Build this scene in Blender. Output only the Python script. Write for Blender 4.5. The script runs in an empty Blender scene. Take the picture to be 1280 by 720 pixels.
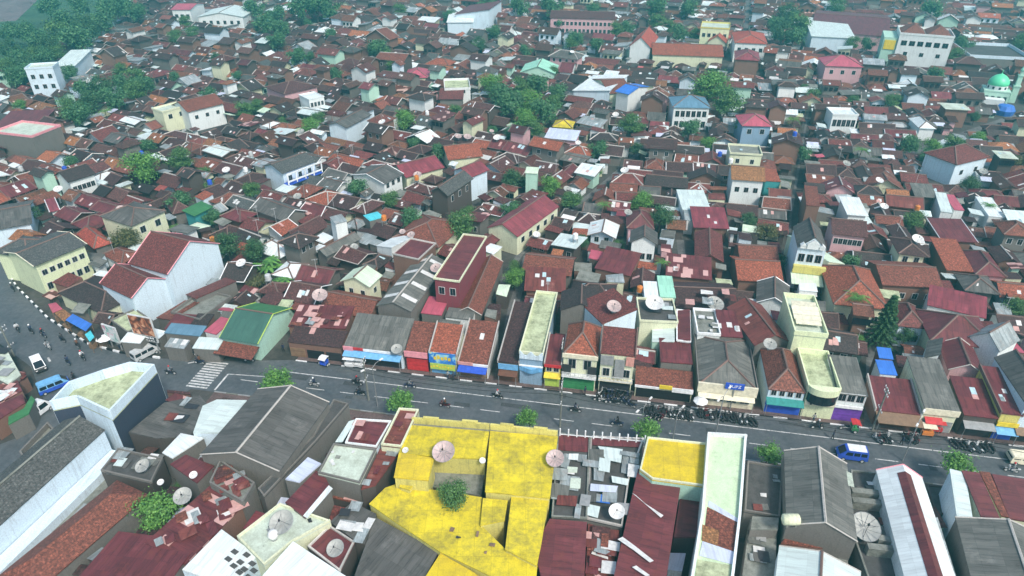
import bpy, bmesh, math, random
from mathutils import Vector, Matrix
RND = random.Random(11)
sc = bpy.context.scene
col = sc.collection
R = math.radians
# ------------------------------------------------------------------ camera model
F = 850.0; PITCH = R(32); CAMH = 70.0
SP, CP = math.sin(PITCH), math.cos(PITCH)
def ray(x, y):
    cx = (x-640)/F; cy = (360-y)/F
    return Vector((cx, CP+cy*SP, -SP+cy*CP))
def un(x, y, z=0.0):
    d = ray(x, y); t = (z-CAMH)/d.z
    return Vector((d.x*t, d.y*t, z))
def pr(X, Y, Z=0.0):
    z = Z-CAMH
    dep = Y*CP - z*SP; up = Y*SP + z*CP
    return (640+F*X/dep, 360-F*up/dep, F/dep)
A0 = R(-10.3)
E1 = Vector((math.cos(A0), math.sin(A0), 0)); E2 = Vector((-E1.y, E1.x, 0)); O0 = Vector((0, 79.7, 0))
def SW(s, t, z=0.0):                       # street frame -> world
    p = O0 + E1*s + E2*t; return Vector((p.x, p.y, z))
def to_st(p):
    d = p-O0; return d.dot(E1), d.dot(E2)
def fp(x, y, t0):                           # pixel on the vertical plane t = t0
    d = ray(x, y); k = (t0 + O0.dot(E2))/(d.x*E2.x+d.y*E2.y)
    p = d*k; s = (Vector((p.x, p.y, 0))-O0).dot(E1)
    return s, CAMH+p.z
def lin(c):
    c /= 255.0
    return c/12.92 if c <= .04045 else ((c+.055)/1.055)**2.4
def rgb(r, g, b): return (lin(r), lin(g), lin(b))

# ------------------------------------------------------------------ materials
class NT:
    def __init__(s, name):
        s.m = bpy.data.materials.new(name); s.m.use_nodes = True
        s.t = s.m.node_tree; s.b = s.t.nodes['Principled BSDF']
    def n(s, typ, **kw):
        nd = s.t.nodes.new(typ)
        for k, v in kw.items():
            if k in nd.inputs.keys(): nd.inputs[k].default_value = v
            else: setattr(nd, k, v)
        return nd
    def l(s, a, b): s.t.links.new(a, b)
    def ramp(s, fac, stops):
        r = s.n('ShaderNodeValToRGB'); e = r.color_ramp.elements
        while len(e) < len(stops): e.new(.5)
        for q, (p, c) in zip(e, stops):
            q.position = p; q.color = (c[0], c[1], c[2], 1) if isinstance(c, tuple) else (c, c, c, 1)
        s.l(fac, r.inputs[0]); return r.outputs[0]
    def mix(s, mode, fac, a, b):
        m = s.n('ShaderNodeMix', data_type='RGBA', blend_type=mode)
        for i, v in ((0, fac), (6, a), (7, b)):
            if hasattr(v, 'links') or hasattr(v, 'is_linked'): s.l(v, m.inputs[i])
            elif i == 0: m.inputs[0].default_value = v
            else: m.inputs[i].default_value = (*v[:3], 1)
        return m.outputs[2]
    def math(s, op, a, b=None):
        m = s.n('ShaderNodeMath', operation=op)
        for i, v in ((0, a), (1, b)):
            if v is None: continue
            if isinstance(v, (int, float)): m.inputs[i].default_value = v
            else: s.l(v, m.inputs[i])
        return m.outputs[0]
def uvvec(N):
    uv = N.n('ShaderNodeUVMap').outputs[0]
    g = N.n('ShaderNodeNewGeometry').outputs['Random Per Island']
    v = N.n('ShaderNodeVectorMath', operation='ADD')
    c = N.n('ShaderNodeCombineXYZ')
    N.l(N.math('MULTIPLY', g, 90.0), c.inputs[0]); N.l(N.math('MULTIPLY', g, 53.0), c.inputs[1])
    N.l(uv, v.inputs[0]); N.l(c.outputs[0], v.inputs[1])
    return uv, v.outputs[0], g
def noise(N, vec, scale, detail=3, rough=.6, stretch=None):
    if stretch:
        mp = N.n('ShaderNodeMapping'); mp.inputs['Scale'].default_value = (*stretch, 1); N.l(vec, mp.inputs[0]); vec = mp.outputs[0]
    nz = N.n('ShaderNodeTexNoise', Scale=scale, Detail=detail, Roughness=rough); N.l(vec, nz.inputs['Vector'])
    return nz.outputs[0]
def roof_mat(name, c, style='tile', stain=.55, alt=None, patch=0.0, rough=.7, islvar=.5):
    N = NT(name); uv, vec, g = uvvec(N)
    dark = tuple(x*.38 for x in c); moss = (c[0]*.5+.02, c[1]*.5+.028, c[2]*.5+.02)
    alt = alt or tuple(min(1, x*1.55+.01) for x in c)
    big = noise(N, vec, .22, 4, .65); mid = noise(N, vec, 1.1, 4, .7)
    fac = N.math('ADD', N.math('MULTIPLY', big, .6), N.math('MULTIPLY', mid, .4))
    base = N.ramp(fac, [(.30, dark), (.46, c), (.58, c), (.74, alt)])
    base = N.mix('MIX', min(1, stain*1.45), c, base)
    lich = N.ramp(noise(N, vec, 2.3, 4, .75), [(.61, 0.0), (.71, .30)])
    base = N.mix('MIX', lich, base, (.7*c[0]+.07, .7*c[1]+.05, .7*c[2]+.04)) if style == 'tile' else base
    if style == 'tile':
        br = N.n('ShaderNodeTexBrick', Scale=1.0); br.offset = .5
        for k, v in (('Color1', (.55,.55,.55,1)), ('Color2', (1.25,1.25,1.25,1)), ('Mortar', (.35,.35,.35,1)), ('Mortar Size', .02), ('Brick Width', .30), ('Row Height', .33)): br.inputs[k].default_value = v
        N.l(vec, br.inputs['Vector'])
        base = N.mix('MULTIPLY', .75, base, br.outputs[0]); hgt = br.outputs[0]
        sp = noise(N, vec, 3.2, 2, .8)
        base = N.mix('MULTIPLY', 1.0, base, N.ramp(sp, [(.3, .42), (.5, 1.0), (.72, 1.9)]))
        bs = .5
    else:
        br = N.n('ShaderNodeTexBrick', Scale=1.0); br.offset = .0
        for k, v in (('Color1', (.66,.66,.66,1)), ('Color2', (1.22,1.22,1.22,1)), ('Mortar', (.5,.5,.5,1)), ('Mortar Size', .015), ('Brick Width', .85), ('Row Height', 2.1), ('Bias', .1)): br.inputs[k].default_value = v
        N.l(vec, br.inputs['Vector'])
        base = N.mix('MULTIPLY', .7 if style != 'paint' else .3, base, br.outputs[0])
        st = noise(N, vec, 1.0, 4, .7, (3.0, .25))
        base = N.mix('MULTIPLY', 1.0 if style != 'paint' else .45, base, N.ramp(st, [(.3, .5), (.5, 1.0), (.75, 1.3)]))
        wv = N.n('ShaderNodeTexWave', Scale=3.2, Distortion=0.0); wv.bands_direction = 'X'; N.l(uv, wv.inputs['Vector'])
        base = N.mix('MULTIPLY', .45, base, N.ramp(wv.outputs[1], [(0., .45), (.6, 1.15)]))
        if style == 'metal':
            ru = N.ramp(noise(N, vec, .7, 5, .72), [(.52, 0.0), (.66, .75)])
            base = N.mix('MIX', ru, base, tuple(min(1, q) for q in (c[0]*.55+.085, c[1]*.55+.035, c[2]*.5+.018)))
        hgt = wv.outputs[1]; bs = .35
    if patch:
        v = N.n('ShaderNodeTexBrick', Scale=1.0); v.offset = .37
        for k, q in (('Color1', (0,0,0,1)), ('Color2', (1,1,1,1)), ('Mortar', (0,0,0,1)), ('Mortar Size', 0.0), ('Brick Width', .95), ('Row Height', 1.7)): v.inputs[k].default_value = q
        N.l(vec, v.inputs['Vector'])
        f = N.ramp(v.outputs[0], [(1-patch-.02, 0.0), (1-patch, 1.0)])
        base = N.mix('MIX', f, base, rgb(196, 160, 150))
    vr = N.ramp(g, [(0, 1-islvar), (1, 1+islvar)])
    base = N.mix('MULTIPLY', 1.0, base, vr)
    hs = N.n('ShaderNodeHueSaturation'); N.l(base, hs.inputs['Color'])
    N.l(N.math('ADD', .485, N.math('MULTIPLY', N.math('FRACT', N.math('MULTIPLY', g, 17.3)), .03)), hs.inputs['Hue'])
    N.l(hs.outputs[0], N.b.inputs['Base Color'])
    N.b.inputs['Roughness'].default_value = rough
    bp = N.n('ShaderNodeBump', Strength=bs, Distance=.06); N.l(hgt, bp.inputs['Height']); N.l(bp.outputs[0], N.b.inputs['Normal'])
    return N.m
def wall_mat(name, c, stain=.6, rough=.8, dirt=(.10,.10,.085), islvar=.12):
    N = NT(name); uv, vec, g = uvvec(N)
    a = noise(N, vec, 1.0, 4, .7, (1.3, .22)); b = noise(N, vec, .5, 4, .65)
    f = N.math('ADD', N.math('MULTIPLY', a, .55), N.math('MULTIPLY', b, .45))
    f = N.ramp(f, [(.52, 0.0), (.78, 1.0)])
    base = N.mix('MIX', N.math('MULTIPLY', f, stain), c, tuple(d*.5+x*.25 for d, x in zip(dirt, c)))
    fine = noise(N, vec, 5.0, 3, .7)
    base = N.mix('MULTIPLY', 1.0, base, N.ramp(fine, [(.3, .8), (.7, 1.14)]))
    drip = N.ramp(noise(N, vec, 1.0, 5, .75, (2.4, .12)), [(.54, 0.0), (.68, .55)]); base = N.mix('MIX', N.math('MULTIPLY', drip, stain), base, dirt)
    base = N.mix('MULTIPLY', 1.0, base, N.ramp(g, [(0, 1-islvar), (1, 1+islvar)]))
    N.l(base, N.b.inputs['Base Color']); N.b.inputs['Roughness'].default_value = rough
    return N.m
def slab_mat(name, c, moss, stain=.9, rough=.85, sheets=False):
    N = NT(name); uv, vec, g = uvvec(N)
    a = noise(N, vec, .32, 5, .68); b = noise(N, vec, 1.6, 4, .7)
    f = N.math('ADD', N.math('MULTIPLY', a, .65), N.math('MULTIPLY', b, .35))
    base = N.ramp(f, [(.34, moss), (.47, tuple(x*.6+m*.4 for x, m in zip(c, moss))), (.56, c), (.75, tuple(min(.9, x*1.12) for x in c))])
    base = N.mix('MIX', stain, c, base)
    if sheets:
        br = N.n('ShaderNodeTexBrick', Scale=1.0); br.offset = .0
        for k, v in (('Color1', (.80,.80,.80,1)), ('Color2', (1.12,1.12,1.12,1)), ('Mortar', (.55,.52,.4,1)), ('Mortar Size', .025), ('Brick Width', 1.9), ('Row Height', 3.1)): br.inputs[k].default_value = v
        N.l(vec, br.inputs['Vector']); base = N.mix('MULTIPLY', .55, base, br.outputs[0])
    fine = noise(N, vec, 6.0, 3, .7)
    base = N.mix('MULTIPLY', 1.0, base, N.ramp(fine, [(.3, .85), (.7, 1.1)]))
    dk = N.ramp(noise(N, vec, .55, 6, .78), [(.58, 0.0), (.72, .6)]); base = N.mix('MIX', dk, base, tuple(.5*m for m in moss))
    N.l(base, N.b.inputs['Base Color']); N.b.inputs['Roughness'].default_value = rough
    return N.m
def plain(name, c, rough=.6, metal=0.0, var=.0):
    N = NT(name)
    if var:
        g = N.n('ShaderNodeNewGeometry').outputs['Random Per Island']
        tc = N.n('ShaderNodeTexCoord').outputs['Object']
        nz = noise(N, tc, 2.0, 3, .6)
        base = N.mix('MULTIPLY', 1.0, c, N.ramp(g, [(0, 1-var), (1, 1+var)]))
        base = N.mix('MULTIPLY', 1.0, base, N.ramp(nz, [(.3, .8), (.7, 1.15)]))
        N.l(base, N.b.inputs['Base Color'])
    else: N.b.inputs['Base Color'].default_value = (*c, 1)
    N.b.inputs['Roughness'].default_value = rough; N.b.inputs['Metallic'].default_value = metal
    return N.m

M = {}
def defmats():
    RM = roof_mat
    M['brownD'] = RM('dark_clay_tile', (.054,.027,.023))
    M['brownM'] = RM('brown_clay_tile', (.088,.038,.030))
    M['brownK'] = RM('blackened_clay_tile', (.040,.029,.026))
    M['redbrown'] = RM('red_brown_tile', (.135,.043,.030))
    M['orange'] = RM('orange_tile', (.27,.092,.040), stain=.5)
    M['rust'] = RM('rusted_brown_tile', (.175,.066,.035), stain=.7)
    M['bright_orange'] = RM('bright_orange_tile', (.36,.095,.045), stain=.35)
    M['ochre'] = RM('ochre_tile', (.26,.14,.05), stain=.5)
    M['maroon'] = RM('maroon_metal', (.135,.034,.030), 'metal', stain=.5, rough=.5)
    M['red'] = RM('red_metal', (.215,.042,.042), 'metal', stain=.7, rough=.5)
    M['pinkred'] = RM('pink_red_sheet', (.42,.085,.10), 'paint', stain=.4, rough=.5)
    M['maroonP'] = RM('patched_maroon_metal', (.13,.036,.030), 'metal', stain=.6, patch=.22, rough=.55)
    M['rustM'] = RM('rusted_metal', (.16,.05,.032), 'metal', stain=.8, alt=(.30,.14,.10), rough=.6)
    M['greyA'] = RM('grey_asbestos', (.135,.138,.124), 'asb', stain=.95, rough=.8, islvar=.2)
    M['greyD'] = RM('dark_grey_asbestos', (.10,.098,.09), 'asb', stain=.95, rough=.8, islvar=.2)
    M['greyT'] = RM('grey_old_tile', (.085,.088,.082), 'tile', stain=.6, islvar=.2)
    M['green'] = RM('green_metal', (.05,.19,.075), 'paint', stain=.25, rough=.5, islvar=.05)
    M['teal'] = RM('teal_metal', (.045,.125,.10), 'paint', stain=.25, rough=.5, islvar=.05)
    M['light'] = RM('pale_metal', (.62,.72,.70), 'paint', stain=.25, rough=.45, alt=(.8,.85,.85), islvar=.12)
    M['white'] = RM('white_metal', (.76,.82,.82), 'paint', stain=.12, rough=.45, alt=(.82,.86,.86), islvar=.05)
    M['lilac'] = RM('lilac_sheet', (.58,.62,.76), 'paint', stain=.2, rough=.5, islvar=.05)
    M['palegreen'] = RM('pale_green_metal', (.62,.76,.58), 'paint', stain=.2, rough=.5, alt=(.78,.85,.72), islvar=.05)
    M['mint'] = RM('mint_metal', (.36,.70,.55), 'paint', stain=.2, rough=.5, islvar=.05)
    M['cyan'] = RM('cyan_sheet', (.10,.55,.68), 'paint', stain=.2, rough=.5, islvar=.05)
    M['blue'] = RM('blue_sheet', (.05,.14,.62), 'paint', stain=.15, rough=.45, islvar=.1)
    M['bluegrey'] = RM('blue_grey_metal', (.12,.22,.33), 'paint', stain=.3, rough=.5, islvar=.05)
    M['steel'] = RM('weathered_steel', (.30,.34,.35), 'metal', stain=.6, rough=.5, islvar=.25)
    M['yellow'] = slab_mat('yellow_roof_paint', (.70,.565,.025), (.20,.18,.05), stain=.9, sheets=True)
    M['yellowB'] = slab_mat('brown_yellow_roof_paint', (.70,.53,.022), (.36,.26,.05), stain=.75, sheets=True)
    M['moss'] = slab_mat('mossy_cream_slab', (.52,.58,.36), (.10,.11,.06))
    M['pale_slab'] = slab_mat('pale_slab', (.56,.64,.54), (.22,.24,.17), stain=.7)
    M['conc'] = slab_mat('old_concrete', (.24,.25,.22), (.06,.065,.05))
    M['concD'] = slab_mat('dark_concrete', (.085,.083,.08), (.03,.031,.028))
    M['palegreenS'] = slab_mat('pale_green_slab', (.60,.76,.50), (.30,.36,.22), stain=.5)
    W = wall_mat
    M['w_white'] = W('white_wall', (.72,.76,.75), .5)
    M['w_cream'] = W('cream_wall', (.66,.68,.48), .6)
    M['w_cool'] = W('cool_white_wall', (.62,.74,.82), .55)
    M['w_yellow'] = W('pale_yellow_wall', (.68,.74,.48), .6)
    M['w_grey'] = W('grey_wall', (.165,.155,.14), .9)
    M['w_dark'] = W('dark_wall', (.08,.064,.056), .7)
    M['w_brick'] = W('brick_wall', (.20,.11,.08), .7)
    M['w_pink'] = W('pink_wall', (.60,.36,.38), .5)
    M['w_blue'] = W('blue_wall', (.24,.36,.48), .65)
    M['w_mint'] = W('mint_wall', (.42,.64,.52), .5)
    M['w_navy'] = W('navy_wall', (.035,.045,.075), .3)
    M['w_red'] = W('red_wall', (.20,.04,.055), .7)
    M['w_gold'] = W('yellow_wall', (.60,.54,.16), .9)
    M['w_teal'] = W('teal_wall', (.04,.26,.27), .4)
    for nm, c in dict(p_white=(.78,.80,.80), p_cream=(.70,.66,.50), p_red=(.50,.03,.035), p_pink=(.75,.30,.34), p_blue=(.03,.09,.50), p_sky=(.16,.40,.66), p_purple=(.16,.05,.36),
                      p_yellow=(.72,.55,.04), p_lime=(.42,.58,.10), p_green=(.04,.22,.08), p_teal=(.03,.24,.22), p_brown=(.13,.055,.03), p_wood=(.22,.14,.085), p_grey=(.28,.29,.29), p_dark=(.03,.03,.034), p_black=(.012,.012,.014), p_orange=(.6,.2,.04), p_navy=(.02,.03,.07), p_skin=(.26,.13,.08), p_silver=(.48,.5,.5), p_salmon=(.62,.30,.25)).items():
        M[nm] = plain(nm[2:]+'_paint', c, .55, 0, .12)
    M['glass'] = plain('window_glass', (.012,.016,.022), .15)
    M['frame'] = plain('window_frame', (.55,.57,.56), .6, 0, .2)
    M['cap'] = wall_mat('ridge_mortar', (.15,.095,.08), .6, islvar=.5)
    M['board'] = wall_mat('barge_board', (.42,.40,.37), .6, islvar=.5)
    M['sky_panel'] = plain('skylight_panel', (.62,.62,.60), .4, 0, .3)
    M['sky_pink'] = plain('pink_sheet_patch', (.52,.30,.27), .5, 0, .3); M['sky_blue'] = plain('pale_blue_sheet_patch', (.42,.58,.62), .5, 0, .3); M['p_maroon'] = plain('dark_red_paint', (.10,.012,.016), .4, 0, .1)
    M['dish'] = plain('dish_mesh', (.42,.43,.40), .55, .0, .25)
    M['dishW'] = plain('dish_white', (.72,.72,.70), .5, .0, .1)
    M['dishP'] = plain('dish_pink', (.55,.42,.40), .5, .0, .1)
    M['metal'] = plain('grey_metal', (.30,.31,.31), .5, .3)
    M['rubber'] = plain('rubber', (.015,.015,.016), .7)
    M['bark'] = plain('bark', (.07,.05,.035), .9, 0, .2)
    for nm, a, b in (('leaf', (.026,.080,.022), (.11,.24,.055)), ('leafB', (.04,.13,.025), (.16,.36,.06)), ('leafD', (.018,.060,.022), (.060,.16,.05)), ('leafO', (.05,.065,.02), (.14,.14,.04)), ('leafT', (.026,.090,.036), (.085,.22,.075))):
        N = NT({'leaf': 'green_leaf', 'leafB': 'bright_leaf', 'leafD': 'dark_leaf', 'leafO': 'olive_leaf', 'leafT': 'blue_green_leaf'}[nm])
        g = N.n('ShaderNodeNewGeometry').outputs['Random Per Island']
        N.l(N.ramp(g, [(0, a), (.6, tuple((x+y)/2 for x, y in zip(a, b))), (1, b)]), N.b.inputs['Base Color']); N.b.inputs['Roughness'].default_value = .6
        M[nm] = N.m
defmats()

# ------------------------------------------------------------------ mesh builder
class MB:
    def __init__(s): s.v = []; s.f = []; s.mi = []
    def face(s, pts, mi=0):
        k = len(s.v); s.v += [Vector(p) for p in pts]; s.f.append(list(range(k, k+len(pts)))); s.mi.append(mi)
    def poly(s, verts, faces, mi=0):
        k = len(s.v); s.v += [Vector(p) for p in verts]
        for f in faces: s.f.append([k+i for i in f]); s.mi.append(mi)
    def box(s, c, sx, sy, sz, u=None, mi=0, taper=1.0):     # base-centred box, u = x direction
        u = Vector((1,0,0)) if u is None else u.normalized(); w = Vector((-u.y, u.x, 0)); c = Vector(c)
        vs = []
        for z, k in ((0, 1), (sz, taper)):
            for a, b in ((-1,-1), (1,-1), (1,1), (-1,1)): vs.append(c+u*(a*sx/2*k)+w*(b*sy/2*k)+Vector((0,0,z)))
        s.poly(vs, [(3,2,1,0), (4,5,6,7), (0,1,5,4), (1,2,6,5), (2,3,7,6), (3,0,4,7)], mi)
    def bar(s, a, b, r, mi=0, n=4, r2=None):
        a, b = Vector(a), Vector(b); d = (b-a)
        if d.length < 1e-6: return
        d.normalize(); x = d.orthogonal().normalized(); y = d.cross(x); r2 = r if r2 is None else r2
        vs = []
        for p, q in ((a, r), (b, r2)):
            for i in range(n):
                t = 2*math.pi*(i+.5)/n; vs.append(p+(x*math.cos(t)+y*math.sin(t))*q)
        s.poly(vs, [tuple(range(n))[::-1], tuple(range(n, 2*n))]+[(i, (i+1) % n, n+(i+1) % n, n+i) for i in range(n)], mi)
    def lathe(s, prof, n=12, c=(0,0,0), mi=0, M4=None):
        c = Vector(c); vs = []; fs = []
        for r, z in prof:
            for i in range(n):
                t = 2*math.pi*i/n; p = Vector((r*math.cos(t), r*math.sin(t), z)); vs.append(c+(M4 @ p if M4 else p))
        for j in range(len(prof)-1):
            for i in range(n): fs.append((j*n+i, j*n+(i+1) % n, (j+1)*n+(i+1) % n, (j+1)*n+i))
        if prof[0][0] > 1e-4 or True: fs.append(tuple(range(n))[::-1])
        fs.append(tuple(range((len(prof)-1)*n, len(prof)*n)))
        s.poly(vs, fs, mi)
    def prism(s, pts, z0, z1, mi=0, mtop=None):
        n = len(pts); vs = [Vector((p[0], p[1], z0)) for p in pts]+[Vector((p[0], p[1], z1)) for p in pts]
        s.poly(vs, [tuple(range(n))[::-1]]+[(i, (i+1) % n, n+(i+1) % n, n+i) for i in range(n)], mi)
        s.poly(vs[n:], [tuple(range(n))], mi if mtop is None else mtop) if mtop is not None else s.f.append([len(s.v)-n+i for i in range(n)]) or s.mi.append(mi)
    def slab(s, faces, th, mi=0):       # sloped sheets with thickness; faces share vertices by position
        idx = {}; vs = []; fl = []
        for f in faces:
            ff = []
            for p in f:
                k = (round(p[0], 3), round(p[1], 3), round(p[2], 3))
                if k not in idx: idx[k] = len(vs); vs.append(Vector(p))
                ff.append(idx[k])
            fl.append(ff)
        n = len(vs); bot = [v-Vector((0,0,th)) for v in vs]; ed = {}
        for f in fl:
            for i in range(len(f)): ed[(f[i], f[(i+1) % len(f)])] = 1
        fs = [tuple(f) for f in fl]+[tuple(n+i for i in f[::-1]) for f in fl]
        for (a, b) in ed:
            if (b, a) not in ed: fs.append((b, a, n+a, n+b))
        s.poly(vs+bot, fs, mi)
    def build(s, name, mats, parent=None, loc=None, hdir=None, uv=True, recalc=True, smooth=False):
        me = bpy.data.meshes.new(name)
        me.from_pydata(s.v, [], s.f)
        if not isinstance(mats, (list, tuple)): mats = [mats]
        for m in mats: me.materials.append(m)
        if len(mats) > 1: me.polygons.foreach_set('material_index', s.mi)
        if recalc:
            bm = bmesh.new(); bm.from_mesh(me); bmesh.ops.recalc_face_normals(bm, faces=bm.faces); bm.to_mesh(me); bm.free()
        if smooth: me.polygons.foreach_set('use_smooth', [True]*len(me.polygons))
        if uv:
            L = me.uv_layers.new(name='UVMap'); H = hdir or Vector((1,0,0)); Z = Vector((0,0,1))
            for p in me.polygons:
                n = p.normal
                h = Z.cross(n)
                h = H if h.length < .12 else h.normalized()
                t = n.cross(h)
                for li in p.loop_indices:
                    q = me.vertices[me.loops[li].vertex_index].co; L.data[li].uv = (q.dot(h), q.dot(t))
        o = bpy.data.objects.new(name, me); col.objects.link(o)
        if parent: o.parent = parent
        if loc is not None: o.location = loc
        return o
def thing(name, label, cat, loc=(0,0,0), rz=0, group=None):
    o = bpy.data.objects.new(name, None); col.objects.link(o); o.empty_display_size = .3
    o.location = loc; o.rotation_euler = (0,0,rz); o['label'] = label; o['category'] = cat
    if group: o['group'] = group
    return o
def tag(o, label, cat, group=None):
    o['label'] = label; o['category'] = cat
    if group: o['group'] = group
    return o
def struct(name, mb, mat, kind='structure', **k):
    o = mb.build(name, mat, **k); o['kind'] = kind; return o
def children(o): return [c for c in col.objects if c.parent == o]
def copy_tree(o, kids, loc, rz=0, s=None, label=None, group=None, remat=None):
    r = o.copy(); col.objects.link(r); r.location = loc; r.rotation_euler = (0,0,rz)
    if s is not None: r.scale = s if isinstance(s, (tuple, list)) else (s,s,s)
    if label: r['label'] = label
    if group: r['group'] = group
    for c, subs in kids:
        d = c.copy(); col.objects.link(d); d.parent = r
        for g in subs:
            e = g.copy(); col.objects.link(e); e.parent = d
    return r
def kidtree(o):
    return [(c, list(c.children)) for c in o.children]

# ------------------------------------------------------------------ collision
FOOT = []
def hull_add(pts): FOOT.append([Vector((p[0], p[1])) for p in pts])
def sat(P, Q):
    for A, B in ((P, Q), (Q, P)):
        n = len(A)
        for i in range(n):
            e = A[(i+1) % n]-A[i]; ax = Vector((-e.y, e.x))
            a = [ax.dot(p) for p in A]; b = [ax.dot(p) for p in B]
            if max(a) <= min(b) or max(b) <= min(a): return False
    return True
def inpoly(x, y, P):
    c = False; n = len(P)
    for i in range(n):
        x1, y1 = P[i][0], P[i][1]; x2, y2 = P[i-1][0], P[i-1][1]
        if (y1 > y) != (y2 > y) and x < (x2-x1)*(y-y1)/(y2-y1)+x1: c = not c
    return c

# ------------------------------------------------------------------ houses
class Fr:   # rectangular frame: centre c, unit u, v, size w, d
    def __init__(s, c, u, w, d, v=None):
        s.c = Vector((c[0], c[1], 0)); s.u = u.normalized(); s.v = v.normalized() if v is not None else Vector((-u.y, u.x, 0)).normalized(); s.w = w; s.d = d
    def corners(s, m=0.0):
        return [s.c+s.u*(a*(s.w/2+m))+s.v*(b*(s.d/2+m)) for a, b in ((-1,-1),(1,-1),(1,1),(-1,1))]
def Q(A, B, C, z, grow=0.0):
    a, b, c = un(*A, z), un(*B, z), un(*C, z)
    for p in (a, b, c): p.z = 0
    u = b-a; w = u.length; u.normalize(); v = Vector((-u.y, u.x, 0)); d = (c-a).dot(v)
    if d < 0: v = -v; d = -d
    return Fr(a+u*w/2+v*d/2, u, w+grow, d+grow, v)
def pick(x): return M[x] if isinstance(x, str) else x
def ridge_parts(fr, h, roof, rise):
    """roof polys + ridge lines in local (relative to centre) coordinates"""
    w, d = fr.w/2, fr.d/2
    P = lambda s, t, z: fr.u*s+fr.v*t+Vector((0,0,z))
    c = [P(-w,-d,h), P(w,-d,h), P(w,d,h), P(-w,d,h)]; T = h+rise
    if roof == 'gu':
        a, b = P(-w,0,T), P(w,0,T); return [[c[0],c[1],b,a],[c[2],c[3],a,b]], [(a,b)]
    if roof == 'gv':
        a, b = P(0,-d,T), P(0,d,T); return [[c[1],c[2],b,a],[c[3],c[0],a,b]], [(a,b)]
    if roof == 'hip':
        if w >= d:
            k = max(w-d*.95, .25); a, b = P(-k,0,T), P(k,0,T)
            return [[c[0],c[1],b,a],[c[2],c[3],a,b],[c[1],c[2],b],[c[3],c[0],a]], [(a,b),(a,c[0]),(a,c[3]),(b,c[1]),(b,c[2])]
        k = max(d-w*.95, .25); a, b = P(0,-k,T), P(0,k,T)
        return [[c[1],c[2],b,a],[c[3],c[0],a,b],[c[0],c[1],a],[c[2],c[3],b]], [(a,b),(a,c[0]),(a,c[1]),(b,c[2]),(b,c[3])]
    if roof == 'sf':
        return [[c[0],c[1],P(w,d,T),P(-w,d,T)]], []
    if roof == 'sb':
        return [[P(-w,-d,T),P(w,-d,T),c[2],c[3]]], []
    if roof == 'sr':                                   # high on the +u side
        return [[c[0],P(w,-d,T),P(w,d,T),c[3]]], []
    if roof == 'sl':
        return [[P(-w,-d,T),c[1],c[2],P(-w,d,T)]], []
    return [[c[0],c[1],c[2],c[3]]], []
def roof_z(fr, h, roof, rise, s, t):
    w, d = fr.w/2, fr.d/2; T = h+rise
    if roof == 'gu': return T-rise*abs(t)/d
    if roof == 'gv': return T-rise*abs(s)/w
    if roof == 'hip':
        if w >= d: return h+rise*min(1, (d-abs(t))/d, (w-abs(s))/(d*.95 if w-d*.95 > .25 else w-.25))
        return h+rise*min(1, (w-abs(s))/w, (d-abs(t))/(w*.95 if d-w*.95 > .25 else d-.25))
    if roof == 'sf': return h+rise*(t+d)/(2*d)
    if roof == 'sb': return h+rise*(d-t)/(2*d)
    if roof == 'sr': return h+rise*(s+w)/(2*w)
    if roof == 'sl': return h+rise*(w-s)/(2*w)
    return h
def wall_geo(mb, fr, h, roof, rise, o, th, mi=0, off=Vector((0,0,0)), z0=0.0):
    w, d = max(fr.w/2-o, .3), max(fr.d/2-o, .3)
    def side(p, q):
        mids = [p]
        k = ((p[0]+q[0])/2, (p[1]+q[1])/2)
        if roof in ('gu', 'gv'): mids.append(k)
        mids.append(q)
        pts = [off+fr.u*a+fr.v*b+Vector((0,0,z0)) for a, b in (p, q)]
        top = [off+fr.u*a+fr.v*b+Vector((0,0, max(roof_z(fr, h, roof, rise, a, b)-th-.01, z0+.3))) for a, b in mids[::-1]]
        mb.face(pts+top, mi)
    cs = [(-w,-d),(w,-d),(w,d),(-w,d)]
    for i in range(4): side(cs[i], cs[(i+1) % 4])
def windows_on(root, fr, side, hz, n, ww, wh, o=.4, frame='frame', pane='glass', lift=0.0):
    """side 0 front(-v) 1 right(+u) 2 back 3 left"""
    nv = [-fr.v, fr.u, fr.v, -fr.u][side]; along = [fr.u, fr.v, -fr.u, -fr.v][side]
    L = fr.w if side % 2 == 0 else fr.d; D = (fr.d if side % 2 == 0 else fr.w)/2-o+lift
    for i in range(n):
        k = (-.5+(i+.5)/n)*(L-2*o)*.92
        c = nv*D+along*k+Vector((0,0,hz))
        b = MB(); b.box(c, ww+.16, .10, wh+.16, along); f = b.build('window', M[frame], root)
        g = MB(); g.box(c+nv*.052+Vector((0,0,.08)), ww/2-.03, .012, wh, along)
        g.v = [v-along*(ww/4) for v in g.v]
        k2 = len(g.v); g.box(c+nv*.052+along*(ww/4)+Vector((0,0,.08)), ww/2-.03, .012, wh, along)
        g.build('pane', M[pane], f)
def door_on(root, fr, side, k, dw=.9, dh=2.0, o=.4, mat='p_brown'):
    nv = [-fr.v, fr.u, fr.v, -fr.u][side]; along = [fr.u, fr.v, -fr.u, -fr.v][side]
    D = (fr.d if side % 2 == 0 else fr.w)/2-o
    b = MB(); b.box(nv*D+along*k, dw, .08, dh, along); b.build('door', M[mat], root)
def cam_sides(fr):
    r = []
    for i, nv in enumerate((-fr.v, fr.u, fr.v, -fr.u)):
        r.append((nv.dot(-fr.c.normalized()), i))
    return [i for s, i in sorted(r, reverse=True) if s > .25]
HAND = []
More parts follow.
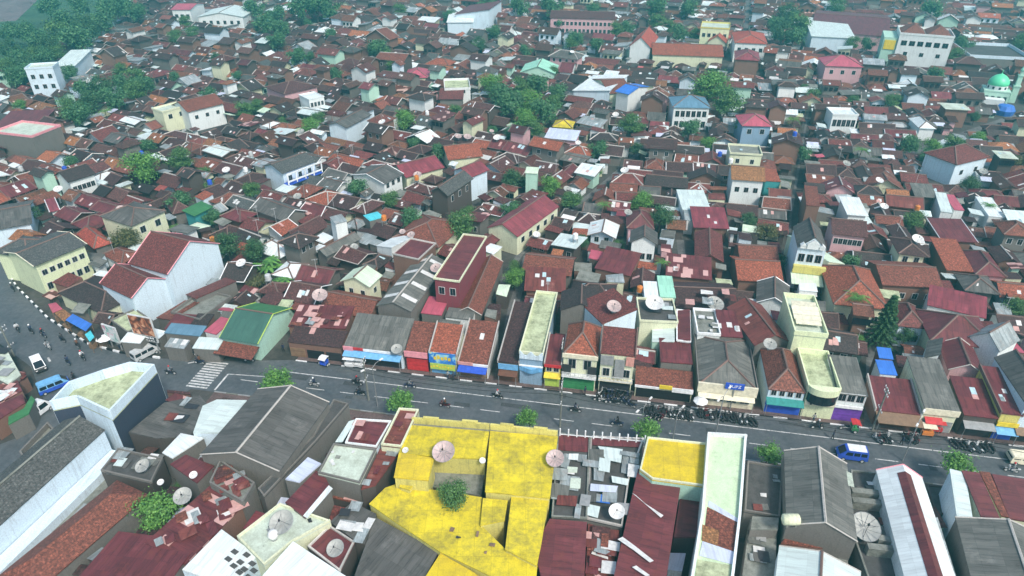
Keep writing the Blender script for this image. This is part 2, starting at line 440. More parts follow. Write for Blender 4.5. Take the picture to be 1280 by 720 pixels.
def house(name, label, cat, fr, h, roof, rise, rm, wm='w_cream', over=.45, th=.14, cap='cap', barge=None, win=None, door=False, group=None, foot=True, par=0.0, par_m=None, sky=0, z0=0.0, short=None, fire=None, jit=0):
    root = thing(name, label, cat, (fr.c.x, fr.c.y, z0), 0, group)
    h -= z0
    wb = MB(); o = over if roof not in ('flat',) else .03
    wall_geo(wb, fr, h, roof, rise, o, th); wb.build('wall', pick(wm), root, recalc=False)
    polys, ridges = ridge_parts(fr, h, roof, rise)
    if jit:
        jk = {}
        def J(p):
            k = (round(p.x,2), round(p.y,2), round(p.z,2))
            if k not in jk: jk[k] = Vector((RND.gauss(0,jit*.8), RND.gauss(0,jit*.8), RND.gauss(0,jit)))
            return p+jk[k]
        polys = [[J(p) for p in f] for f in polys]; ridges = [(J(a), J(b)) for a, b in ridges]
    rb = MB(); rb.slab(polys, th); ro = rb.build('roof', pick(rm), root, hdir=fr.u)
    if ridges and cap:
        cb = MB()
        for a, b in ridges: cb.bar(a+Vector((0,0,.03)), b+Vector((0,0,.03)), .16, n=5)
        cb.build('ridge_cap', pick(cap), ro)
    if barge and roof in ('gu', 'gv', 'sf', 'sb'):
        ends = {}
        for f in polys:
            n = len(f)
            for i in range(n):
                a, b = f[i], f[(i+1) % n]
                if abs(a.z-b.z) > .2:
                    k = (a+b)/2; k = (k.dot(fr.u) if roof != 'gv' else k.dot(fr.v)) > 0
                    ends.setdefault(k, MB()).bar(a, b, .10)
        for bb in ends.values(): bb.build('barge_board', pick(barge), ro)
    if fire:       # party walls rising above both flanks
        for sgn in (-1, 1):
            fb = MB()
            pts = []
            for t in (-fr.d/2, 0, fr.d/2):
                pts.append((t, roof_z(fr, h, roof, rise, sgn*fr.w/2*.99, t)))
            xo = fr.u*(sgn*(fr.w/2+.02))
            for (t1, z1), (t2, z2) in zip(pts, pts[1:]):
                a, b = xo+fr.v*t1, xo+fr.v*t2
                e = fr.u*.09
                vs = [p+Vector((0,0,z)) for p, z in ((a-e, z1-.3), (a+e, z1-.3), (b+e, z2-.3), (b-e, z2-.3), (a-e, z1+.35), (a+e, z1+.35), (b+e, z2+.35), (b-e, z2+.35))]
                fb.poly(vs, [(3,2,1,0),(4,5,6,7),(0,1,5,4),(1,2,6,5),(2,3,7,6),(3,0,4,7)])
            fb.build('party_wall', pick(fire), root)
    if par:
        pb = MB(); cs = [fr.u*(a*fr.w/2)+fr.v*(b*fr.d/2) for a, b in ((-1,-1),(1,-1),(1,1),(-1,1))]
        for i in range(4):
            a, b = cs[i], cs[(i+1) % 4]; e = (b-a).normalized(); L = (b-a).length
            pb.box((a+b)/2+Vector((0,0,h-.02)), L+.2 if i % 2 == 0 else L-.2, .2, par, e)
        pb.build('parapet', pick(par_m or wm), root)
    for k in range(sky):
        f = polys[RND.randrange(len(polys))] if len(polys) > 1 else polys[0]
        best = polys[0]
        for q in polys:
            nn = (q[1]-q[0]).cross(q[2]-q[0]); nn = nn if nn.z > 0 else -nn
            if nn.normalized().dot(Vector((0,-.75,.66))) > .45 and RND.random() < .7: best = q
        q = best; a = RND.uniform(.15, .75); b = RND.uniform(.15, .6); pw = RND.uniform(.5, .9)/max((q[1]-q[0]).length, 1); ph = RND.uniform(.8, 1.7)/max((q[2]-q[1]).length, 1)
        def bl(s, t):
            l = q[0].lerp(q[-1], t); r = q[1].lerp(q[2], t); return l.lerp(r, s)+Vector((0,0,.035))
        sb = MB(); sb.slab([[bl(a, b), bl(a+pw, b), bl(a+pw, min(b+ph, .97)), bl(a, min(b+ph, .97))]], .03); sb.build('skylight_panel', M[RND.choice(('sky_panel','sky_panel','sky_pink','sky_blue'))], ro)
    if win:
        for (side, hz, n, ww, wh) in win: windows_on(root, fr, side, hz-z0, n, ww, wh, o)
    if door: door_on(root, fr, cam_sides(fr)[0] if cam_sides(fr) else 0, RND.uniform(-.3,.3)*fr.w*.6, o=o)
    if foot:
        hull_add(fr.corners(-.25))
        if h+z0 >= 5.9 and fr.c.y > 150: hull_add(Fr(fr.c-fr.c.normalized()*min(6, h), fr.u, fr.w, fr.d).corners(-.8))
    HAND.append((root, fr, h+z0, short))
    return root
def cent(pts): return sum(pts, Vector((0,0,0)))/len(pts)
def flat(name, label, cat, px, z, rm, wm, par=0.0, par_m=None, th=.18, group=None, shrink=.05, zs=None, z0=0.0, short=None, parw=.2, foot=True):
    """building on a polygon outline (pixels seen at roof height); zs = separate height per corner"""
    zs = zs or [z]*len(px)
    P = [un(x, y, zz) for (x, y), zz in zip(px, zs)]
    c = cent(P); P = [p+(Vector((c.x, c.y, p.z))-p).normalized()*shrink for p in P]
    ar = sum(P[i].x*P[(i+1) % len(P)].y-P[(i+1) % len(P)].x*P[i].y for i in range(len(P)))
    if ar < 0: P = P[::-1]; zs = zs[::-1]
    root = thing(name, label, cat, (c.x, c.y, z0), 0, group)
    L = [p-Vector((c.x, c.y, z0)) for p in P]; n = len(L)
    wb = MB()
    for i in range(n):
        a, b = L[i], L[(i+1) % n]
        wb.face([Vector((a.x, a.y, 0)), Vector((b.x, b.y, 0)), b-Vector((0,0,th)), a-Vector((0,0,th))])
    wb.build('wall', pick(wm), root, recalc=False)
    rb = MB()
    if len(set(zs)) > 1 and n > 4: rb.slab([[L[0], L[i], L[i+1]] for i in range(1, n-1)], th)
    else: rb.slab([L], th)
    e = max(((L[i]-L[i-1]) for i in range(n)), key=lambda q: q.length); rb.build('roof', pick(rm), root, hdir=Vector((e.x, e.y, 0)).normalized())
    if par:
        pb = MB()
        for i in range(n):
            a, b = L[i], L[(i+1) % n]; e = (b-a); ln = Vector((e.x, e.y, 0)).length; e.normalize(); nn = Vector((-e.y, e.x, 0))*parw
            vs = [a+Vector((0,0,-.01)), b+Vector((0,0,-.01)), b+nn+Vector((0,0,-.01)), a+nn+Vector((0,0,-.01))]; vs += [v+Vector((0,0,par+.004*i)) for v in vs]
            pb.poly(vs, [(3,2,1,0),(4,5,6,7),(0,1,5,4),(1,2,6,5),(2,3,7,6),(3,0,4,7)])
        pb.build('parapet', pick(par_m or wm), root)
    if foot: hull_add([p for p in P])
    HAND.append((root, Fr(c, Vector((1,0,0)), 5, 5), z, short))
    return root, L
SHN = {}
def sheet(root, px, z, mat, name='roof_sheet', lift=.05, parent=None):
    SHN[root.name] = SHN.get(root.name, 0)+1; lift += .009*SHN[root.name]
    """a lighter or darker sheet fixed on a roof of `root` (world heights)"""
    P = [un(x, y, z)-Vector(root.location) for x, y in px]
    ar = sum(P[i].x*P[(i+1) % len(P)].y-P[(i+1) % len(P)].x*P[i].y for i in range(len(P)))
    if ar < 0: P = P[::-1]
    b = MB(); b.slab([[p+Vector((0,0,lift)) for p in P]], .04)
    return b.build(name, pick(mat), parent or root)
HAZE, SKY, SUN, EXPO = .00065, .088, 1.5, 1.15
# ------------------------------------------------------------------ setting
def ground_mat(name, stops, scale, rough=.9, fine=.3):
    N = NT(name); tc = N.n('ShaderNodeTexCoord').outputs['Object']
    a = noise(N, tc, scale, 5, .65); b = noise(N, tc, scale*9, 3, .7)
    c = N.ramp(a, stops); c = N.mix('MULTIPLY', 1.0, c, N.ramp(b, [(.3, 1-fine), (.7, 1+fine)]))
    N.l(c, N.b.inputs['Base Color']); N.b.inputs['Roughness'].default_value = rough
    return N.m
M['earth'] = ground_mat('packed_earth', [(.35, (.035,.035,.03)), (.55, (.07,.066,.06)), (.7, (.045,.05,.035))], .12)
M['asphalt'] = ground_mat('asphalt', [(.3, (.066,.076,.082)), (.5, (.087,.097,.103)), (.7, (.11,.117,.12))], .16, .55, .25)
M['patch_dark'] = ground_mat('tar_patch', [(.35, (.045,.05,.053)), (.6, (.066,.072,.075))], .5); M['patch_pale'] = ground_mat('worn_asphalt', [(.35, (.075,.082,.085)), (.6, (.11,.115,.115))], .5)
M['lane'] = ground_mat('lane_concrete', [(.35, (.08,.08,.08)), (.6, (.14,.14,.135))], .2)
M['paving'] = ground_mat('brown_paving', [(.35, (.09,.06,.055)), (.6, (.14,.095,.088))], .3)
M['grass'] = ground_mat('field_grass', [(.35, (.020,.060,.030)), (.55, (.04,.10,.045)), (.7, (.06,.10,.05))], .06)
M['soil'] = ground_mat('grey_field', [(.35, (.10,.085,.09)), (.6, (.17,.14,.15))], .06)
M['mark'] = ground_mat('road_paint', [(.33, (.12,.125,.125)), (.44, (.46,.47,.46)), (.6, (.64,.65,.63))], 1.6)
def sheet_ground(name, pts, z, mat, kind='structure'):
    b = MB(); b.face([Vector((p[0], p[1], z)) for p in pts]); o = b.build(name, mat, recalc=False)
    if o.data.polygons[0].normal.z < 0: o.data.flip_normals()
    o['kind'] = kind; return o
sheet_ground('ground', [(-1500,-300),(1500,-300),(1500,1900),(-1500,1900)], 0, M['earth'])
G = lambda *pts: [un(x, y, 0) for x, y in pts]
road = G((-100,230),(-6,316),(22,360),(60,398),(110,430),(150,441),(200,448),(270,452))
road += [SW(-38, 3.0), SW(110, 3.0), SW(110, -6.6), SW(-50, -6.6)] + G((150,545),(60,600),(-60,680),(-120,600),(20,548),(55,500),(38,458),(0,430),(-150,380),(-230,280))
sheet_ground('road', road, .004, M['asphalt'])
ROADP = [Vector((p.x, p.y)) for p in road]
sheet_ground('pavement', [SW(-37, 3.0), SW(110, 3.0), SW(110, 5.0), SW(-37, 5.0)], .010, M['paving'])
sheet_ground('pavement', [SW(-46, -6.6), SW(110, -6.6), SW(110, -9.6), SW(-46, -9.6)], .010, M['paving'])
# kerbs
b = MB()
for i in range(75):
    b.box(SW(-37+i*2+1, 3.02), 1.98, .18, .14, E1, mi=i % 2)
struct('kerb', b, [M['p_white'], M['p_dark']])
b = MB()
for i in range(77): b.box(SW(-46+i*2+1, -6.62), 1.98, .18, .14, E1, mi=i % 2)
struct('kerb', b, [M['p_grey'], M['conc']])
b = MB(); kp = G((-6,316),(22,360),(60,398),(110,430),(150,441),(200,448)); tog = 0
for p, q in zip(kp, kp[1:]):
    n = max(1, int((q-p).length/1.2)); e = (q-p).normalized()
    for i in range(n): b.box(p.lerp(q, (i+.5)/n), (q-p).length/n-.02, .3, .3, e, mi=tog % 2); tog += 1
struct('kerb', b, [M['p_white'], M['p_black']])
# painted markings
b = MB()
def stripe(p, q, w, z=.010):
    e = (q-p).normalized(); n = Vector((-e.y, e.x, 0))*w/2
    b.face([Vector((v.x, v.y, z)) for v in (p-n, q-n, q+n, p+n)])
for s0, s1 in ((-39, -8), (-7.9, 24), (24.1, 60), (60.2, 108)): stripe(SW(s0, .02), SW(s1, .02), .16)
s = -43.5
while s < 108: stripe(SW(s, -3.15), SW(s+3.0, -3.15), .14); s += 5.6
for i in range(11): stripe(SW(-51.2, -6.0+i*.62), SW(-47.6, -6.0+i*.62), .34)
stripe(SW(-46.2, -6.2), SW(-46.2, -2.2), .3); stripe(SW(-46.2, -2.2), SW(-38, -1.6), .14)
p = un(60, 447); stripe(p, p+Vector((1.0,-1.1,0)), .3); p = un(235, 454); stripe(p, p+Vector((1.4,.5,0)), .25)
struct('road_marking', b, M['mark'], recalc=False)
rp_ = random.Random(8)
for i in range(26):
    s_, t_ = rp_.uniform(-36, 88), rp_.uniform(-6, 2.4); a, c_ = rp_.uniform(1.0, 4.5)/2, rp_.uniform(.5, 1.4)/2
    sheet_ground('road_patch', [SW(s_-a, t_-c_), SW(s_+a, t_-c_*rp_.uniform(.7,1.2)), SW(s_+a*rp_.uniform(.8,1.1), t_+c_), SW(s_-a, t_+c_)], .0065, M['patch_dark'] if rp_.random() < .6 else M['patch_pale'])
# lanes between the blocks
LANES = []
def lane(px, w, name='lane'):
    pts = [un(x, y, 0) for x, y in px]
    L = []; Rr = []
    for i, p in enumerate(pts):
        e = (pts[min(i+1, len(pts)-1)]-pts[max(i-1, 0)]).normalized(); n = Vector((-e.y, e.x, 0))*w/2
        L.append(p+n); Rr.append(p-n)
    sheet_ground(name, L+Rr[::-1], .006+.003*len(LANES), M['lane'])
    for i in range(len(pts)-1): LANES.append([Vector((v.x, v.y)) for v in (L[i], Rr[i], Rr[i+1], L[i+1])])
lane([(1000,530),(990,420),(984,350),(988,270),(1000,200),(1010,140)], .6, 'alley')
lane([(596,400),(650,318),(700,272),(745,238),(800,190)], 1.3, 'alley')
lane([(625,470),(640,390),(660,320)], 1.8, 'alley')
lane([(1090,540),(1092,450),(1088,395)], 2.2, 'alley')
lane([(868,490),(866,420),(858,360),(850,300)], 1.6, 'alley')
lane([(1120,200),(1200,170),(1300,135),(1400,110)], 3, 'street')
lane([(660,60),(820,95),(905,95),(930,60),(935,0)], 2.2, 'street')
sheet_ground('courtyard', G((1225,165),(1258,160),(1250,182),(1212,188)), .03, M['lane'])
sheet_ground('field', G((-300,150),(0,104),(25,92),(62,84),(105,58),(150,28),(170,-8),(-300,-14)), .006, M['grass'])
sheet_ground('bare_field', G((-60,30),(20,26),(45,2),(50,-8),(-90,-8)), .012, M['soil'])
FIELD = [(-300,150),(0,100),(25,82),(62,78),(105,55),(150,25),(170,-40),(-300,-40)]

# ------------------------------------------------------------------ hand-placed buildings: north side shop row
T0 = 4.0
def shop(name, label, A, B, C, roof, rise, rm, wm, short=None, back=0, facade=(), **kw):
    s0, z0 = fp(*A, T0); s1, z1 = fp(*B, T0); h = (z0+z1)/2
    hz = h + (rise if back else 0)
    d = to_st(Vector(un(C[0], C[1], hz)))[1]-T0
    c = SW((s0+s1)/2, T0+d/2); fr = Fr(c, E1, s1-s0-.12, d)
    kw.setdefault('over', .12)
    r = house(name, label, 'shop', fr, h, roof, rise, rm, wm, short=short, **kw)
    W = fr.w; f0 = -fr.d/2+kw['over']
    for it in facade:
        k = it[0]
        P = lambda x, y, z: fr.u*x+fr.v*(f0+y)+Vector((0,0,z))
        if k == 'sign':      # (sign, x0, x1 fractions, z0, z1, material)
            _, x0, x1, za, zb, m = it[:6]; b = MB(); b.box(P((x0+x1-1)*W/2, -.28, za), (x1-x0)*W, .14, zb-za, fr.u)
            b.build('sign_board', M[m], r)
        elif k == 'shut':
            _, x0, x1, za, zb, m = it[:6]; b = MB(); n = max(3, int((zb-za)/.22))
            for i in range(n): b.box(P((x0+x1-1)*W/2, -.03-.0*i, za+(zb-za)*i/n), (x1-x0)*W, .10 if i % 2 else .07, (zb-za)/n-.005, fr.u)
            b.build('shutter', M[m], r)
        elif k == 'awn':     # sloped awning on posts
            _, x0, x1, za, dep, m = it[:6]; xa, xb = (x0-.5)*W, (x1-.5)*W; b = MB()
            b.slab([[P(xa, -dep, za-.45), P(xb, -dep, za-.45), P(xb, 0, za), P(xa, 0, za)]], .07); a = b.build('awning', M[m], r, hdir=fr.u)
            for x in (xa+.12, xb-.12):
                g = MB(); g.bar(P(x, -dep+.1, 0), P(x, -dep+.1, za-.5), .05); g.build('post', M['metal'], a)
        elif k == 'win':
            _, n, hz_, ww, wh = it[:5]; windows_on(r, fr, 0, hz_, n, ww, wh, kw['over'], lift=.03)
        elif k == 'band':
            _, za, zb, m = it[:4]; b = MB(); b.box(P(0, -.14, za), W+.1, .30, zb-za, fr.u); b.build('cornice', M[m], r)
        elif k == 'balc':
            _, za, dep, m = it[:4]; b = MB(); b.box(P(0, -dep/2, za), W, dep, .15, fr.u); bo = b.build('balcony', M[m], r)
            g = MB(); g.box(P(0, -dep+.05, za+.15), W, .08, .12, fr.u); g.box(P(0, -dep+.05, za+.85), W, .08, .1, fr.u)
            for i in range(9): g.box(P((-.48+.12*i)*W, -dep+.05, za+.27), .08, .06, .58, fr.u)
            g.build('railing', M['frame'], bo)
    return r, fr, h
shop('shophouse', 'long dark grey asbestos roofed shop with red and white sign strip along its eave', (429,435), (504,441), (440,390), 'sf', 2.2, 'greyA', 'w_cool', 'the dark grey shop roof', 1,
     [('sign',0,.17,2.75,3.55,'p_pink'),('sign',.17,.34,3.0,3.5,'p_red'),('sign',.34,.8,2.95,3.4,'p_white'),('sign',.8,.99,3.0,3.5,'p_grey'),('awn',.02,.98,2.9,1.4,'p_sky'),('shut',.05,.95,.1,2.3,'p_dark')])
shop('shophouse', 'narrow red-brown roofed shop with pink sign and red shutters', (505,441), (535,444), (511,400), 'sf', 2.2, 'rust', 'w_red', None, 1,
     [('sign',0,1,2.9,4.0,'p_pink'),('shut',.08,.98,.1,2.4,'p_red')])
r, fr, h = shop('shophouse', 'orange roofed shop behind the big blue and green banner', (536,441), (571,445), (541,402), 'sf', 2.2, 'orange', 'w_cream', 'the orange shop roof', 1, [('shut',.05,.95,.1,1.5,'p_sky')], fire='board')
BAN = (r, fr)
shop('shophouse', 'rust brown shop roof speckled with pale tiles above white and blue boards', (572,452), (611,460), (587,399), 'sf', 2.6, 'rust', 'w_white', None, 1,
     [('sign',.0,.5,2.55,3.1,'p_salmon'),('sign',.5,1,2.5,2.95,'p_white'),('awn',.03,.97,2.5,1.5,'p_blue'),('shut',.05,.95,.1,1.8,'p_wood')], fire='board', sky=1)
shop('shophouse', 'long narrow grey-brown roofed shop beside the mossy slab building', (622,452), (649,454), (640,376), 'sf', 1.6, 'brownD', 'w_grey', None, 1,
     [('sign',.02,.98,2.6,3.6,'p_sky'),('awn',.05,.95,2.5,1.3,'p_brown'),('shut',.05,.95,.1,1.9,'p_brown')], fire='board')
r, fr, h = shop('shophouse', 'long flat mossy concrete roofed shop with wavy sky blue front', (649,441), (679,445), (672,366), 'flat', 0, 'moss', 'w_blue', 'the mossy slab shop', 0,
     [('win',4,4.2,.55,1.2),('band',3.6,3.8,'p_white'),('shut',.03,.97,.1,2.5,'p_brown')], par=.5, par_m='w_cream')
b = MB(); W = fr.w; k = 22
for i in range(k):
    x = (-.5+(i+.5)/k)*W; zz = h+.15+.35*math.cos((i/(k-1)-.5)*4*math.pi)
    b.box(fr.u*x+fr.v*(-fr.d/2-.1)+Vector((0,0,h-.9)), W/k+.002, .16, zz-h+.9, fr.u)
b.build('wavy_parapet', M['w_cool'], r)
b = MB()
for i in range(k):
    x = (-.5+(i+.5)/k)*W; dd = .5+.3*math.cos((i/(k-1)-.5)*2*math.pi)
    b.box(fr.u*x+fr.v*(-fr.d/2-dd/2+.1)+Vector((0,0,2.7)), W/k+.002, dd, .85, fr.u)
b.build('curved_fascia', M['p_sky'], r)
shop('shophouse', 'narrow maroon roofed shop with yellow front and lime awning', (680,456), (702,457), (687,417), 'sf', 1.2, 'maroon', 'w_gold', None, 1,
     [('sign',.0,1,4.0,4.5,'p_red'),('win',2,3.0,.8,.8),('awn',.0,1,2.7,.8,'p_yellow'),('shut',.05,.95,.1,2.0,'p_lime')], fire='board')
shop('shophouse', 'two storey cream shop with orange hip roof and dark green shutter', (703,444), (748,446), (708,405), 'hip', 2.6, 'orange', 'w_cream', 'the orange hip roofed shop', 0,
     [('band',6.2,6.9,'p_cream'),('win',2,4.1,1.1,1.7),('balc',2.9,.9,'p_white'),('sign',.0,.26,3.3,4.9,'p_dark'),('sign',.74,.99,3.3,4.9,'p_dark'),('shut',.05,.95,.1,2.6,'p_green')])
shop('shophouse', 'two storey shop with brown pitched roof and grey glass front', (750,443), (795,444), (754,407), 'sf', 1.6, 'redbrown', 'w_cream', None, 1,
     [('sign',.02,.40,5.7,7.4,'p_grey'),('sign',.44,.72,3.4,6.9,'p_grey'),('sign',.75,.98,5.9,7.5,'p_salmon'),('win',3,3.4,1.0,1.4),('balc',2.8,.7,'p_cream'),('shut',.05,.95,.1,2.4,'p_dark')], fire='cap')
shop('shophouse', 'low rusty brown roofed shop with white fascia and yellow sign over parked motorbikes', (793,482), (867,489), (797,457), 'sf', .8, 'rust', 'w_cream', 'the low rusty shop', 1,
     [('sign',0,.42,2.1,2.5,'p_white'),('sign',.42,.64,2.3,3.0,'p_yellow'),('sign',.64,1,1.9,2.7,'p_white'),('shut',.03,.97,.1,1.8,'p_black')])
r, fr, h = shop('shophouse', 'wide grey metal hip roofed shop with cream front and small blue sign', (873,478), (947,491), (873,419), 'hip', 2.0, 'greyA', 'w_cream', 'the grey hip roofed shop', 0,
     [('band',2.6,4.3,'p_cream'),('awn',.02,.98,2.6,1.0,'p_cream'),('win',4,1.0,1.3,.8),('shut',.05,.95,.05,.9,'p_cream')], fire='w_grey')
SIGN = (r, fr, h)
shop('shophouse', 'brown hip roofed shop with pale blue upper floor over royal blue shutters', (960,486), (1008,492), (962,437), 'hip', 2.2, 'rust', 'w_cool', None, 0,
     [('win',4,3.3,.7,1.0),('awn',.0,1,2.9,1.2,'p_teal'),('sign',.0,1,1.7,2.4,'p_blue'),('shut',.03,.97,.05,1.7,'p_blue')])
r, fr, h = shop('shophouse', 'narrow lime white building with planted front terrace and round glass front', (1009,487), (1050,491), (1001,441), 'flat', 0, 'moss', 'w_yellow', 'the lime terrace building', 0,
     [('win',3,3.6,1.1,1.4),('band',5.1,5.6,'p_cream'),('sign',.02,.98,2.5,3.4,'p_cream'),('shut',.05,.95,.05,2.3,'p_wood')], par=.9, par_m='w_yellow')
b = MB(); pts = []
for i in range(13):
    a = math.pi*i/12; pts.append(fr.u*(fr.w/2*math.cos(a))+fr.v*(-fr.d/2-1.3*math.sin(a)))
b.prism([(p.x, p.y) for p in pts], 5.0, 6.1); b.build('curved_balcony', M['w_yellow'], r)
b = MB(); b.prism([(p.x*.96, p.y*.98) for p in pts], 3.3, 5.0); b.build('curved_window', M['glass'], r)
LIME = fr
# rear block of the same building
s0 = to_st(fr.c)[0]; cb = SW(s0-.9, T0+fr.d+5.6); f2 = Fr(cb, E1, fr.w+.4, 11.0)
rr = Fr(cb-fr.c, E1, fr.w+.4, 11.0)
b = MB(); wall_geo(b, rr, 8.4, 'flat', 0, .03, .2, 0, rr.c); b.build('rear_wall', M['w_yellow'], r, recalc=False)
b = MB(); b.slab([[rr.c+p-rr.c+Vector((0,0,8.4)) for p in rr.corners(0)]], .2); b.build('rear_roof', M['pale_slab'], r)
b = MB(); pr_ = rr.corners(.0)
for i in range(4):
    a, c2 = pr_[i], pr_[(i+1) % 4]; e = (c2-a).normalized(); b.box((a+c2)/2+Vector((0,0,8.39)), (c2-a).length+(.2 if i % 2 == 0 else -.2), .22, .8, e)
b.build('rear_parapet', M['w_yellow'], r)
b = MB()
for i, (t, wd) in enumerate(((-3.5,.8),(-2.3,.86),(-1.1,.86),(.1,.86),(1.3,.8))): b.slab([[rr.c+E1*(sg*rr.w*wd/2)+E2*(t+q)+Vector((0,0,9.2+.1*i+q*.1)) for sg, q in ((-1,0),(1,0),(1,1.1),(-1,1.1))]], .1)
b.build('canopy_slat', M['p_cream'], r)
hull_add(f2.corners(-.2))
r, fr, h = shop('shophouse', 'grey roofed shop with white front, three dark windows and purple shutters', (1046,491), (1086,496), (1046,444), 'sf', 1.0, 'greyA', 'w_white', 'the purple fronted shop', 1,
     [('win',3,3.7,1.0,1.3),('sign',.05,.95,2.6,3.1,'p_white'),('shut',.02,.98,.05,2.5,'p_purple')])
shop('shophouse', 'maroon roofed shop with slatted brown plank awning in front', (1094,513), (1152,518), (1096,470), 'sf', 1.4, 'maroon', 'w_brick', 'the plank awning shop', 1,
     [('awn',.0,1,2.7,2.2,'p_wood'),('sign',.1,.9,2.0,2.3,'p_white'),('shut',.05,.95,.05,1.7,'p_brown')], fire='board')
shop('shophouse', 'grey weathered curved roof shop with plain cream fascia', (1155,511), (1202,513), (1147,446), 'sf', 1.6, 'greyA', 'w_cream', None, 1,
     [('sign',.0,1,3.3,4.3,'p_cream'),('awn',.1,.6,2.6,1.0,'p_red'),('shut',.05,.95,.05,2.0,'p_grey')])
shop('shophouse', 'wide maroon metal roofed shop with pink skylight right of the grey weathered roof', (1204,520), (1250,522), (1195,470), 'sf', 1.4, 'maroon', 'w_dark', None, 1,
     [('awn',.05,.95,2.7,1.2,'p_grey'),('shut',.05,.95,.05,2.2,'p_dark')], sky=2)
shop('shophouse', 'narrow maroon roof crossed by pale ribs above a yellow board near the right edge', (1251,517), (1280,519), (1238,458), 'sf', 1.4, 'maroon', 'w_gold', None, 1,
     [('sign',.0,1,2.6,3.3,'p_yellow'),('awn',.0,1,2.4,1.3,'p_sky'),('shut',.05,.95,.05,2.0,'p_blue')], fire='cap', sky=3)
shop('shophouse', 'grey roofed shop with pale gable cut by the right picture edge', (1283,505), (1330,512), (1278,450), 'gv', 1.8, 'greyD', 'w_cool', None, 0, [('awn',.0,1,2.6,1.3,'p_wood'),('shut',.05,.95,.05,2.0,'p_dark')])
# left part of the row
shop('shophouse', 'dark brown shed roof with one white patch left of the dark grey shop', (358,424), (427,438), (363,406), 'sf', 1.0, 'brownD', 'w_brick', None, 1,
     [('shut',.02,.3,.05,1.8,'p_wood'),('shut',.34,.66,.05,1.7,'p_black'),('shut',.7,.98,.05,1.7,'p_dark')], sky=1)
def S(name, label, cat, ABC, z, roof, rise, rm, wm='w_cream', **k):
    if name in ('house', 'shed') and z < 6.1 and ABC[0][1] < 400 and not k.get('win'): z *= .78
    return house(name, label, cat, Q(*ABC, z), z, roof, rise, rm, wm, **k)
S('shed', 'pale rusty patchwork roof behind the dark brown shed roof', 'shed', ((360,408),(432,411),(390,384)), 3.4, 'sf', .6, 'maroonP', 'w_brick', sky=2, over=.1)
S('shophouse', 'green and teal metal gable roofed shop facing the crossing', 'shop', ((274,422),(322,430),(352,383)), 3.8, 'gu', 2.3, 'green', 'w_mint', short='the green metal roof', barge='p_lime')
b = MB(); fr = HAND[-1][1]; rt = HAND[-1][0]
b.slab([[fr.u*a+fr.v*t+Vector((0,0,roof_z(fr, 3.8, 'gu', 2.3, a, t)+.05)) for a, t in ((-fr.w/2,-fr.d/2-.1),(fr.w/2,-fr.d/2-.1),(fr.w/2,-.15),(-fr.w/2,-.15))]], .04)
b.build('front_slope', M['teal'], rt)
b = MB(); b.slab([[fr.u*a*fr.w/2+fr.v*(-fr.d/2-q)+Vector((0,0,z)) for a, q, z in ((-1,2.3,2.3),(1,2.3,2.3),(1,-.3,3.0),(-1,-.3,3.0))]], .08); b.build('awning', M['rust'], rt)
S('shed', 'small pink roofed kiosk left of the green metal roof', 'kiosk', ((255,414),(270,418),(263,394)), 3.2, 'sf', .3, 'pinkred', 'w_white', over=.1)
S('shed', 'flat grey roofed stall row at the roadside behind the silver van', 'stall', ((205,416),(250,420),(205,405)), 3.0, 'sf', .4, 'bluegrey', 'w_grey', over=.1)
S('shed', 'white metal stall roof projecting to the road left of the green roofed shop', 'stall', ((240,435),(272,437),(244,423)), 2.8, 'sf', .4, 'light', 'w_grey', over=.1)
S('shed', 'pale striped stall roof beside the silver van', 'stall', ((205,433),(230,436),(210,424)), 2.8, 'sf', .4, 'steel', 'w_grey', over=.1, sky=2)
S('shed', 'maroon shed roof behind the grey stall row', 'shed', ((205,411),(232,413),(216,394)), 3.0, 'sf', .5, 'maroon', 'w_brick', over=.1)
S('shed', 'dark brown shed roof between the maroon shed and pink kiosk', 'shed', ((233,413),(254,414),(238,394)), 3.0, 'sf', .5, 'brownK', 'w_brick', over=.1)
S('shed', 'cream flat topped corner kiosk below the white hall', 'kiosk', ((139,401),(160,416),(167,386)), 3.2, 'flat', 0, 'moss', 'w_grey', par=.3)
S('shed', 'white canopy over the pavement below the brown food billboard', 'canopy', ((150,427),(175,429),(160,417)), 3.2, 'sf', .3, 'white', 'w_grey', over=.1)

# ------------------------------------------------------------------ behind the row
S('hall', 'big white walled hall with maroon gable roof near the left junction', 'hall', ((160,329),(209,343),(269,303)), 8.0, 'gu', 3.6, 'redbrown', 'w_cool', short='the big white hall', over=.25, barge='p_pink', cap='cap')
S('hall', 'lower maroon roofed annex in front of the big white hall', 'hall', ((124,354),(164,373),(206,346)), 6.2, 'gu', 2.2, 'redbrown', 'w_cool', over=.25, barge='p_pink')
S('house', 'low charcoal hip roof at the street bend below the white hall annex', 'house', ((72,366),(126,392),(140,354)), 4.0, 'hip', 1.6, 'brownK', 'w_cream', over=.3)
S('house', 'pale yellow two storey building with mossy grey roof at the left bend', 'building', ((42,333),(109,305),(28,306)), 7.0, 'gu', 1.2, 'greyT', 'w_yellow', short='the pale yellow corner building', win=[(0,4.3,6,.9,1.0),(0,1.2,6,.9,1.3)], barge='p_cream')
S('house', 'grey hip roof joined to the left of the pale yellow building', 'building', ((34,322),(72,300),(6,307)), 6.2, 'hip', 1.6, 'greyT', 'w_yellow', barge='p_cream')
S('house', 'small bright orange hip roofed house by the pale yellow building', 'house', ((117,311),(141,303),(100,291)), 4.4, 'hip', 1.8, 'bright_orange', 'w_grey', short='the bright orange hip roof')
S('house', 'dark grey hip roofed house with pink balcony above the bright orange hip roof', 'house', ((124,270),(164,283),(203,262)), 6.2, 'hip', 1.6, 'greyD', 'w_cream', short='the pink balcony house', over=.3, win=[(1,3.6,2,1.2,1.4)])
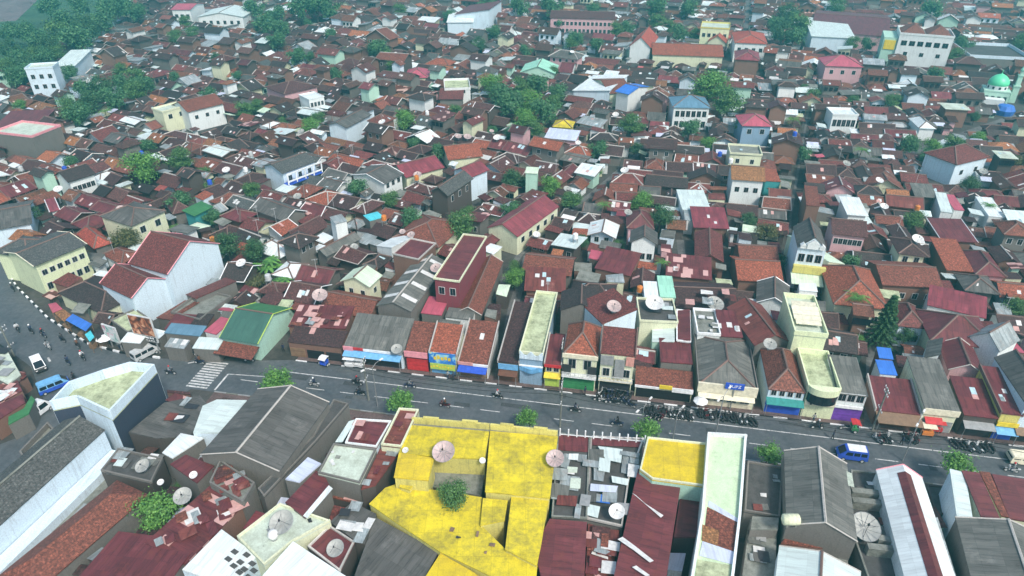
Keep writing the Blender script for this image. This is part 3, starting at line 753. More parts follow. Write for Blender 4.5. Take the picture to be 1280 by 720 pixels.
S('house', 'brown roofed house with open grey side yard right of the white hall', 'house', ((232,368),(246,378),(275,342)), 4.4, 'sr', .8, 'redbrown', 'w_grey', over=.1)
S('shed', 'dark maroon roof tucked under the white hall side wall', 'shed', ((195,397),(214,404),(225,373)), 3.4, 'sr', .7, 'rust', 'w_grey', over=.1)
S('shed', 'old grey roofless concrete shell right of the dark maroon roof', 'building', ((215,392),(250,401),(262,366)), 4.0, 'flat', 0, 'conc', 'w_grey', par=.5)
S('warehouse', 'long grey asbestos roof with rows of pale skylights behind the shop row', 'warehouse', ((470,382),(521,322),(560,329)), 5.0, 'gu', 1.3, 'greyA', 'w_grey', short='the long grey skylight roof', over=.2, cap='board')
fr = HAND[-1][1]; rt = HAND[-1][0]
for k in range(4):
    for sg in (-1, 1):
        b = MB(); a = fr.w*(-.36+.24*k); L = []
        for s_, t_ in ((a,-.92),(a+1.0,-.92),(a+1.0,-.12),(a,-.12)):
            t = sg*abs(t_)*fr.d/2; L.append(fr.u*s_+fr.v*t+Vector((0,0,roof_z(fr, 5.0, 'gu', 1.3, s_, t)+.04)))
        b.slab([L], .03); b.build('skylight_panel', M['sky_panel'], rt)
S('house', 'small house with pale green white gable roof left of the long grey skylight roof', 'house', ((425,351),(462,359),(479,344)), 5.5, 'gv', 1.5, 'palegreen', 'w_cream', short='the pale green gable house', win=[(0,3.0,2,.8,1.0),(1,3.0,1,.8,1.0)])
S('building', 'long maroon roofed building with red stepped side wall', 'building', ((574,353),(608,297),(543,348)), 8.5, 'sr', .0, 'maroon', 'w_red', short='the red stepped wall building', over=.1, par=.35, par_m='w_cream', win=[(3,5.5,2,1.0,1.4)])
S('house', 'long rust brown roof along the alley right of the red stepped wall', 'building', ((602,394),(629,327),(572,384)), 4.0, 'gu', 1.4, 'rust', 'w_grey', over=.15, barge='board')
S('hall', 'crimson metal roofed hall with cream side wall in the middle of the town', 'hall', ((647,296),(699,258),(612,282)), 4.6, 'gu', 1.9, 'red', 'w_cream', short='the crimson roofed hall', over=.3, win=[(0,2.2,5,1.2,1.2)])
S('shed', 'small pinkish red lean-to roof below the red stepped wall building', 'shed', ((526,391),(552,394),(543,373)), 4.4, 'sf', .4, 'pinkred', 'w_grey', over=.1)
S('shed', 'small grey flat roof beside the pinkish red lean-to', 'shed', ((556,396),(590,400),(565,386)), 4.4, 'sf', .3, 'greyA', 'w_white', over=.1)
S('house', 'wide maroon roof behind the patchwork shed with a pink dish on it', 'house', ((398,386),(462,398),(415,361)), 4.0, 'gu', 1.6, 'rust', 'w_brick', over=.2)
S('house', 'boxy brick house with maroon roof and white side under the orange roof', 'house', ((491,318),(523,325),(505,297)), 6.5, 'flat', 0, 'maroon', 'w_brick', par=.3, par_m='board')
S('shed', 'steep white metal sheet roof left of the boxy brick house', 'shed', ((470,307),(490,316),(484,288)), 5.0, 'sr', 1.2, 'white', 'w_white', over=.1)
S('house', 'large orange brown roof behind the boxy brick house', 'house', ((490,297),(548,310),(512,264)), 5.0, 'hip', 2.2, 'rust', 'w_cream', short='the large orange brown roof')
S('shed', 'flat turquoise roof in the brown roofs left of centre', 'shed', ((462,276),(480,271),(458,268)), 5.5, 'flat', 0, 'cyan', 'w_grey', short='the turquoise roof')
S('tower', 'white water tank house on stilts above dark roofs', 'tower', ((419,280),(434,276),(417,272)), 7.5, 'sf', .4, 'steel', 'w_white', short='the white tank house', over=.1)
S('house', 'grey plank two storey house with greenish grey gable roof', 'house', ((560,245),(592,223),(542,236)), 7.0, 'gu', 1.6, 'greyT', 'w_dark', short='the grey plank house', win=[(0,4.6,3,.9,1.4)])
S('house', 'grey roofed house with blue railed balcony', 'house', ((353,217),(396,201),(328,207)), 5.8, 'gu', 1.4, 'greyT', 'w_cool', short='the blue balcony house', win=[(0,3.2,3,1,1.2)])
fr = HAND[-1][1]; rt = HAND[-1][0]
b = MB(); b.box(-fr.v*(fr.d/2+.8)+Vector((0,0,3.0)), fr.w, 2.0, .2, fr.u); o = b.build('balcony', M['p_blue'], rt)
b = MB()
for z in (3.8, 5.8): b.box(-fr.v*(fr.d/2+1.7)+Vector((0,0,z)), fr.w, .25, .3, fr.u)
for i in range(5): b.box(-fr.v*(fr.d/2+1.7)+fr.u*((-.49+.245*i)*fr.w)+Vector((0,0,3.2)), .25, .2, 2.6, fr.u)
b.build('railing', M['p_white'], o)
S('house', 'dark gable roof edged in white below the blue balcony house', 'house', ((356,277),(384,264),(323,256)), 4.6, 'gv', 1.6, 'greyD', 'w_grey', barge='p_white', short='the white edged dark roof')
S('house', 'long dark brown roof on the left in front of the tank house', 'house', ((373,303),(412,282),(365,289)), 3.8, 'gu', 1.8, 'brownM', 'w_grey')
S('house', 'grey sheet roof row running below the turquoise roof', 'house', ((408,321),(452,298),(400,311)), 4.2, 'gu', 1.0, 'greyA', 'w_grey')
S('house', 'green topped small house with blue ground floor left of centre', 'house', ((243,270),(267,258),(236,262)), 5.5, 'sf', .6, 'green', 'w_teal', short='the green topped house')
S('house', 'dark hip roof right next to the green topped house', 'house', ((216,268),(240,262),(222,244)), 3.8, 'hip', 1.8, 'brownM', 'w_grey')
S('house', 'dark roofed white house with a row of windows on the left side', 'house', ((85,228),(120,217),(76,217)), 5.5, 'gu', 1.8, 'brownK', 'w_white', short='the white windowed house', win=[(0,2.6,5,.9,1.2)])
S('house', 'small red roof with white edge on the left below a grey gable', 'house', ((62,265),(75,262),(55,254)), 4.2, 'sf', .8, 'red', 'w_white', barge='p_white')
S('house', 'grey roof cut by the left edge above the pale yellow building', 'building', ((-30,292),(40,279),(-30,262)), 5.5, 'gu', 1.6, 'greyD', 'w_cool')
# right side behind the row
S('house', 'tall cream house with yellow band, dormers and dark grey gable roof', 'house', ((997,309),(1034,313),(996,284)), 9.0, 'gv', 2.4, 'greyD', 'w_cool', short='the cream dormer house', over=.15, win=[(0,6.0,3,1.1,1.6)])
fr = HAND[-1][1]; rt = HAND[-1][0]
b = MB(); b.box(-fr.v*(fr.d/2+.25)+fr.u*.3+Vector((0,0,3.9)), fr.w+.6, .8, 1.5, fr.u); b.build('yellow_band', M['w_gold'], rt)
b = MB(); b.slab([[fr.u*(a*(fr.w/2+.2))+fr.v*(-fr.d/2-q)+Vector((0,0,z)) for a, q, z in ((-1,3.6,3.2),(1,3.6,3.2),(1,-.1,3.9),(-1,-.1,3.9))]], .12); b.build('canopy', M['palegreen'], rt)
for x, w_, hh in ((-.32,1.0,.9),(0,2.0,1.7),(.32,1.0,.9)):
    b = MB(); c = fr.u*(x*fr.w)-fr.v*(fr.d/2-.1)+Vector((0,0,9.0)); b.box(c, w_, .8, hh*.6, fr.u)
    e = [c+fr.u*(sx*w_/2*1.1)+fr.v*sy+Vector((0,0,hh*z)) for sy in (-.45,.45) for sx, z in ((-1,.6),(1,.6),(0,1.15))]
    b.poly(e, [(0,1,2),(5,4,3),(0,3,4,1),(1,4,5,2),(2,5,3,0)]); b.build('dormer', M['w_white'], rt)
S('house', 'sloping pale green roof leaning on the right of the cream dormer house', 'house', ((1034,335),(1056,330),(1035,290)), 6.0, 'sl', 1.4, 'palegreen', 'w_cream', over=.15)
S('house', 'large orange brown hip roofed house with porch behind the tall conifer', 'house', ((1042,380),(1112,387),(1042,333)), 4.5, 'hip', 2.8, 'orange', 'w_cream', short='the big orange hip roof', win=[(0,1.0,4,1,1.4)])
S('house', 'long bright red metal roof on the right', 'house', ((1159,381),(1233,398),(1158,362)), 5.0, 'sf', 1.2, 'red', 'w_white', short='the long red roof', over=.2)
S('house', 'large maroon hip roof with pale ridge right of the conifer', 'house', ((1163,426),(1247,437),(1156,388)), 5.0, 'hip', 2.6, 'maroon', 'w_cream', short='the large maroon hip roof', cap='cap')
S('house', 'small red brown hip roof beside the conifer', 'house', ((1122,407),(1159,411),(1124,381)), 4.4, 'hip', 1.8, 'redbrown', 'w_cool', win=[(0,1.2,3,.9,1.2)])
S('house', 'grey pent roofed house between the large maroon hip and grey weathered shop', 'house', ((1155,447),(1172,452),(1152,424)), 5.0, 'sr', 1.4, 'greyA', 'w_white', over=.15)
S('house', 'maroon roof with open gable below the large maroon hip roof', 'house', ((1185,462),(1232,470),(1185,430)), 4.6, 'gv', 1.6, 'maroon', 'w_pink', barge='board')
S('shed', 'white walled shed with blue tarpaulin roof behind the plank awning shop', 'shed', ((1100,467),(1122,469),(1100,453)), 4.6, 'sf', .5, 'blue', 'w_white', over=.1)
S('shed', 'second small blue tarpaulin roof directly below the conifer', 'shed', ((1099,447),(1117,449),(1100,437)), 4.6, 'sf', .5, 'blue', 'w_brick', over=.1)
S('house', 'grey and white steep gabled house at the right edge beside the large maroon hip', 'house', ((1250,440),(1275,425),(1238,405)), 6.0, 'gu', 2.2, 'steel', 'w_white', over=.2)
S('house', 'orange shed roof house in the brown rows on the right', 'house', ((1183,337),(1218,340),(1185,306)), 4.0, 'sf', 1.4, 'orange', 'w_brick', short='the orange shed roof')
S('house', 'maroon hip roof right of the orange shed roof', 'house', ((1219,343),(1259,347),(1222,315)), 4.0, 'hip', 1.6, 'maroon', 'w_pink')
S('house', 'maroon roof with white top edge behind the orange shed roof', 'house', ((1177,301),(1223,303),(1178,279)), 4.2, 'sf', 1.2, 'maroon', 'w_brick', barge='p_white')
S('house', 'long brown roof with reddish front right of the big orange hip', 'house', ((1103,356),(1180,360),(1106,326)), 4.2, 'gu', 1.6, 'rust', 'w_brick', win=[(0,1.2,4,.9,1.1)])
S('house', 'white sheet roof strip among brown roofs at the right', 'shed', ((1236,270),(1258,272),(1232,249)), 4.6, 'sf', .5, 'white', 'w_white', over=.1, short='the white sheet strip')
S('house', 'pale sheet roof left of the white strip, pink shed beside it', 'shed', ((1176,264),(1191,266),(1175,243)), 4.6, 'sf', .5, 'light', 'w_white', over=.1)
S('house', 'faded pink shed roof between two pale sheet roofs', 'shed', ((1193,262),(1206,263),(1193,246)), 4.4, 'sf', .5, 'pinkred', 'w_white', over=.1)
S('house', 'white metal roof with white wall below in the right brown rows', 'house', ((1059,268),(1086,270),(1062,248)), 5.6, 'sf', .4, 'white', 'w_white', short='the white metal roof', win=[(0,3.2,3,.8,1.1)])
S('house', 'brown roofed house with white arcade front behind the dormer house', 'house', ((1040,292),(1085,297),(1042,272)), 5.6, 'gu', 1.6, 'brownM', 'w_pink', win=[(0,3.2,6,.8,1.2)])
S('house', 'red brick chimney-like tower house in dark rows', 'tower', ((1008,256),(1025,258),(1010,234)), 7.0, 'sf', .4, 'rust', 'w_brick', over=.1)
S('house', 'orange clay roof with broken ridge at the alley', 'house', ((922,350),(980,353),(925,320)), 4.0, 'gu', 1.8, 'orange', 'w_brick', short='the orange alley roof')
S('house', 'orange brown roof behind the broken ridged orange clay roof', 'house', ((925,328),(975,330),(930,305)), 4.2, 'gu', 1.8, 'rust', 'w_brick')
S('house', 'brick red roof left of the orange alley roofs', 'house', ((868,324),(905,328),(876,291)), 4.0, 'gv', 1.4, 'redbrown', 'w_brick')
S('house', 'pale blue sheet roof pair right of the green trees', 'shed', ((853,262),(889,263),(858,239)), 5.0, 'sf', .4, 'light', 'w_white', short='the pale blue sheet roof', over=.1)
S('house', 'steel coloured lean-to in front of the pale blue sheet roof', 'shed', ((856,275),(872,276),(860,262)), 4.5, 'sf', .4, 'steel', 'w_white', over=.1)
S('house', 'red metal roof with two pink skylights below the pale blue sheets', 'house', ((867,284),(912,286),(872,264)), 4.6, 'sf', 1.2, 'red', 'w_brick', sky=2)
S('house', 'white two storey house with grey split roof in the centre', 'house', ((787,303),(822,306),(788,288)), 6.4, 'gv', 1.6, 'greyD', 'w_white', short='the white split roof house', win=[(0,2.6,3,1.0,1.3)])
S('house', 'maroon pyramid roof behind the white split roof house', 'house', ((783,285),(818,287),(785,266)), 5.6, 'hip', 2.2, 'maroon', 'w_pink')
S('house', 'maroon sheet roof left of the white split roof house', 'house', ((743,335),(788,345),(750,312)), 4.2, 'sf', 1.2, 'maroon', 'w_brick', over=.2)
S('shed', 'white flat sheet roof beside the mint one', 'shed', ((806,375),(824,376),(808,353)), 6.0, 'sf', .3, 'white', 'w_cool', over=.1, short='the white and mint roofs')
S('shed', 'mint green flat sheet roof', 'shed', ((825,371),(845,372),(824,346)), 6.0, 'sf', .3, 'mint', 'w_mint', over=.1)
S('house', 'maroon roof with bright pink and cream slats near the alley', 'house', ((832,344),(890,350),(848,323)), 4.2, 'sf', 1.0, 'maroonP', 'w_brick', sky=4)
S('house', 'rusty metal roof with pale skylights behind the mossy slab shop', 'house', ((655,363),(707,365),(660,340)), 4.6, 'sf', 1.2, 'rustM', 'w_brick', sky=4, short='the rusty skylight roof')
S('house', 'dark brown tiled roof behind the rusty skylight roof', 'house', ((652,338),(714,345),(660,315)), 4.4, 'gu', 1.6, 'rust', 'w_grey')
S('house', 'black gable roof pair behind the orange hip roofed shop', 'house', ((700,388),(752,391),(704,364)), 6.5, 'gv', 1.6, 'brownK', 'w_grey', over=.15)
S('house', 'tan gable roof with pale blue wall behind the grey glass shop', 'house', ((753,405),(797,392),(756,368)), 7.5, 'sr', .9, 'redbrown', 'w_cool', over=.15)
S('house', 'dark terrace with white dish behind the low rusty shop', 'house', ((800,402),(847,404),(803,374)), 6.0, 'flat', 0, 'concD', 'w_cream', par=.4, par_m='w_cream')
S('shed', 'pale blue canopy inside the courtyard behind the low rusty shop', 'shed', ((815,427),(843,430),(817,404)), 4.5, 'sr', .5, 'light', 'w_mint', over=.1)
S('shed', 'maroon roof strip along the narrow alley behind the low rusty shop', 'shed', ((826,452),(866,455),(828,426)), 4.2, 'sf', .6, 'maroon', 'w_grey', over=.1)
S('shed', 'long thin maroon roof with white gutter left of the grey hip roofed shop', 'shed', ((846,426),(863,428),(848,388)), 5.0, 'sr', .5, 'maroon', 'w_white', over=.1, par=.25, par_m='p_white')
S('shed', 'white slatted open terrace behind the grey hip roofed shop', 'shed', ((872,418),(900,420),(873,388)), 5.0, 'flat', 0, 'conc', 'w_white', par=.5, par_m='p_white')
S('shed', 'maroon roof with three cream bars behind the grey hip roofed shop', 'shed', ((900,420),(929,422),(900,392)), 5.0, 'sf', .8, 'maroon', 'w_grey', over=.1, sky=3)
S('house', 'long red striped gable roof behind the royal blue shop', 'house', ((943,432),(990,428),(936,382)), 5.4, 'gv', 1.8, 'rustM', 'w_grey', over=.15, sky=2)
S('house', 'wide brown roof behind the maroon cream barred roof', 'house', ((845,385),(925,388),(848,352)), 4.2, 'gu', 1.6, 'brownD', 'w_grey')
S('house', 'grey gabled house with white barge boards beside the orange alley roof', 'house', ((945,378),(988,385),(950,352)), 4.6, 'gv', 1.6, 'greyD', 'w_white', barge='p_white')
S('house', 'ochre gabled house with white dormer near the alley', 'house', ((914,224),(957,227),(917,207)), 6.5, 'gu', 1.8, 'ochre', 'w_white', short='the ochre dormer house', win=[(0,3.2,3,1,1.2)])
S('house', 'teal walled small house right of the ochre dormer house', 'house', ((957,226),(976,227),(958,213)), 5.0, 'sf', .5, 'orange', 'w_teal', over=.1)
# ------------------------------------------------------------------ far landmarks
S('hotel_building', 'white multi storey building with two red hip roofs at the upper right', 'building', ((1125,43),(1193,48),(1124,34)), 13.0, 'flat', 0, 'pale_slab', 'w_white', short='the white multi storey building', par=.8, par_m='w_white', win=[(0,9.0,6,2.0,1.8),(0,5.2,3,1.4,1.4)])
fr = HAND[-1][1]; rt = HAND[-1][0]
for sg in (-1, 1):
    f2 = Fr(fr.u*(sg*fr.w*.24), fr.u, fr.w*.46, fr.d*.8, fr.v); po, rl = ridge_parts(f2, 13.2, 'hip', 3.0)
    b = MB(); b.slab([[f2.c+p for p in q] for q in po], .2); b.build('hip_roof', M['rust'], rt)
b = MB(); b.box(-fr.u*(fr.w/2+2.6)+Vector((0,0,0)), 5, fr.d*.9, 11.5, fr.u); b.build('side_block', M['w_mint'], rt)
b = MB(); b.box(-fr.u*(fr.w/2+2.6)-fr.v*(fr.d*.45+.1)+Vector((0,0,7)), 4, .3, 3.5, fr.u); b.build('yellow_panel', M['p_yellow'], rt)
S('hotel_building', 'long pale pink row building with many windows at the top centre', 'building', ((687,22),(769,24),(688,15)), 8.0, 'gu', 2.0, 'brownM', 'w_pink', short='the long pink row building', win=[(0,4.6,14,1.2,1.6),(0,1.2,14,1.2,1.8)])
S('school_building', 'long orange roofed school with cross gables', 'school', ((815,68),(905,71),(815,56)), 5.0, 'gu', 2.6, 'orange', 'w_cream', short='the long orange roof')
S('school_building', 'tall orange gable at the left end of the long orange roof', 'school', ((786,58),(814,60),(790,44)), 6.5, 'gv', 4.0, 'bright_orange', 'w_white')
S('house', 'orange gable with cream front at the right end of the long orange roof', 'house', ((884,52),(908,54),(886,43)), 6.0, 'gv', 2.8, 'bright_orange', 'w_cream')
S('hall', 'wide maroon roofed hall dotted with vents at the top right', 'hall', ((1012,38),(1112,46),(1012,12)), 6.5, 'gu', 3.0, 'maroon', 'w_pink', short='the wide maroon hall')
S('hall', 'pale metal roofed hall in front of the wide maroon hall', 'hall', ((1014,45),(1070,48),(1018,26)), 7.0, 'sf', 1.4, 'light', 'w_cool', short='the pale metal hall')
S('house', 'white house with blue hip roof and veranda in the trees', 'house', ((841,134),(889,135),(845,121)), 7.0, 'hip', 2.2, 'bluegrey', 'w_white', short='the blue roofed white house', win=[(0,3.9,6,1.2,1.8),(0,.6,6,1.2,1.9)])
S('house', 'blue walled house with red hip roof', 'house', ((927,157),(966,158),(931,144)), 6.0, 'hip', 2.0, 'pinkred', 'w_blue', short='the blue walled house', win=[(0,3.4,2,1.2,1.4)])
S('building', 'wide white sheet roofed hall in the middle distance', 'hall', ((715,113),(762,119),(735,93)), 4.4, 'sr', 1.6, 'white', 'w_cool', short='the white sheet hall')
S('house', 'brown roof joined to the right of the white sheet hall', 'house', ((762,117),(792,115),(765,97)), 6.0, 'gu', 2.0, 'rust', 'w_cream')
S('house', 'house under a blue and white roof right of the white sheet hall', 'house', ((786,118),(812,108),(790,106)), 6.5, 'gv', 1.2, 'blue', 'w_white')
S('building', 'white three storey block by the fields at the left', 'building', ((31,87),(66,85),(24,82)), 10.0, 'flat', 0, 'pale_slab', 'w_cool', short='the white block by the fields', par=.6, win=[(0,6.6,3,1.2,1.4),(0,3.2,3,1.2,1.4)])
S('warehouse', 'pale grey metal roofed shed house beside the white block', 'warehouse', ((66,83),(94,82),(68,69)), 6.5, 'sf', 1.8, 'light', 'w_cool')
S('house', 'long white upper storey under an orange red roof', 'house', ((234,140),(281,129),(232,127)), 6.5, 'gu', 2.0, 'rust', 'w_white', short='the long white upper storey', win=[(0,3.6,3,1.0,1.1)])
S('building', 'cream flat roofed block left of the long white upper storey', 'building', ((203,141),(233,133),(197,135)), 6.4, 'flat', 0, 'pale_slab', 'w_cream', par=.5, win=[(0,4,2,1.2,1.3)])
S('building', 'grey concrete building with pink rails at the left edge', 'building', ((40,172),(76,158),(36,150)), 7.0, 'flat', 0, 'pale_slab', 'w_grey', short='the pink railed building', par=.6, par_m='p_pink')
S('hall', 'maroon sheet roofed hall at the left edge', 'hall', ((-20,170),(40,167),(-20,147)), 4.8, 'sf', 1.6, 'maroon', 'w_brick')
S('house', 'white house with long porch front in the right middle distance', 'house', ((1041,144),(1073,145),(1042,136)), 6.0, 'flat', 0, 'white', 'w_white', par=.5, short='the white porch house', win=[(0,2.6,5,1.1,2.0)])
S('house', 'small white hip roofed house among trees on the right', 'house', ((1149,160),(1171,161),(1152,148)), 5.0, 'hip', 1.4, 'white', 'w_white')
S('house', 'grey house with large red hip roof near the right edge', 'house', ((1196,206),(1238,196),(1184,184)), 6.0, 'hip', 2.6, 'redbrown', 'w_cool', short='the red hip roofed grey house', win=[(0,2.5,2,1.2,1.2)])
S('house', 'pink two storey house with red gable tower', 'house', ((1031,82),(1080,84),(1033,72)), 7.0, 'hip', 2.6, 'pinkred', 'w_pink', short='the pink gable house', win=[(0,4,3,1.2,1.4)])
S('building', 'yellow flat roofed block at the top right of centre', 'building', ((876,35),(912,37),(877,28)), 9.0, 'flat', 0, 'pale_slab', 'w_yellow', short='the yellow block', par=.6, par_m='w_gold', win=[(0,5.4,5,1.3,1.5)])
S('house', 'white house half under a bright orange roof at the top', 'house', ((918,53),(960,55),(920,40)), 8.0, 'hip', 2.0, 'bright_orange', 'w_white', win=[(0,4.4,4,1.3,1.5)])
S('house', 'red pitched shop house below the white and orange house', 'house', ((918,74),(950,76),(920,64)), 7.0, 'hip', 2.0, 'red', 'w_brick')
S('hall', 'dark open sided concrete hall at the right edge', 'hall', ((1212,72),(1290,76),(1214,56)), 5.0, 'flat', 0, 'concD', 'w_grey', par=1.2, par_m='w_cool', short='the dark concrete hall')
S('building', 'white blocks with pink top at the top left', 'building', ((213,12),(238,12),(213,4)), 8.0, 'gu', 1.4, 'pinkred', 'w_white', short='the white and pink blocks', win=[(0,4,3,1.6,1.6)])
S('building', 'long white sheds stepping right of the white and pink blocks', 'building', ((246,21),(304,21),(252,11)), 6.0, 'gv', 2.0, 'light', 'w_white', win=[(0,2.4,6,1.4,1.6)])
S('house', 'white box house with garden on its roof near the centre top', 'house', ((556,113),(588,112),(558,101)), 5.4, 'flat', 0, 'moss', 'w_white', par=.8, short='the roof garden house', win=[(0,4.2,2,1.2,1.2)])
S('house', 'brick red gable beside the roof garden house', 'house', ((548,124),(579,124),(562,110)), 5.0, 'gu', 1.8, 'redbrown', 'w_grey')
S('house', 'coral pink hip roof in the upper middle', 'house', ((505,97),(535,97),(509,87)), 4.8, 'hip', 2.0, 'pinkred', 'w_cream', short='the coral hip roof')
S('house', 'pink walled house with brown roofs left of upper centre', 'house', ((355,118),(398,108),(352,104)), 5.5, 'hip', 2.0, 'brownM', 'w_pink', short='the pink walled house')
S('house', 'white windowed annex of the pink walled house', 'house', ((386,125),(405,121),(384,117)), 5.5, 'flat', 0, 'white', 'w_white', par=.3, win=[(0,3,4,.8,1.3)])
S('building', 'tall grey concrete gable walled house in the upper left middle', 'house', ((433,160),(465,143),(425,148)), 5.6, 'gu', 1.2, 'greyD', 'w_cool', short='the tall grey gable wall')
S('warehouse', 'white sheet roof shed at the top centre', 'warehouse', ((558,28),(592,28),(562,19)), 6.0, 'sf', 1.2, 'white', 'w_cool', short='the white top shed')
S('warehouse', 'white hall with tall side wall and brown roof at the top centre', 'hall', ((568,18),(612,20),(572,6)), 8.0, 'sr', 3.0, 'maroon', 'w_cool')
S('house', 'mint gable with row of white posts in the centre trees', 'house', ((650,90),(694,92),(662,80)), 4.6, 'gv', 2.4, 'mint', 'w_mint')
S('house', 'lilac roofed small house beside the mint gable', 'house', ((698,90),(715,91),(690,78)), 5.0, 'gu', 2.0, 'maroon', 'w_white')
S('house', 'green roofed lookout beside round trees near the crimson hall', 'tower', ((656,216),(672,217),(657,210)), 7.0, 'sf', .4, 'palegreen', 'w_mint', over=.2)
S('house', 'dark red roof with cream dish behind the grey plank house', 'house', ((507,222),(556,209),(520,199)), 5.0, 'gu', 1.8, 'red', 'w_cream')
S('house', 'orange ridge roof above the dark red roof', 'house', ((560,200),(604,195),(563,182)), 4.6, 'gu', 2.0, 'orange', 'w_cream')
S('house', 'red roofed house with tall grey side wall beside the grey plank house', 'house', ((588,222),(612,212),(578,208)), 6.5, 'gu', 1.6, 'red', 'w_cool')
S('house', 'grey gable roof with white fascia left of the dark red roof', 'house', ((480,230),(505,217),(452,212)), 4.8, 'gu', 1.4, 'greyD', 'w_white', barge='p_white', win=[(0,3,3,1,1.2)])
S('house', 'star shaped yellow canopy house right of the centre trees', 'house', ((690,158),(715,160),(694,150)), 5.0, 'hip', 1.4, 'yellow', 'w_gold')
S('house', 'pink and white sheet roofs in front of the yellow canopy', 'house', ((680,172),(720,176),(690,163)), 4.8, 'sf', .8, 'lilac', 'w_pink')
# ------------------------------------------------------------------ south side of the street (nearest roofs)
S('warehouse', 'long ridged dark tile roof with white side wall at the lower left', 'warehouse', ((-55,706),(131,537),(94,513)), 6.0, 'gu', 1.6, 'greyT', 'w_cool', short='the long dark tile roof', over=.1, cap='conc')
fr = HAND[-1][1]; rt = HAND[-1][0]
b = MB(); b.box(-fr.v*(fr.d/2+1.0)+Vector((0,0,0)), fr.w-.5, 1.9, 2.6, fr.u); b.build('side_annex', M['w_cool'], rt)
b = MB(); b.box(-fr.v*(fr.d/2+2.6)+fr.u*1.5, fr.w-4, 1.2, 1.4, fr.u); b.build('side_ledge', M['conc'], rt)
hull_add([fr.c+fr.u*(a*fr.w/2)-fr.v*(fr.d/2+q) for a, q in ((-1,0),(1,0),(1,3.4),(-1,3.4))])
r, L = flat('corner_building', 'corner building with white curved parapet, mossy yellow roof and navy side wall', 'building',
     [(66,513),(90,487),(132,472),(166,462),(197,465),(141,525),(100,506)], 7.4, 'moss', 'w_navy', par=1.5, par_m='w_cool', parw=.28, short='the navy walled corner building')
# recolour: the street fronts of the corner building are white
wb = MB(); n = len(L)
for i in range(n):
    a, c2 = L[i], L[(i+1) % n]; e = (c2-a); nn = Vector((e.y, -e.x, 0)).normalized()
    mid = (a+c2)/2
    if nn.y > .1 or nn.x < -.2:
        wb.face([Vector((a.x,a.y,.02))+nn*.05, Vector((c2.x,c2.y,.02))+nn*.05, Vector((c2.x,c2.y,7.3))+nn*.05, Vector((a.x,a.y,7.3))+nn*.05])
wb.build('street_front', M['w_cool'], r, recalc=False)
FL = lambda name, label, cat, px, z, rm, wm='w_grey', **k: flat(name, label, cat, px, z, rm, wm, **k)
FL('shed', 'dark ribbed shed roof between the navy wall and the white sheet roof', 'shed', [(205,503),(250,494),(262,508),(238,545),(196,548),(160,540)], 4.0, 'greyD', 'w_dark')
FL('shed', 'grey concrete wall block left of the long dark tile roof with broken parapet', 'building', [(26,570),(62,532),(70,540),(34,580)], 5.0, 'conc', 'w_grey', par=.8, par_m='w_grey')
FL('shed', 'white sheet roof right of the crossing with narrow waist', 'shed', [(253,507),(271,499),(309,500),(276,541),(241,541)], 5.0, 'light', 'w_cool', short='the white sheet roof by the crossing')
FL('shed', 'small white canopy roof below the white sheet roof by the crossing', 'shed', [(202,566),(226,541),(255,547),(215,573)], 4.4, 'white', 'w_grey')
S('warehouse', 'big dark grey gable roof with pale edges right of the crossing', 'warehouse', ((250,568),(322,486),(416,497)), 7.0, 'gu', 1.8, 'greyD', 'w_grey', short='the big dark grey gable', over=.1, cap='board', barge='board')
S('house', 'long red brown tiled roof with rounded end by the green tree at the lower left', 'house', ((-5,722),(146,600),(190,615)), 4.5, 'hip', 1.5, 'rust', 'w_grey', short='the long red brown tile roof', over=.15, cap=None)
S('house', 'dark maroon metal roof at the bottom edge beside the long red brown tile roof', 'house', ((100,728),(148,664),(231,705)), 5.0, 'sl', .8, 'maroon', 'w_grey', over=.1, barge='cap')
FL('shed', 'maroon roof patched with pinkish boards right of the green tree', 'shed', [(180,679),(262,607),(304,632),(231,706)], 5.2, 'maroonP', 'w_brick', short='the pink patched maroon roof')
FL('shed', 'ruined concrete strip with rusty sheet remains behind the pink patched maroon roof', 'shed', [(262,606),(276,577),(320,606),(305,631)], 5.9, 'conc', 'w_grey', par=.5)
FL('shed', 'small maroon lean-to roofs below the big dark grey gable', 'shed', [(212,580),(232,568),(268,582),(246,604)], 5.6, 'maroon', 'w_grey')
FL('shed', 'dark yard roofs around two dishes left of the lean-to roofs', 'shed', [(126,590),(148,562),(205,574),(190,605)], 4.2, 'concD', 'w_dark', par=.35, par_m='w_grey')
FL('house', 'white roof with a checker of dark missing tiles at the bottom edge', 'house', [(277,661),(322,694),(292,735),(227,712)], 6.0, 'white', 'w_cool', short='the white checkered roof')
rt = HAND[-1][0]
for x, y in ((280,699),(288,690),(295,703),(303,694),(300,712),(310,705),(287,708),(294,716),(312,714),(305,722)):
    sheet(rt, [(x,y),(x+5,y-4),(x+11,y),(x+6,y+4)], 6.0, 'concD', 'missing_tile')
FL('building', 'pale mossy concrete terrace carrying a big dish and a round tank', 'building', [(296,672),(350,630),(414,652),(367,678),(330,708)], 6.2, 'pale_slab', 'w_cream', short='the pale dish terrace', par=.3)
FL('house', 'large bright white roof at the bottom edge', 'house', [(366,676),(436,722),(405,760),(318,730)], 6.6, 'white', 'w_cool', short='the bright white roof')
FL('building', 'blue grey stained flat terrace behind the maroon sheets', 'building', [(417,555),(471,562),(450,605),(397,592)], 7.0, 'pale_slab', 'w_grey', par=.25, short='the stained blue terrace')
FL('shed', 'maroon sheet roof with white plank edge over the pale terrace', 'shed', [(395,588),(405,592),(414,610),(381,647),(356,628)], 6.6, 'maroon', 'w_grey', parw=.3)
rt = HAND[-1][0]; sheet(rt, [(411,607),(416,611),(384,648),(379,645)], 6.7, 'white', 'edge_plank')
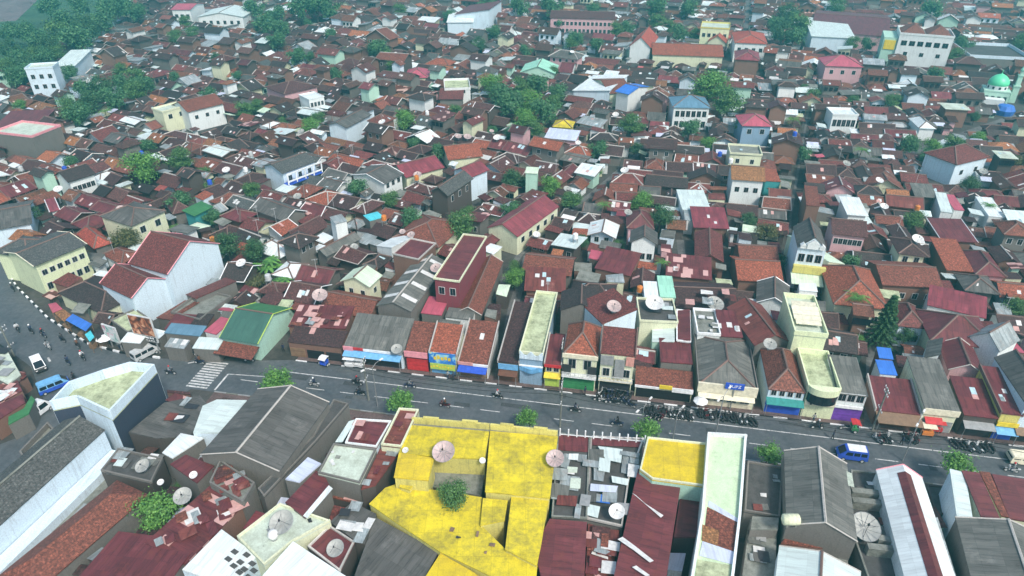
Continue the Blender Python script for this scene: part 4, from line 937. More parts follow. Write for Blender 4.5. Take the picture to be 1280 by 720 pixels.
FL('shed', 'lilac grey sheet roof beside the big dark grey gable', 'shed', [(356,599),(385,571),(402,579),(374,603)], 7.0, 'lilac', 'w_grey')
FL('building', 'stepped grey parapet strip along the right side of the big dark grey gable', 'building', [(417,500),(436,505),(396,552),(330,622),(322,612),(392,545)], 5.5, 'concD', 'w_grey', par=.22, par_m='w_grey')
FL('house', 'maroon metal roof with pink marks left of the yellow complex', 'house', [(445,524),(490,527),(471,560),(431,555)], 7.2, 'maroon', 'w_cool', par=.25, par_m='w_white')
rt = HAND[-1][0]; sheet(rt, [(436,527),(446,524),(428,553),(419,553)], 7.2, 'light', 'edge_sheet')
FL('house', 'rusty roof strip with cream rim touching the yellow complex', 'house', [(499,511),(524,513),(502,560),(476,557)], 7.4, 'rustM', 'w_cream', par=.3, par_m='w_cream')
FL('house', 'long rusted corrugated roof strip beside the stained blue terrace', 'house', [(475,560),(501,563),(469,607),(451,612)], 6.4, 'rustM', 'w_dark')
FL('shed', 'sunken brown roof in a pit by the stained blue terrace', 'shed', [(421,600),(452,612),(440,628),(415,622)], 3.6, 'rust', 'w_dark', par=.0)
FL('house', 'dark weathered roof with white beam below the yellow slab', 'house', [(440,627),(471,642),(456,680),(444,676),(412,652)], 5.4, 'greyD', 'w_dark')
FL('shed', 'small maroon roof carrying a mesh dish beside the bright white roof', 'shed', [(384,684),(412,657),(444,678),(425,716)], 5.2, 'maroon', 'w_dark', par=.25, par_m='board')
FL('house', 'dark wavy asbestos roof below the yellow complex', 'house', [(469,646),(549,689),(529,727),(440,727),(456,682)], 5.2, 'greyD', 'w_dark', short='the dark wavy roof', par=0)
def junk(root, px, z, n, mats, sz=(.8, 2.2), name='roof_patch'):
    rn = random.Random(int(px[0][0]*7+px[0][1])); P = [un(x, y, z) for x, y in px]; x0, x1 = min(p.x for p in P), max(p.x for p in P); y0, y1 = min(p.y for p in P), max(p.y for p in P); k = 0; tries = 0
    while k < n*.7 and tries < n*30:
        tries += 1; x, y = rn.uniform(x0, x1), rn.uniform(y0, y1)
        if not inpoly(x, y, P): continue
        a = A0+rn.gauss(0,.05)+(math.pi/4 if x < -22 and y < 62 else 0); u = Vector((math.cos(a), math.sin(a), 0)); v = Vector((-u.y, u.x, 0)); w_, d_ = rn.uniform(*sz)/2, rn.uniform(*sz)/2
        c = Vector((x, y, z))-Vector(root.location); q = [c+u*(i*w_)+v*(j*d_)+Vector((0,0,.07+.02*k+rn.uniform(0,.16))) for i, j in ((-1,-1),(1,-1),(1,1),(-1,1))]
        b = MB(); b.slab([q], .04); b.build(name, M[rn.choice(mats)], root); k += 1
# yellow complex: one building of several flat roofs
r, L = FL('yellow_building', 'large building with bright yellow flat roofs around a small dark courtyard', 'building', [(513,531),(612,539),(606,574),(541,571),(498,566)], 7.4, 'yellow', 'w_gold', short='the yellow complex')
def wing(px, z, mat, nm='roof_wing', z0=0, par=0, wm='w_gold'):
    P = [un(x, y, z)-Vector(r.location) for x, y in px]; c = cent(P); P = [p+(c-p).normalized()*.04 for p in P]
    b = MB(); b.prism([(p.x, p.y) for p in P], z0, z-.16); o = b.build(nm, M[wm], r)
    P = [p+(p-c).normalized()*.12 for p in P]
    if sum(P[i].x*P[i-1].y-P[i-1].x*P[i].y for i in range(len(P))) > 0: P = P[::-1]
    b = MB(); b.slab([P], .16); k = b.build('roof', M[mat], o); hull_add([p+Vector(r.location) for p in P])
    return o, P
wing([(613,539),(697,546),(690,594),(687,622),(640,617),(607,614)], 7.2, 'yellow')
wing([(640,618),(686,623),(676,680),(671,706),(632,686)], 6.6, 'yellow')
wing([(462,630),(482,610),(500,604),(538,612),(602,622),(600,656),(632,687),(672,707),(680,740),(622,724),(549,688)], 6.0, 'yellow')
wing([(604,623),(634,626),(630,650),(601,656)], 6.5, 'yellow')
wing([(551,692),(592,716),(620,740),(520,740)], 5.6, 'yellowB')
wing([(545,574),(607,579),(601,619),(540,608)], 4.6, 'conc', 'courtyard_floor', wm='w_grey')
wing([(499,566),(542,573),(535,600),(493,596)], 8.0, 'yellowB', 'stair_canopy')
wing([(505,597),(520,600),(512,612),(500,608)], 6.7, 'yellow', 'step_ramp')
b = MB()
for (xa, ya), (xb, yb) in (((512,529),(612,537)),((613,537),(697,544))):
    a, c2 = un(xa, ya, 7.4)-Vector(r.location), un(xb, yb, 7.4)-Vector(r.location); e = (c2-a); e.z = 0
    m = (a+c2)/2; m.z = 0; nn = Vector((-e.y, e.x, 0)).normalized()
    b.box(m+nn*.8, e.length, 1.5, 7.0, e)
b.build('front_gutter', M['conc'], r)
b = MB(); k = 0
for (xa, ya), (xb, yb) in (((515,524),(612,532)),((613,532),(697,541))):
    a, c2 = un(xa, ya, 7.6)-Vector(r.location), un(xb, yb, 7.6)-Vector(r.location); e = (c2-a); e.z = 0
    m = (a+c2)/2; m.z = 0; b.box(m+Vector((0,0,0)), e.length, .3, 7.9, e)
    for i in range(2): b.box(a.lerp(c2, (i+.5)/2)-Vector((0,0,a.lerp(c2,(i+.5)/2).z))+Vector((0,0,7.9)), e.length*.2, .32, .3, e)
b.build('front_parapet', M['w_gold'], r)
b = MB(); c0 = un(585,580,5.6)-Vector(r.location)
for i, x in enumerate((545,558,576,590)):
    p = un(x+4, 583, 5.2)-Vector(r.location); b.box(Vector((p.x, p.y, 5.6)), 1.0, .12, .5, E1)
b.build('wall_panel', M['p_sky'], r)
# right of the yellow complex
FL('building', 'dark flat roofed building cluttered with units right of the yellow complex', 'building', [(697,542),(738,546),(734,650),(689,648)], 5.6, 'concD', 'w_grey', par=.3, par_m='conc', short='the cluttered dark roof')
rt = HAND[-1][0]; sheet(rt, [(697,543),(737,547),(737,566),(697,563)], 5.6, 'maroon', 'front_sheet', .08)
for px, mm in (([(711,570),(723,570),(722,578),(710,577)],'white'),([(709,586),(722,587),(721,594),(708,593)],'pale_slab'),([(713,600),(726,601),(725,614),(712,613)],'pale_slab'),([(697,622),(722,623),(720,636),(695,634)],'rustM')):
    sheet(rt, px, 5.7, mm, 'roof_unit', .4)
FL('building', 'junk covered terrace with steel sheets, blue tarpaulin and white dish', 'building', [(738,546),(805,549),(787,600),(778,660),(733,650)], 5.4, 'concD', 'w_grey', par=.3, par_m='board', short='the junk terrace')
rt = HAND[-1][0]
for px, mm, lf in (([(747,561),(778,565),(776,582),(757,578)],'light',.5),([(779,565),(800,568),(792,596),(776,592)],'steel',.2),([(738,548),(803,551),(801,560),(738,557)],'maroon',.1),([(742,580),(757,582),(754,604),(742,602)],'steel',.3),([(738,609),(772,612),(769,620),(737,618)],'lilac',.6),([(739,619),(766,622),(762,632),(740,629)],'blue',.3),([(764,598),(786,602),(784,610),(765,606)],'light',.4),([(733,632),(750,636),(747,650),(733,646)],'light',.3)):
    sheet(rt, px, 5.5, mm, 'roof_sheet', lf)
FL('house', 'large plain maroon roof at the bottom right of the yellow complex', 'house', [(687,648),(734,652),(730,740),(668,740),(676,668)], 6.0, 'maroon', 'w_grey', short='the plain maroon roof')
FL('shed', 'sagging roof of broken rusty sheets between two maroon roofs', 'shed', [(735,653),(772,668),(764,740),(731,740)], 4.8, 'rustM', 'w_brick')
rt = HAND[-1][0]
for i in range(7): sheet(rt, [(737+i*1.5,672+i*9),(762-i,679+i*9),(762-i,682+i*9),(737+i,675+i*9)], 4.9, 'maroonP' if i % 2 else 'sky_panel', 'broken_sheet', .1)
FL('building', 'brownish yellow flat roof with mint back wall right of the junk terrace', 'building', [(809,547),(884,555),(881,609),(815,600),(799,588)], 7.2, 'yellowB', 'w_mint', par=.25, par_m='w_cream', short='the brownish yellow roof')
S('house', 'long maroon metal roof with diagonal skylight strips below the brownish yellow roof', 'house', ((764,735),(797,590),(848,624)), 6.0, 'sr', .6, 'maroon', 'w_grey', over=.1, short='the skylight striped maroon roof', barge='board')
rt = HAND[-1][0]
for px in ([(790,617),(795,620),(806,630),(802,627)], [(802,627),(806,630),(829,645),(826,648)], [(772,675),(778,672),(793,683),(791,688)], [(793,683),(791,688),(812,704),(817,702)], [(790,710),(795,708),(812,720),(808,722)]):
    sheet(rt, px, 6.4, 'sky_panel', 'skylight_panel', .12)
FL('shed', 'small maroon lean-to with pipes left of the long pale green roof', 'shed', [(850,622),(876,612),(873,672),(842,672)], 4.6, 'maroon', 'w_dark')
r2, L = FL('building', 'long narrow building with pale green front roof and white parapets', 'building', [(884,543),(933,546),(926,648),(916,730),(862,730),(876,640)], 8.0, 'palegreenS', 'w_white', par=.5, par_m='w_white', short='the long pale green roof', parw=.28)
for px, mm in (([(886,626),(925,650),(924,656),(885,633)],'lilac'),([(884,634),(923,654),(917,690),(879,676)],'rust'),([(878,656),(899,664),(897,683),(877,676)],'ochre'),([(878,677),(917,690),(915,706),(874,695)],'lilac'),([(872,700),(913,707),(910,740),(866,740)],'moss')):
    sheet(r2, px, 8.0, mm, 'roof_sheet', .05)
FL('house', 'dark flat asphalt roof right of the long pale green roof', 'house', [(934,577),(979,585),(975,648),(930,640)], 4.6, 'concD', 'w_grey', par=.3, par_m='w_grey')
FL('shed', 'old concrete slab below the dark flat asphalt roof', 'shed', [(938,646),(972,650),(968,740),(925,740)], 3.6, 'conc', 'w_grey')
FL('shed', 'concrete tank block on the dark lot beside the grey ribbed gable', 'tank', [(940,645),(974,647),(973,662),(938,662)], 5.2, 'conc', 'w_grey')
S('warehouse', 'large grey ribbed gable roof with pale edges near the blue van', 'warehouse', ((983,656),(980,563),(1058,574)), 7.0, 'gu', 1.8, 'greyA', 'w_grey', over=.1, short='the grey ribbed gable', cap='board', barge='board')
S('house', 'pale blue painted gable roof at the bottom below the grey ribbed gable', 'house', ((968,735),(974,682),(1076,690)), 6.0, 'gu', 1.2, 'light', 'w_cool', over=.1, barge='board')
FL('house', 'ragged brick strip between the grey ribbed gable and the pale blue gable', 'shed', [(990,660),(1024,658),(1056,678),(1054,688),(976,679)], 4.6, 'rust', 'w_brick')
FL('building', 'grey roofed narrow courtyard building with concrete beams and a large dish', 'building', [(1063,588),(1097,592),(1137,735),(1088,735),(1062,660)], 4.8, 'concD', 'w_grey', par=.25, par_m='conc', short='the beamed courtyard building')
rt = HAND[-1][0]
for ya, x0, x1 in ((612,1065,1103),(624,1066,1104),(671,1098,1120),(682,1085,1120)):
    b = MB(); a, c2 = un(x0, ya, 6)-Vector(rt.location), un(x1, ya+4, 6)-Vector(rt.location); e = c2-a; e.z = 0
    b.box(Vector(((a.x+c2.x)/2, (a.y+c2.y)/2, 4.8)), e.length, .8, 1.2, e); b.build('roof_beam', M['conc'], rt)
sheet(rt, [(1046,586),(1064,594),(1067,611),(1047,606)], 6.8, 'pale_slab', 'roof_sheet', .3)
S('warehouse', 'long white metal gable roof with a maroon strip along its ridge', 'warehouse', ((1134,735),(1095,587),(1151,592)), 7.0, 'gu', 1.6, 'white', 'w_white', over=.1, short='the white roof with maroon strip', cap=None, barge='p_pink')
fr = HAND[-1][1]; rt = HAND[-1][0]; b = MB()
for sg in (-1, 1):
    L = [fr.u*a+fr.v*(sg*t)+Vector((0,0,roof_z(fr, 7.0, 'gu', 1.6, a, sg*t)+.05)) for a, t in ((-fr.w/2+.05,.0),(fr.w/2-1.2,.0),(fr.w/2-1.2,.75),(-fr.w/2+.05,.75))]
    b.slab([L], .04)
b.build('ridge_strip', M['maroon'], rt)
FL('shed', 'grey metal slope joined to the right of the white roof with maroon strip', 'shed', [(1160,650),(1172,646),(1200,735),(1172,735)], 5.0, 'steel', 'w_grey')
FL('shed', 'dark empty lot roof right of the white roof with maroon strip', 'shed', [(1157,606),(1184,609),(1196,643),(1169,645)], 2.6, 'concD', 'w_dark', par=.25, par_m='w_dark')
S('house', 'white roof beside a maroon panel roof at the lower right', 'house', ((1196,645),(1185,590),(1203,590)), 6.4, 'sr', .6, 'light', 'w_cool', over=.1)
S('house', 'maroon ribbed roof with cream rails at the lower right', 'house', ((1226,645),(1201,590),(1222,590)), 6.8, 'sr', .3, 'maroon', 'w_cream', over=.1, barge='cap', short='the maroon ribbed roof')
S('house', 'brown panel roof between two maroon roofs at the lower right', 'house', ((1252,645),(1223,591),(1236,592)), 6.6, 'sr', .3, 'rust', 'w_cream', over=.1, barge='cap')
S('house', 'maroon roof cut by the right picture edge above the grey corner gable', 'house', ((1262,648),(1238,595),(1300,600)), 6.6, 'sr', .4, 'maroon', 'w_cream', over=.1, barge='cap')
S('house', 'grey gable roof filling the lower right picture corner', 'house', ((1216,730),(1194,646),(1310,658)), 6.2, 'gu', 1.5, 'greyA', 'w_grey', over=.1, short='the grey corner gable', cap='board', barge='board')
# left market
FL('shed', 'pale green junk market roof at the left edge', 'stall', [(-10,470),(-10,430),(8,436),(26,468),(10,480)], 3.4, 'pale_slab', 'w_grey')
FL('shed', 'market roof of loose white slats at the left edge', 'stall', [(-12,492),(22,475),(28,488),(-8,508)], 3.0, 'maroonP', 'w_brick')
FL('shed', 'maroon market roof below the white slats', 'stall', [(-12,510),(28,492),(32,503),(-10,530)], 3.2, 'maroon', 'w_brick')
FL('shed', 'curved green tarpaulin over the market edge at the left', 'stall', [(10,521),(30,510),(39,494),(44,499),(36,517),(10,531)], 3.0, 'green', 'w_grey')
FL('shed', 'brown market roof stack at the left edge above the white slats', 'stall', [(-12,488),(30,462),(34,470),(-6,500)], 2.6, 'brownM', 'w_brick')
FL('wall', 'broken grey wall with pink tinted edges along the lane at the lower left', 'wall', [(-30,640),(30,575),(33,578),(-26,645)], 4.2, 'conc', 'w_grey')
FL('wall', 'low brown wall beside the zebra crossing', 'wall', [(208,487),(238,490),(238,493),(208,490)], 1.6, 'brownM', 'w_brick', foot=False)
# row of white pickets along the roofs right of the yellow complex

def byl(t): return [o for o, *_ in HAND if o['label'].startswith(t)][0]
JM = ['maroonP','sky_pink','rustM','steel','rustM','brownM','sky_panel','rust','maroon']; JG = ['conc','steel','steel','greyA','greyD','p_dark','sky_panel','rustM','light','p_grey']
junk(byl('maroon roof patched'), [(185,678),(262,612),(300,634),(232,700)], 5.2, 22, JM)
junk(byl('ruined concrete'), [(266,604),(277,582),(316,607),(304,627)], 5.9, 16, JM)
junk(byl('dark yard roofs'), [(130,588),(150,566),(200,576),(188,600)], 4.2, 12, JG)
junk(byl('pale mossy concrete terrace'), [(305,672),(350,637),(400,652),(335,700)], 6.2, 8, JG, (.4,1.1))
junk(byl('blue grey stained'), [(415,560),(466,566),(448,600),(402,590)], 7.0, 6, ['sky_panel','conc','steel'], (.3,1.0))
junk(byl('dark weathered roof'), [(440,632),(468,642),(455,676),(420,655)], 5.4, 9, JG)
junk(byl('sunken brown'), [(422,603),(450,612),(438,626),(417,620)], 3.6, 8, JM)
junk(byl('dark flat roofed building clut'), [(698,568),(735,570),(731,645),(692,644)], 5.8, 14, JG, (.6,2.4))
junk(byl('junk covered'), [(740,556),(800,558),(780,650),(737,645)], 5.8, 14, JG, (.6,2.6))
junk(byl('sagging roof'), [(736,656),(768,670),(760,720),(733,720)], 5.1, 16, JM)
junk(byl('old concrete slab'), [(940,664),(970,668),(965,718),(932,718)], 3.7, 8, JG)
junk(byl('dark flat asphalt'), [(936,582),(975,590),(972,645),(934,638)], 4.6, 6, JG, (.4,1.2))
junk(byl('grey roofed narrow'), [(1066,592),(1095,596),(1115,700),(1085,700)], 4.9, 12, JG, (.5,1.5))
junk(byl('maroon metal roof with pink marks'), [(446,528),(486,531),(470,556),(436,552)], 7.2, 5, ['sky_pink','rustM'], (.5,1.6))
junk(byl('rusty roof strip'), [(499,514),(522,515),(503,555),(480,553)], 7.4, 5, ['sky_pink','maroon','rust'], (.5,1.4))
junk(byl('long rusted'), [(476,563),(498,566),(468,604),(454,608)], 6.4, 7, ['sky_pink','maroon','rust','steel'], (.5,1.4))
junk(byl('pale rusty patchwork'), [(365,405),(428,409),(432,392),(392,388)], 3.9, 12, JM)
junk(byl('brown market roof'), [(-8,488),(28,466),(32,470),(-4,496)], 2.7, 10, JM)
junk(byl('market roof of loose'), [(-8,492),(20,478),(26,488),(-4,504)], 3.0, 12, ['sky_panel','light','white','sky_pink'], (.4,2.0))
junk(byl('pale green junk'), [(-6,470),(-4,436),(8,440),(22,466)], 3.4, 10, JG)
junk(byl('dark ribbed shed'), [(208,508),(248,500),(256,512),(236,540),(204,540)], 4.0, 7, JG)
junk(byl('wide brown roof behind'), [(850,380),(920,384),(918,360),(856,358)], 5.4, 8, JM)
junk(byl('white slatted'), [(874,414),(897,416),(897,392),(875,391)], 5.2, 8, ['sky_panel','conc','light'], (.4,2.0))
junk(byl('dark terrace with'), [(804,400),(842,401),(840,380),(806,378)], 6.1, 8, JG)
junk(byl('large building with bright yellow'), [(480,625),(600,650),(640,700),(560,680)], 6.0, 7, ['p_wood','yellowB','p_dark'], (.2,.8), 'roof_debris')
# market stalls under tarpaulins on the left kerb
def stall(label, px, z, mat, cat='stall'):
    r, L = None, None
    P = [un(x, y, z) for x, y in px]; c = cent(P); rt = thing('market_stall', label, cat, (c.x, c.y, 0), 0, 'market stalls on the left kerb')
    Lp = [p-Vector((c.x, c.y, 0)) for p in P]
    b = MB(); b.slab([Lp], .06); k = b.build('canopy', pick(mat), rt)
    for p in Lp:
        g = MB(); q = p*.93; g.bar(Vector((q.x, q.y, 0)), Vector((q.x, q.y, p.z-.05)), .05); g.build('post', M['p_wood'], rt)
    e = Lp[1]-Lp[0]; e.z = 0
    g = MB(); g.box((0,0,0), e.length*.85, .9, .9, e); g.build('counter', M['p_wood'], rt)
    hull_add(P)
stall('market stall under a red canopy at the top of the kerb row', [(60,380),(70,378),(78,386),(66,391)], 2.8, 'pinkred')
stall('market stall under brown and cream canopy below the red one', [(68,391),(79,386),(90,394),(80,402)], 2.7, 'ochre')
stall('market stall under the largest bright blue tarpaulin', [(82,400),(91,392),(115,405),(107,414)], 2.8, 'blue')
stall('small market stall under light blue cloth at the kerb', [(106,418),(113,413),(118,421),(112,427)], 2.4, 'cyan')
stall('market stall under dark cloth between light blue cloth and umbrella', [(117,415),(128,411),(132,418),(121,424)], 2.5, 'brownK')
def mosque():
    b0 = un(1240, 126, 0); rt = thing('mosque', 'white mosque with bright green dome and slim tiered minaret at the upper right', 'mosque', (b0.x, b0.y, 0))
    u = Vector((math.cos(R(-25)), math.sin(R(-25)), 0)); w = Vector((-u.y, u.x, 0))
    b = MB(); b.box((0,0,0), 13, 12, 6.5, u); b.box((0,0,6.5), 13.4, 12.4, .6, u); b.build('hall', M['w_mint'], rt)
    b = MB(); b.lathe([(5.2, 7.1), (5.2, 9.4), (5.0, 9.4)], 16); b.build('drum', M['w_white'], rt)
    for i in range(10):
        a = math.pi*2*i/10; d = Vector((math.cos(a), math.sin(a), 0)); g = MB(); g.box(d*5.2+Vector((0,0,7.7)), 1.0, .2, 1.3, Vector((-d.y, d.x, 0))); g.build('window', M['glass'], rt)
    b = MB(); b.lathe([(5.1, 9.4), (5.35, 10.4), (5.1, 11.6), (4.3, 13.0), (3.0, 14.2), (1.5, 15.0), (.2, 15.6), (.15, 17.0), (.3, 17.2), (.01, 17.8)], 20)
    b.build('dome', plain('green_dome_paint', (.13,.68,.36), .4), rt, smooth=True)
    for x in (-4.5,-1.5,1.5,4.5):
        g = MB(); g.box(u*x-w*6.05+Vector((0,0,1)), 1.6, .12, 3.2, u); g.build('window', M['glass'], rt)
    m = u*9.5+w*1.5; g = MB()
    g.box(m, 3.2, 3.2, 9, u, taper=.9); g.box(m+Vector((0,0,9)), 3.6, 3.6, .6, u); g.box(m+Vector((0,0,9.6)), 2.3, 2.3, 5.5, u, taper=.9); g.box(m+Vector((0,0,15.1)), 3.0, 3.0, .5, u); g.box(m+Vector((0,0,15.6)), 1.6, 1.6, 2.2, u, taper=.9)
    mi = g.build('minaret', M['w_mint'], rt)
    g = MB(); g.lathe([(1.2, 17.8), (1.25, 18.5), (.7, 19.6), (.1, 20.6), (.06, 22)], 10, c=m); g.build('cap', M['mint'], mi)
    b = MB(); b.box(-u*1-w*9+Vector((0,0,0)), 10, 5, 3.6, u); b.build('porch', M['w_white'], rt)
    rt.scale = (.6,.6,.6)
    hull_add([b0+u*a*.6+w*c*.6 for a, c in ((-8,-20),(12,-20),(12,7),(-8,7))])
mosque()
# umbrella tent of blue cloth far right
p = un(1254, 143, 0); rt = thing('tent', 'blue cloth tent under a maroon roof below the mosque', 'tent', (p.x, p.y, 0))
b = MB(); b.lathe([(2.6, 0), (3.0, 1.6), (2.2, 3.0), (.2, 3.4)], 9); b.build('cloth', M['blue'], rt)
b = MB(); b.lathe([(.1,0),(.1,3.5)], 5); b.build('pole', M['metal'], rt); hull_add([p+Vector((a,c,0)) for a, c in ((-3,-3),(3,-3),(3,3),(-3,3))])

# ------------------------------------------------------------------ signs
def billboard_mat(name, stops, scale):
    N = NT(name); uv = N.n('ShaderNodeUVMap').outputs[0]
    nz = N.n('ShaderNodeTexNoise', Scale=scale, Detail=2.0, Distortion=1.2); N.l(uv, nz.inputs['Vector'])
    N.l(N.ramp(nz.outputs[0], stops), N.b.inputs['Base Color']); N.b.inputs['Roughness'].default_value = .5
    return N.m
FOOD = billboard_mat('food_print', [(.32, (.02,.012,.01)), (.45, (.14,.04,.02)), (.56, (.42,.14,.06)), (.68, (.62,.36,.22))], .75)
LEAFP = billboard_mat('pale_print', [(.35, (.10,.30,.25)), (.5, (.62,.66,.64)), (.65, (.55,.20,.28))], .7)
SPLASH = billboard_mat('splash_print', [(.28, (.02,.07,.40)), (.46, (.04,.22,.62)), (.56, (.30,.62,.75)), (.66, (.75,.60,.10)), (.74, (.65,.10,.06))], .55)
def text(s, size, mat, parent, loc, rot, ext=.01, name='lettering'):
    c = bpy.data.curves.new(name, 'FONT'); c.body = s; c.size = size; c.align_x = 'CENTER'; c.align_y = 'CENTER'; c.extrude = ext; c.resolution_u = 2
    o = bpy.data.objects.new(name, c); col.objects.link(o); dg = bpy.context.evaluated_depsgraph_get()
    me = bpy.data.meshes.new_from_object(o.evaluated_get(dg)); bpy.data.objects.remove(o)
    me.materials.clear(); me.materials.append(mat); o = bpy.data.objects.new(name, me); col.objects.link(o); o.parent = parent; o.location = loc; o.rotation_euler = rot
    return o
def billboard(label, px, w, h, z0, yaw, mat, band=None):
    p = un(px[0], px[1], 0); rt = thing('billboard', label, 'billboard', (p.x, p.y, 0), yaw)
    for x in (-w*.35, w*.35):
        b = MB(); b.bar((x,.18,0), (x,.18,z0+h*.9), .13, n=8); b.build('post', M['metal'], rt)
    b = MB(); b.box((0,0,z0), w, .25, h); pn = b.build('panel', M['frame'], rt)
    b = MB(); b.box((0,-.14,z0+.15+(h*.22 if band else 0)), w-.3, .02, h-.3-(h*.22 if band else 0)); b.build('poster', mat, pn)
    if band:
        b = MB(); b.box((0,-.14,z0+.12), w-.3, .02, h*.2); q = b.build('text_band', M['p_dark'], pn)
    return rt, pn
bb, pn = billboard('tall billboard with glossy brown food picture above a dark text band', (189,440), 4.6, 5.0, 2.4, R(-16), FOOD, True)
b = MB()
for i, (x, l) in enumerate(((-1.5,.4),(-.95,.55),(-.25,.4),(.4,.65),(1.1,.4),(1.6,.3))): b.box((x,-.165,3.05), l, .012, .34)
for i in range(8): b.box((-1.7+i*.48,-.165,2.65), .34, .012, .16)
b.build('lettering', M['p_white'], pn)
billboard('smaller pale billboard with pink base left of the food billboard', (146,436), 3.2, 3.2, 1.6, R(-24), LEAFP)
# blue shop sign on the grey hip roofed shop
r, fr, h = SIGN
rt = thing('shop_sign', 'small blue sign with white letters on a pole before the grey hip roofed shop', 'sign', (fr.c-fr.v*(fr.d/2+.3)+fr.u*.9), 0)
a = math.atan2(fr.u.y, fr.u.x)
b = MB(); b.box((0,0,3.9), 2.7, .18, 1.05, fr.u); bd = b.build('board', M['p_blue'], rt)
b = MB(); b.bar((0,.0,0), (0,.0,3.9), .09, n=6); b.build('post', M['metal'], rt)
text('TUPZ', .74, M['p_white'], bd, -fr.v*.1+Vector((0,0,4.43)), (R(90), 0, a))
# banner
r, fr = BAN
rt = thing('banner', 'big printed banner of splashing blue over a lime strip on the orange shop front', 'banner', fr.c-fr.v*(fr.d/2+.45), 0)
b = MB(); b.box((0,0,2.5), fr.w-.1, .08, 2.1, fr.u); b.build('print', SPLASH, rt)
b = MB(); b.box(Vector((0,0,1.3))-fr.v*.05, fr.w-.4, .08, 1.15, fr.u); s_ = b.build('lower_strip', M['p_lime'], rt)
b = MB()
for x in (-.47,.47): b.bar(fr.u*(x*fr.w)+fr.v*.1, fr.u*(x*fr.w)+fr.v*.1+Vector((0,0,4.6)), .05)
b.build('frame', M['metal'], rt)
b = MB()
for i in range(9): b.box(fr.u*((-.42+.105*i)*fr.w)-fr.v*.1+Vector((0,0,1.6+.1*(i % 3))), .28, .02, .35, fr.u)
b.build('lettering', M['p_yellow'], s_)
b = MB()
for i in range(5): b.box(fr.u*((-.26+.13*i)*fr.w)-fr.v*.05+Vector((0,0,3.2+.15*(i % 2))), .45, .02, .6, fr.u)
b.build('lettering', M['p_yellow'], rt.children[0])
# letters on the lime building's round front and the cream shop front
b = MB()
for i, (x, hh) in enumerate(((-1.3,.5),(-.2,.4),(.15,.3),(.5,.42),(.85,.34),(1.2,.4))): b.box(-LIME.v*(LIME.d/2+.36)+LIME.u*x+Vector((0,0,2.7+.04*(i % 2))), .26, .03, hh, LIME.u)
b.build('lettering', M['p_black'], [o for o in HAND if o[1] is LIME][0][0])
# ------------------------------------------------------------------ trees
def leaf_mb(mb, c, s, n):
    n = n.normalized(); x = n.orthogonal().normalized(); y = n.cross(x); a = RND.uniform(0, 6.28)
    x, y = x*math.cos(a)+y*math.sin(a), y*math.cos(a)-x*math.sin(a)
    mb.face([c-x*s*.5, c+y*s*.32, c+x*s*.5, c-y*s*.32])
def rv(): 
    while 1:
        v = Vector((RND.uniform(-1,1), RND.uniform(-1,1), RND.uniform(-1,1)))
        if .05 < v.length < 1: return v
def broad(name, r, zc, nclump, nleaf, ls, mat, flat_=.75):
    t = MB(); t.bar((0,0,0), (0,.05,zc*.55), .16*r/3, n=7, r2=.11*r/3)
    cr = MB(); cl = []
    for i in range(nclump):
        v = rv(); v = v.normalized()*(v.length**.5); c = Vector((v.x*r*.78, v.y*r*.78, zc+v.z*r*flat_*.8)); q = r*RND.uniform(.3,.62); cl.append((c, q))
        t.bar((0,.05,zc*.5), c*.9+Vector((0,0,zc*.08)), .06*r/3, n=4, r2=.02)
    for c, q in cl:
        for j in range(int(nleaf/nclump)):
            v = Vector((RND.gauss(0,.48), RND.gauss(0,.48), RND.gauss(0,.42))); p = c+Vector((v.x*q, v.y*q, v.z*q*.8)); leaf_mb(cr, p, ls*RND.uniform(.5,1.4), v.normalized()*.6+Vector((0,0,.6))+rv()*.9)
    o = thing(name, 'x', 'tree'); t.build('trunk', M['bark'], o, uv=False); cr.build('crown', mat, o, uv=False, recalc=False); return o
TREES = {}
TREES['a'] = (broad('broadleaf_tree', 3.2, 4.8, 16, 4600, .35, M['leaf']), 3.2, 4.8)
TREES['b'] = (broad('broadleaf_tree', 3.2, 4.6, 11, 4600, .33, M['leafB']), 3.2, 4.6)
TREES['c'] = (broad('broadleaf_tree', 3.2, 5.2, 20, 5000, .34, M['leafD'], .9), 3.2, 5.2)
TREES['o'] = (broad('broadleaf_tree', 3.2, 4.2, 10, 2800, .42, M['leafO']), 3.2, 4.2)
TREES['t'] = (broad('broadleaf_tree', 3.2, 5.0, 14, 3400, .48, M['leafT'], .85), 3.2, 5.0)
TREES['s'] = (broad('street_tree', 1.6, 3.0, 14, 2300, .22, M['leafB'], .45), 1.6, 3.0)
def conifer():
    o = thing('conifer_tree', 'x', 'tree'); t = MB(); t.bar((0,0,0), (0,0,15), .22, n=8, r2=.04); t.build('trunk', M['bark'], o, uv=False); cr = MB()
    for k in range(17):
        z = 2.2+k*.76; L = 4.3*(1-k/18.5)
        for j in range(9):
            a = j*.9+k*.55; d = Vector((math.cos(a), math.sin(a), 0))
            for i in range(60):
                f = RND.random()**.7; p = d*(L*f)+Vector((0,0,z-.25*L*f*f))+Vector((-d.y, d.x, 0))*RND.gauss(0,.22)*(1.2-f)*1.3+Vector((0,0,RND.gauss(0,.12)))
                leaf_mb(cr, p, .5, Vector((0,0,1))+rv()*.8)
    cr.build('crown', M['leafD'], o, uv=False, recalc=False); return o
TREES['k'] = (conifer(), 3.9, 7.5)
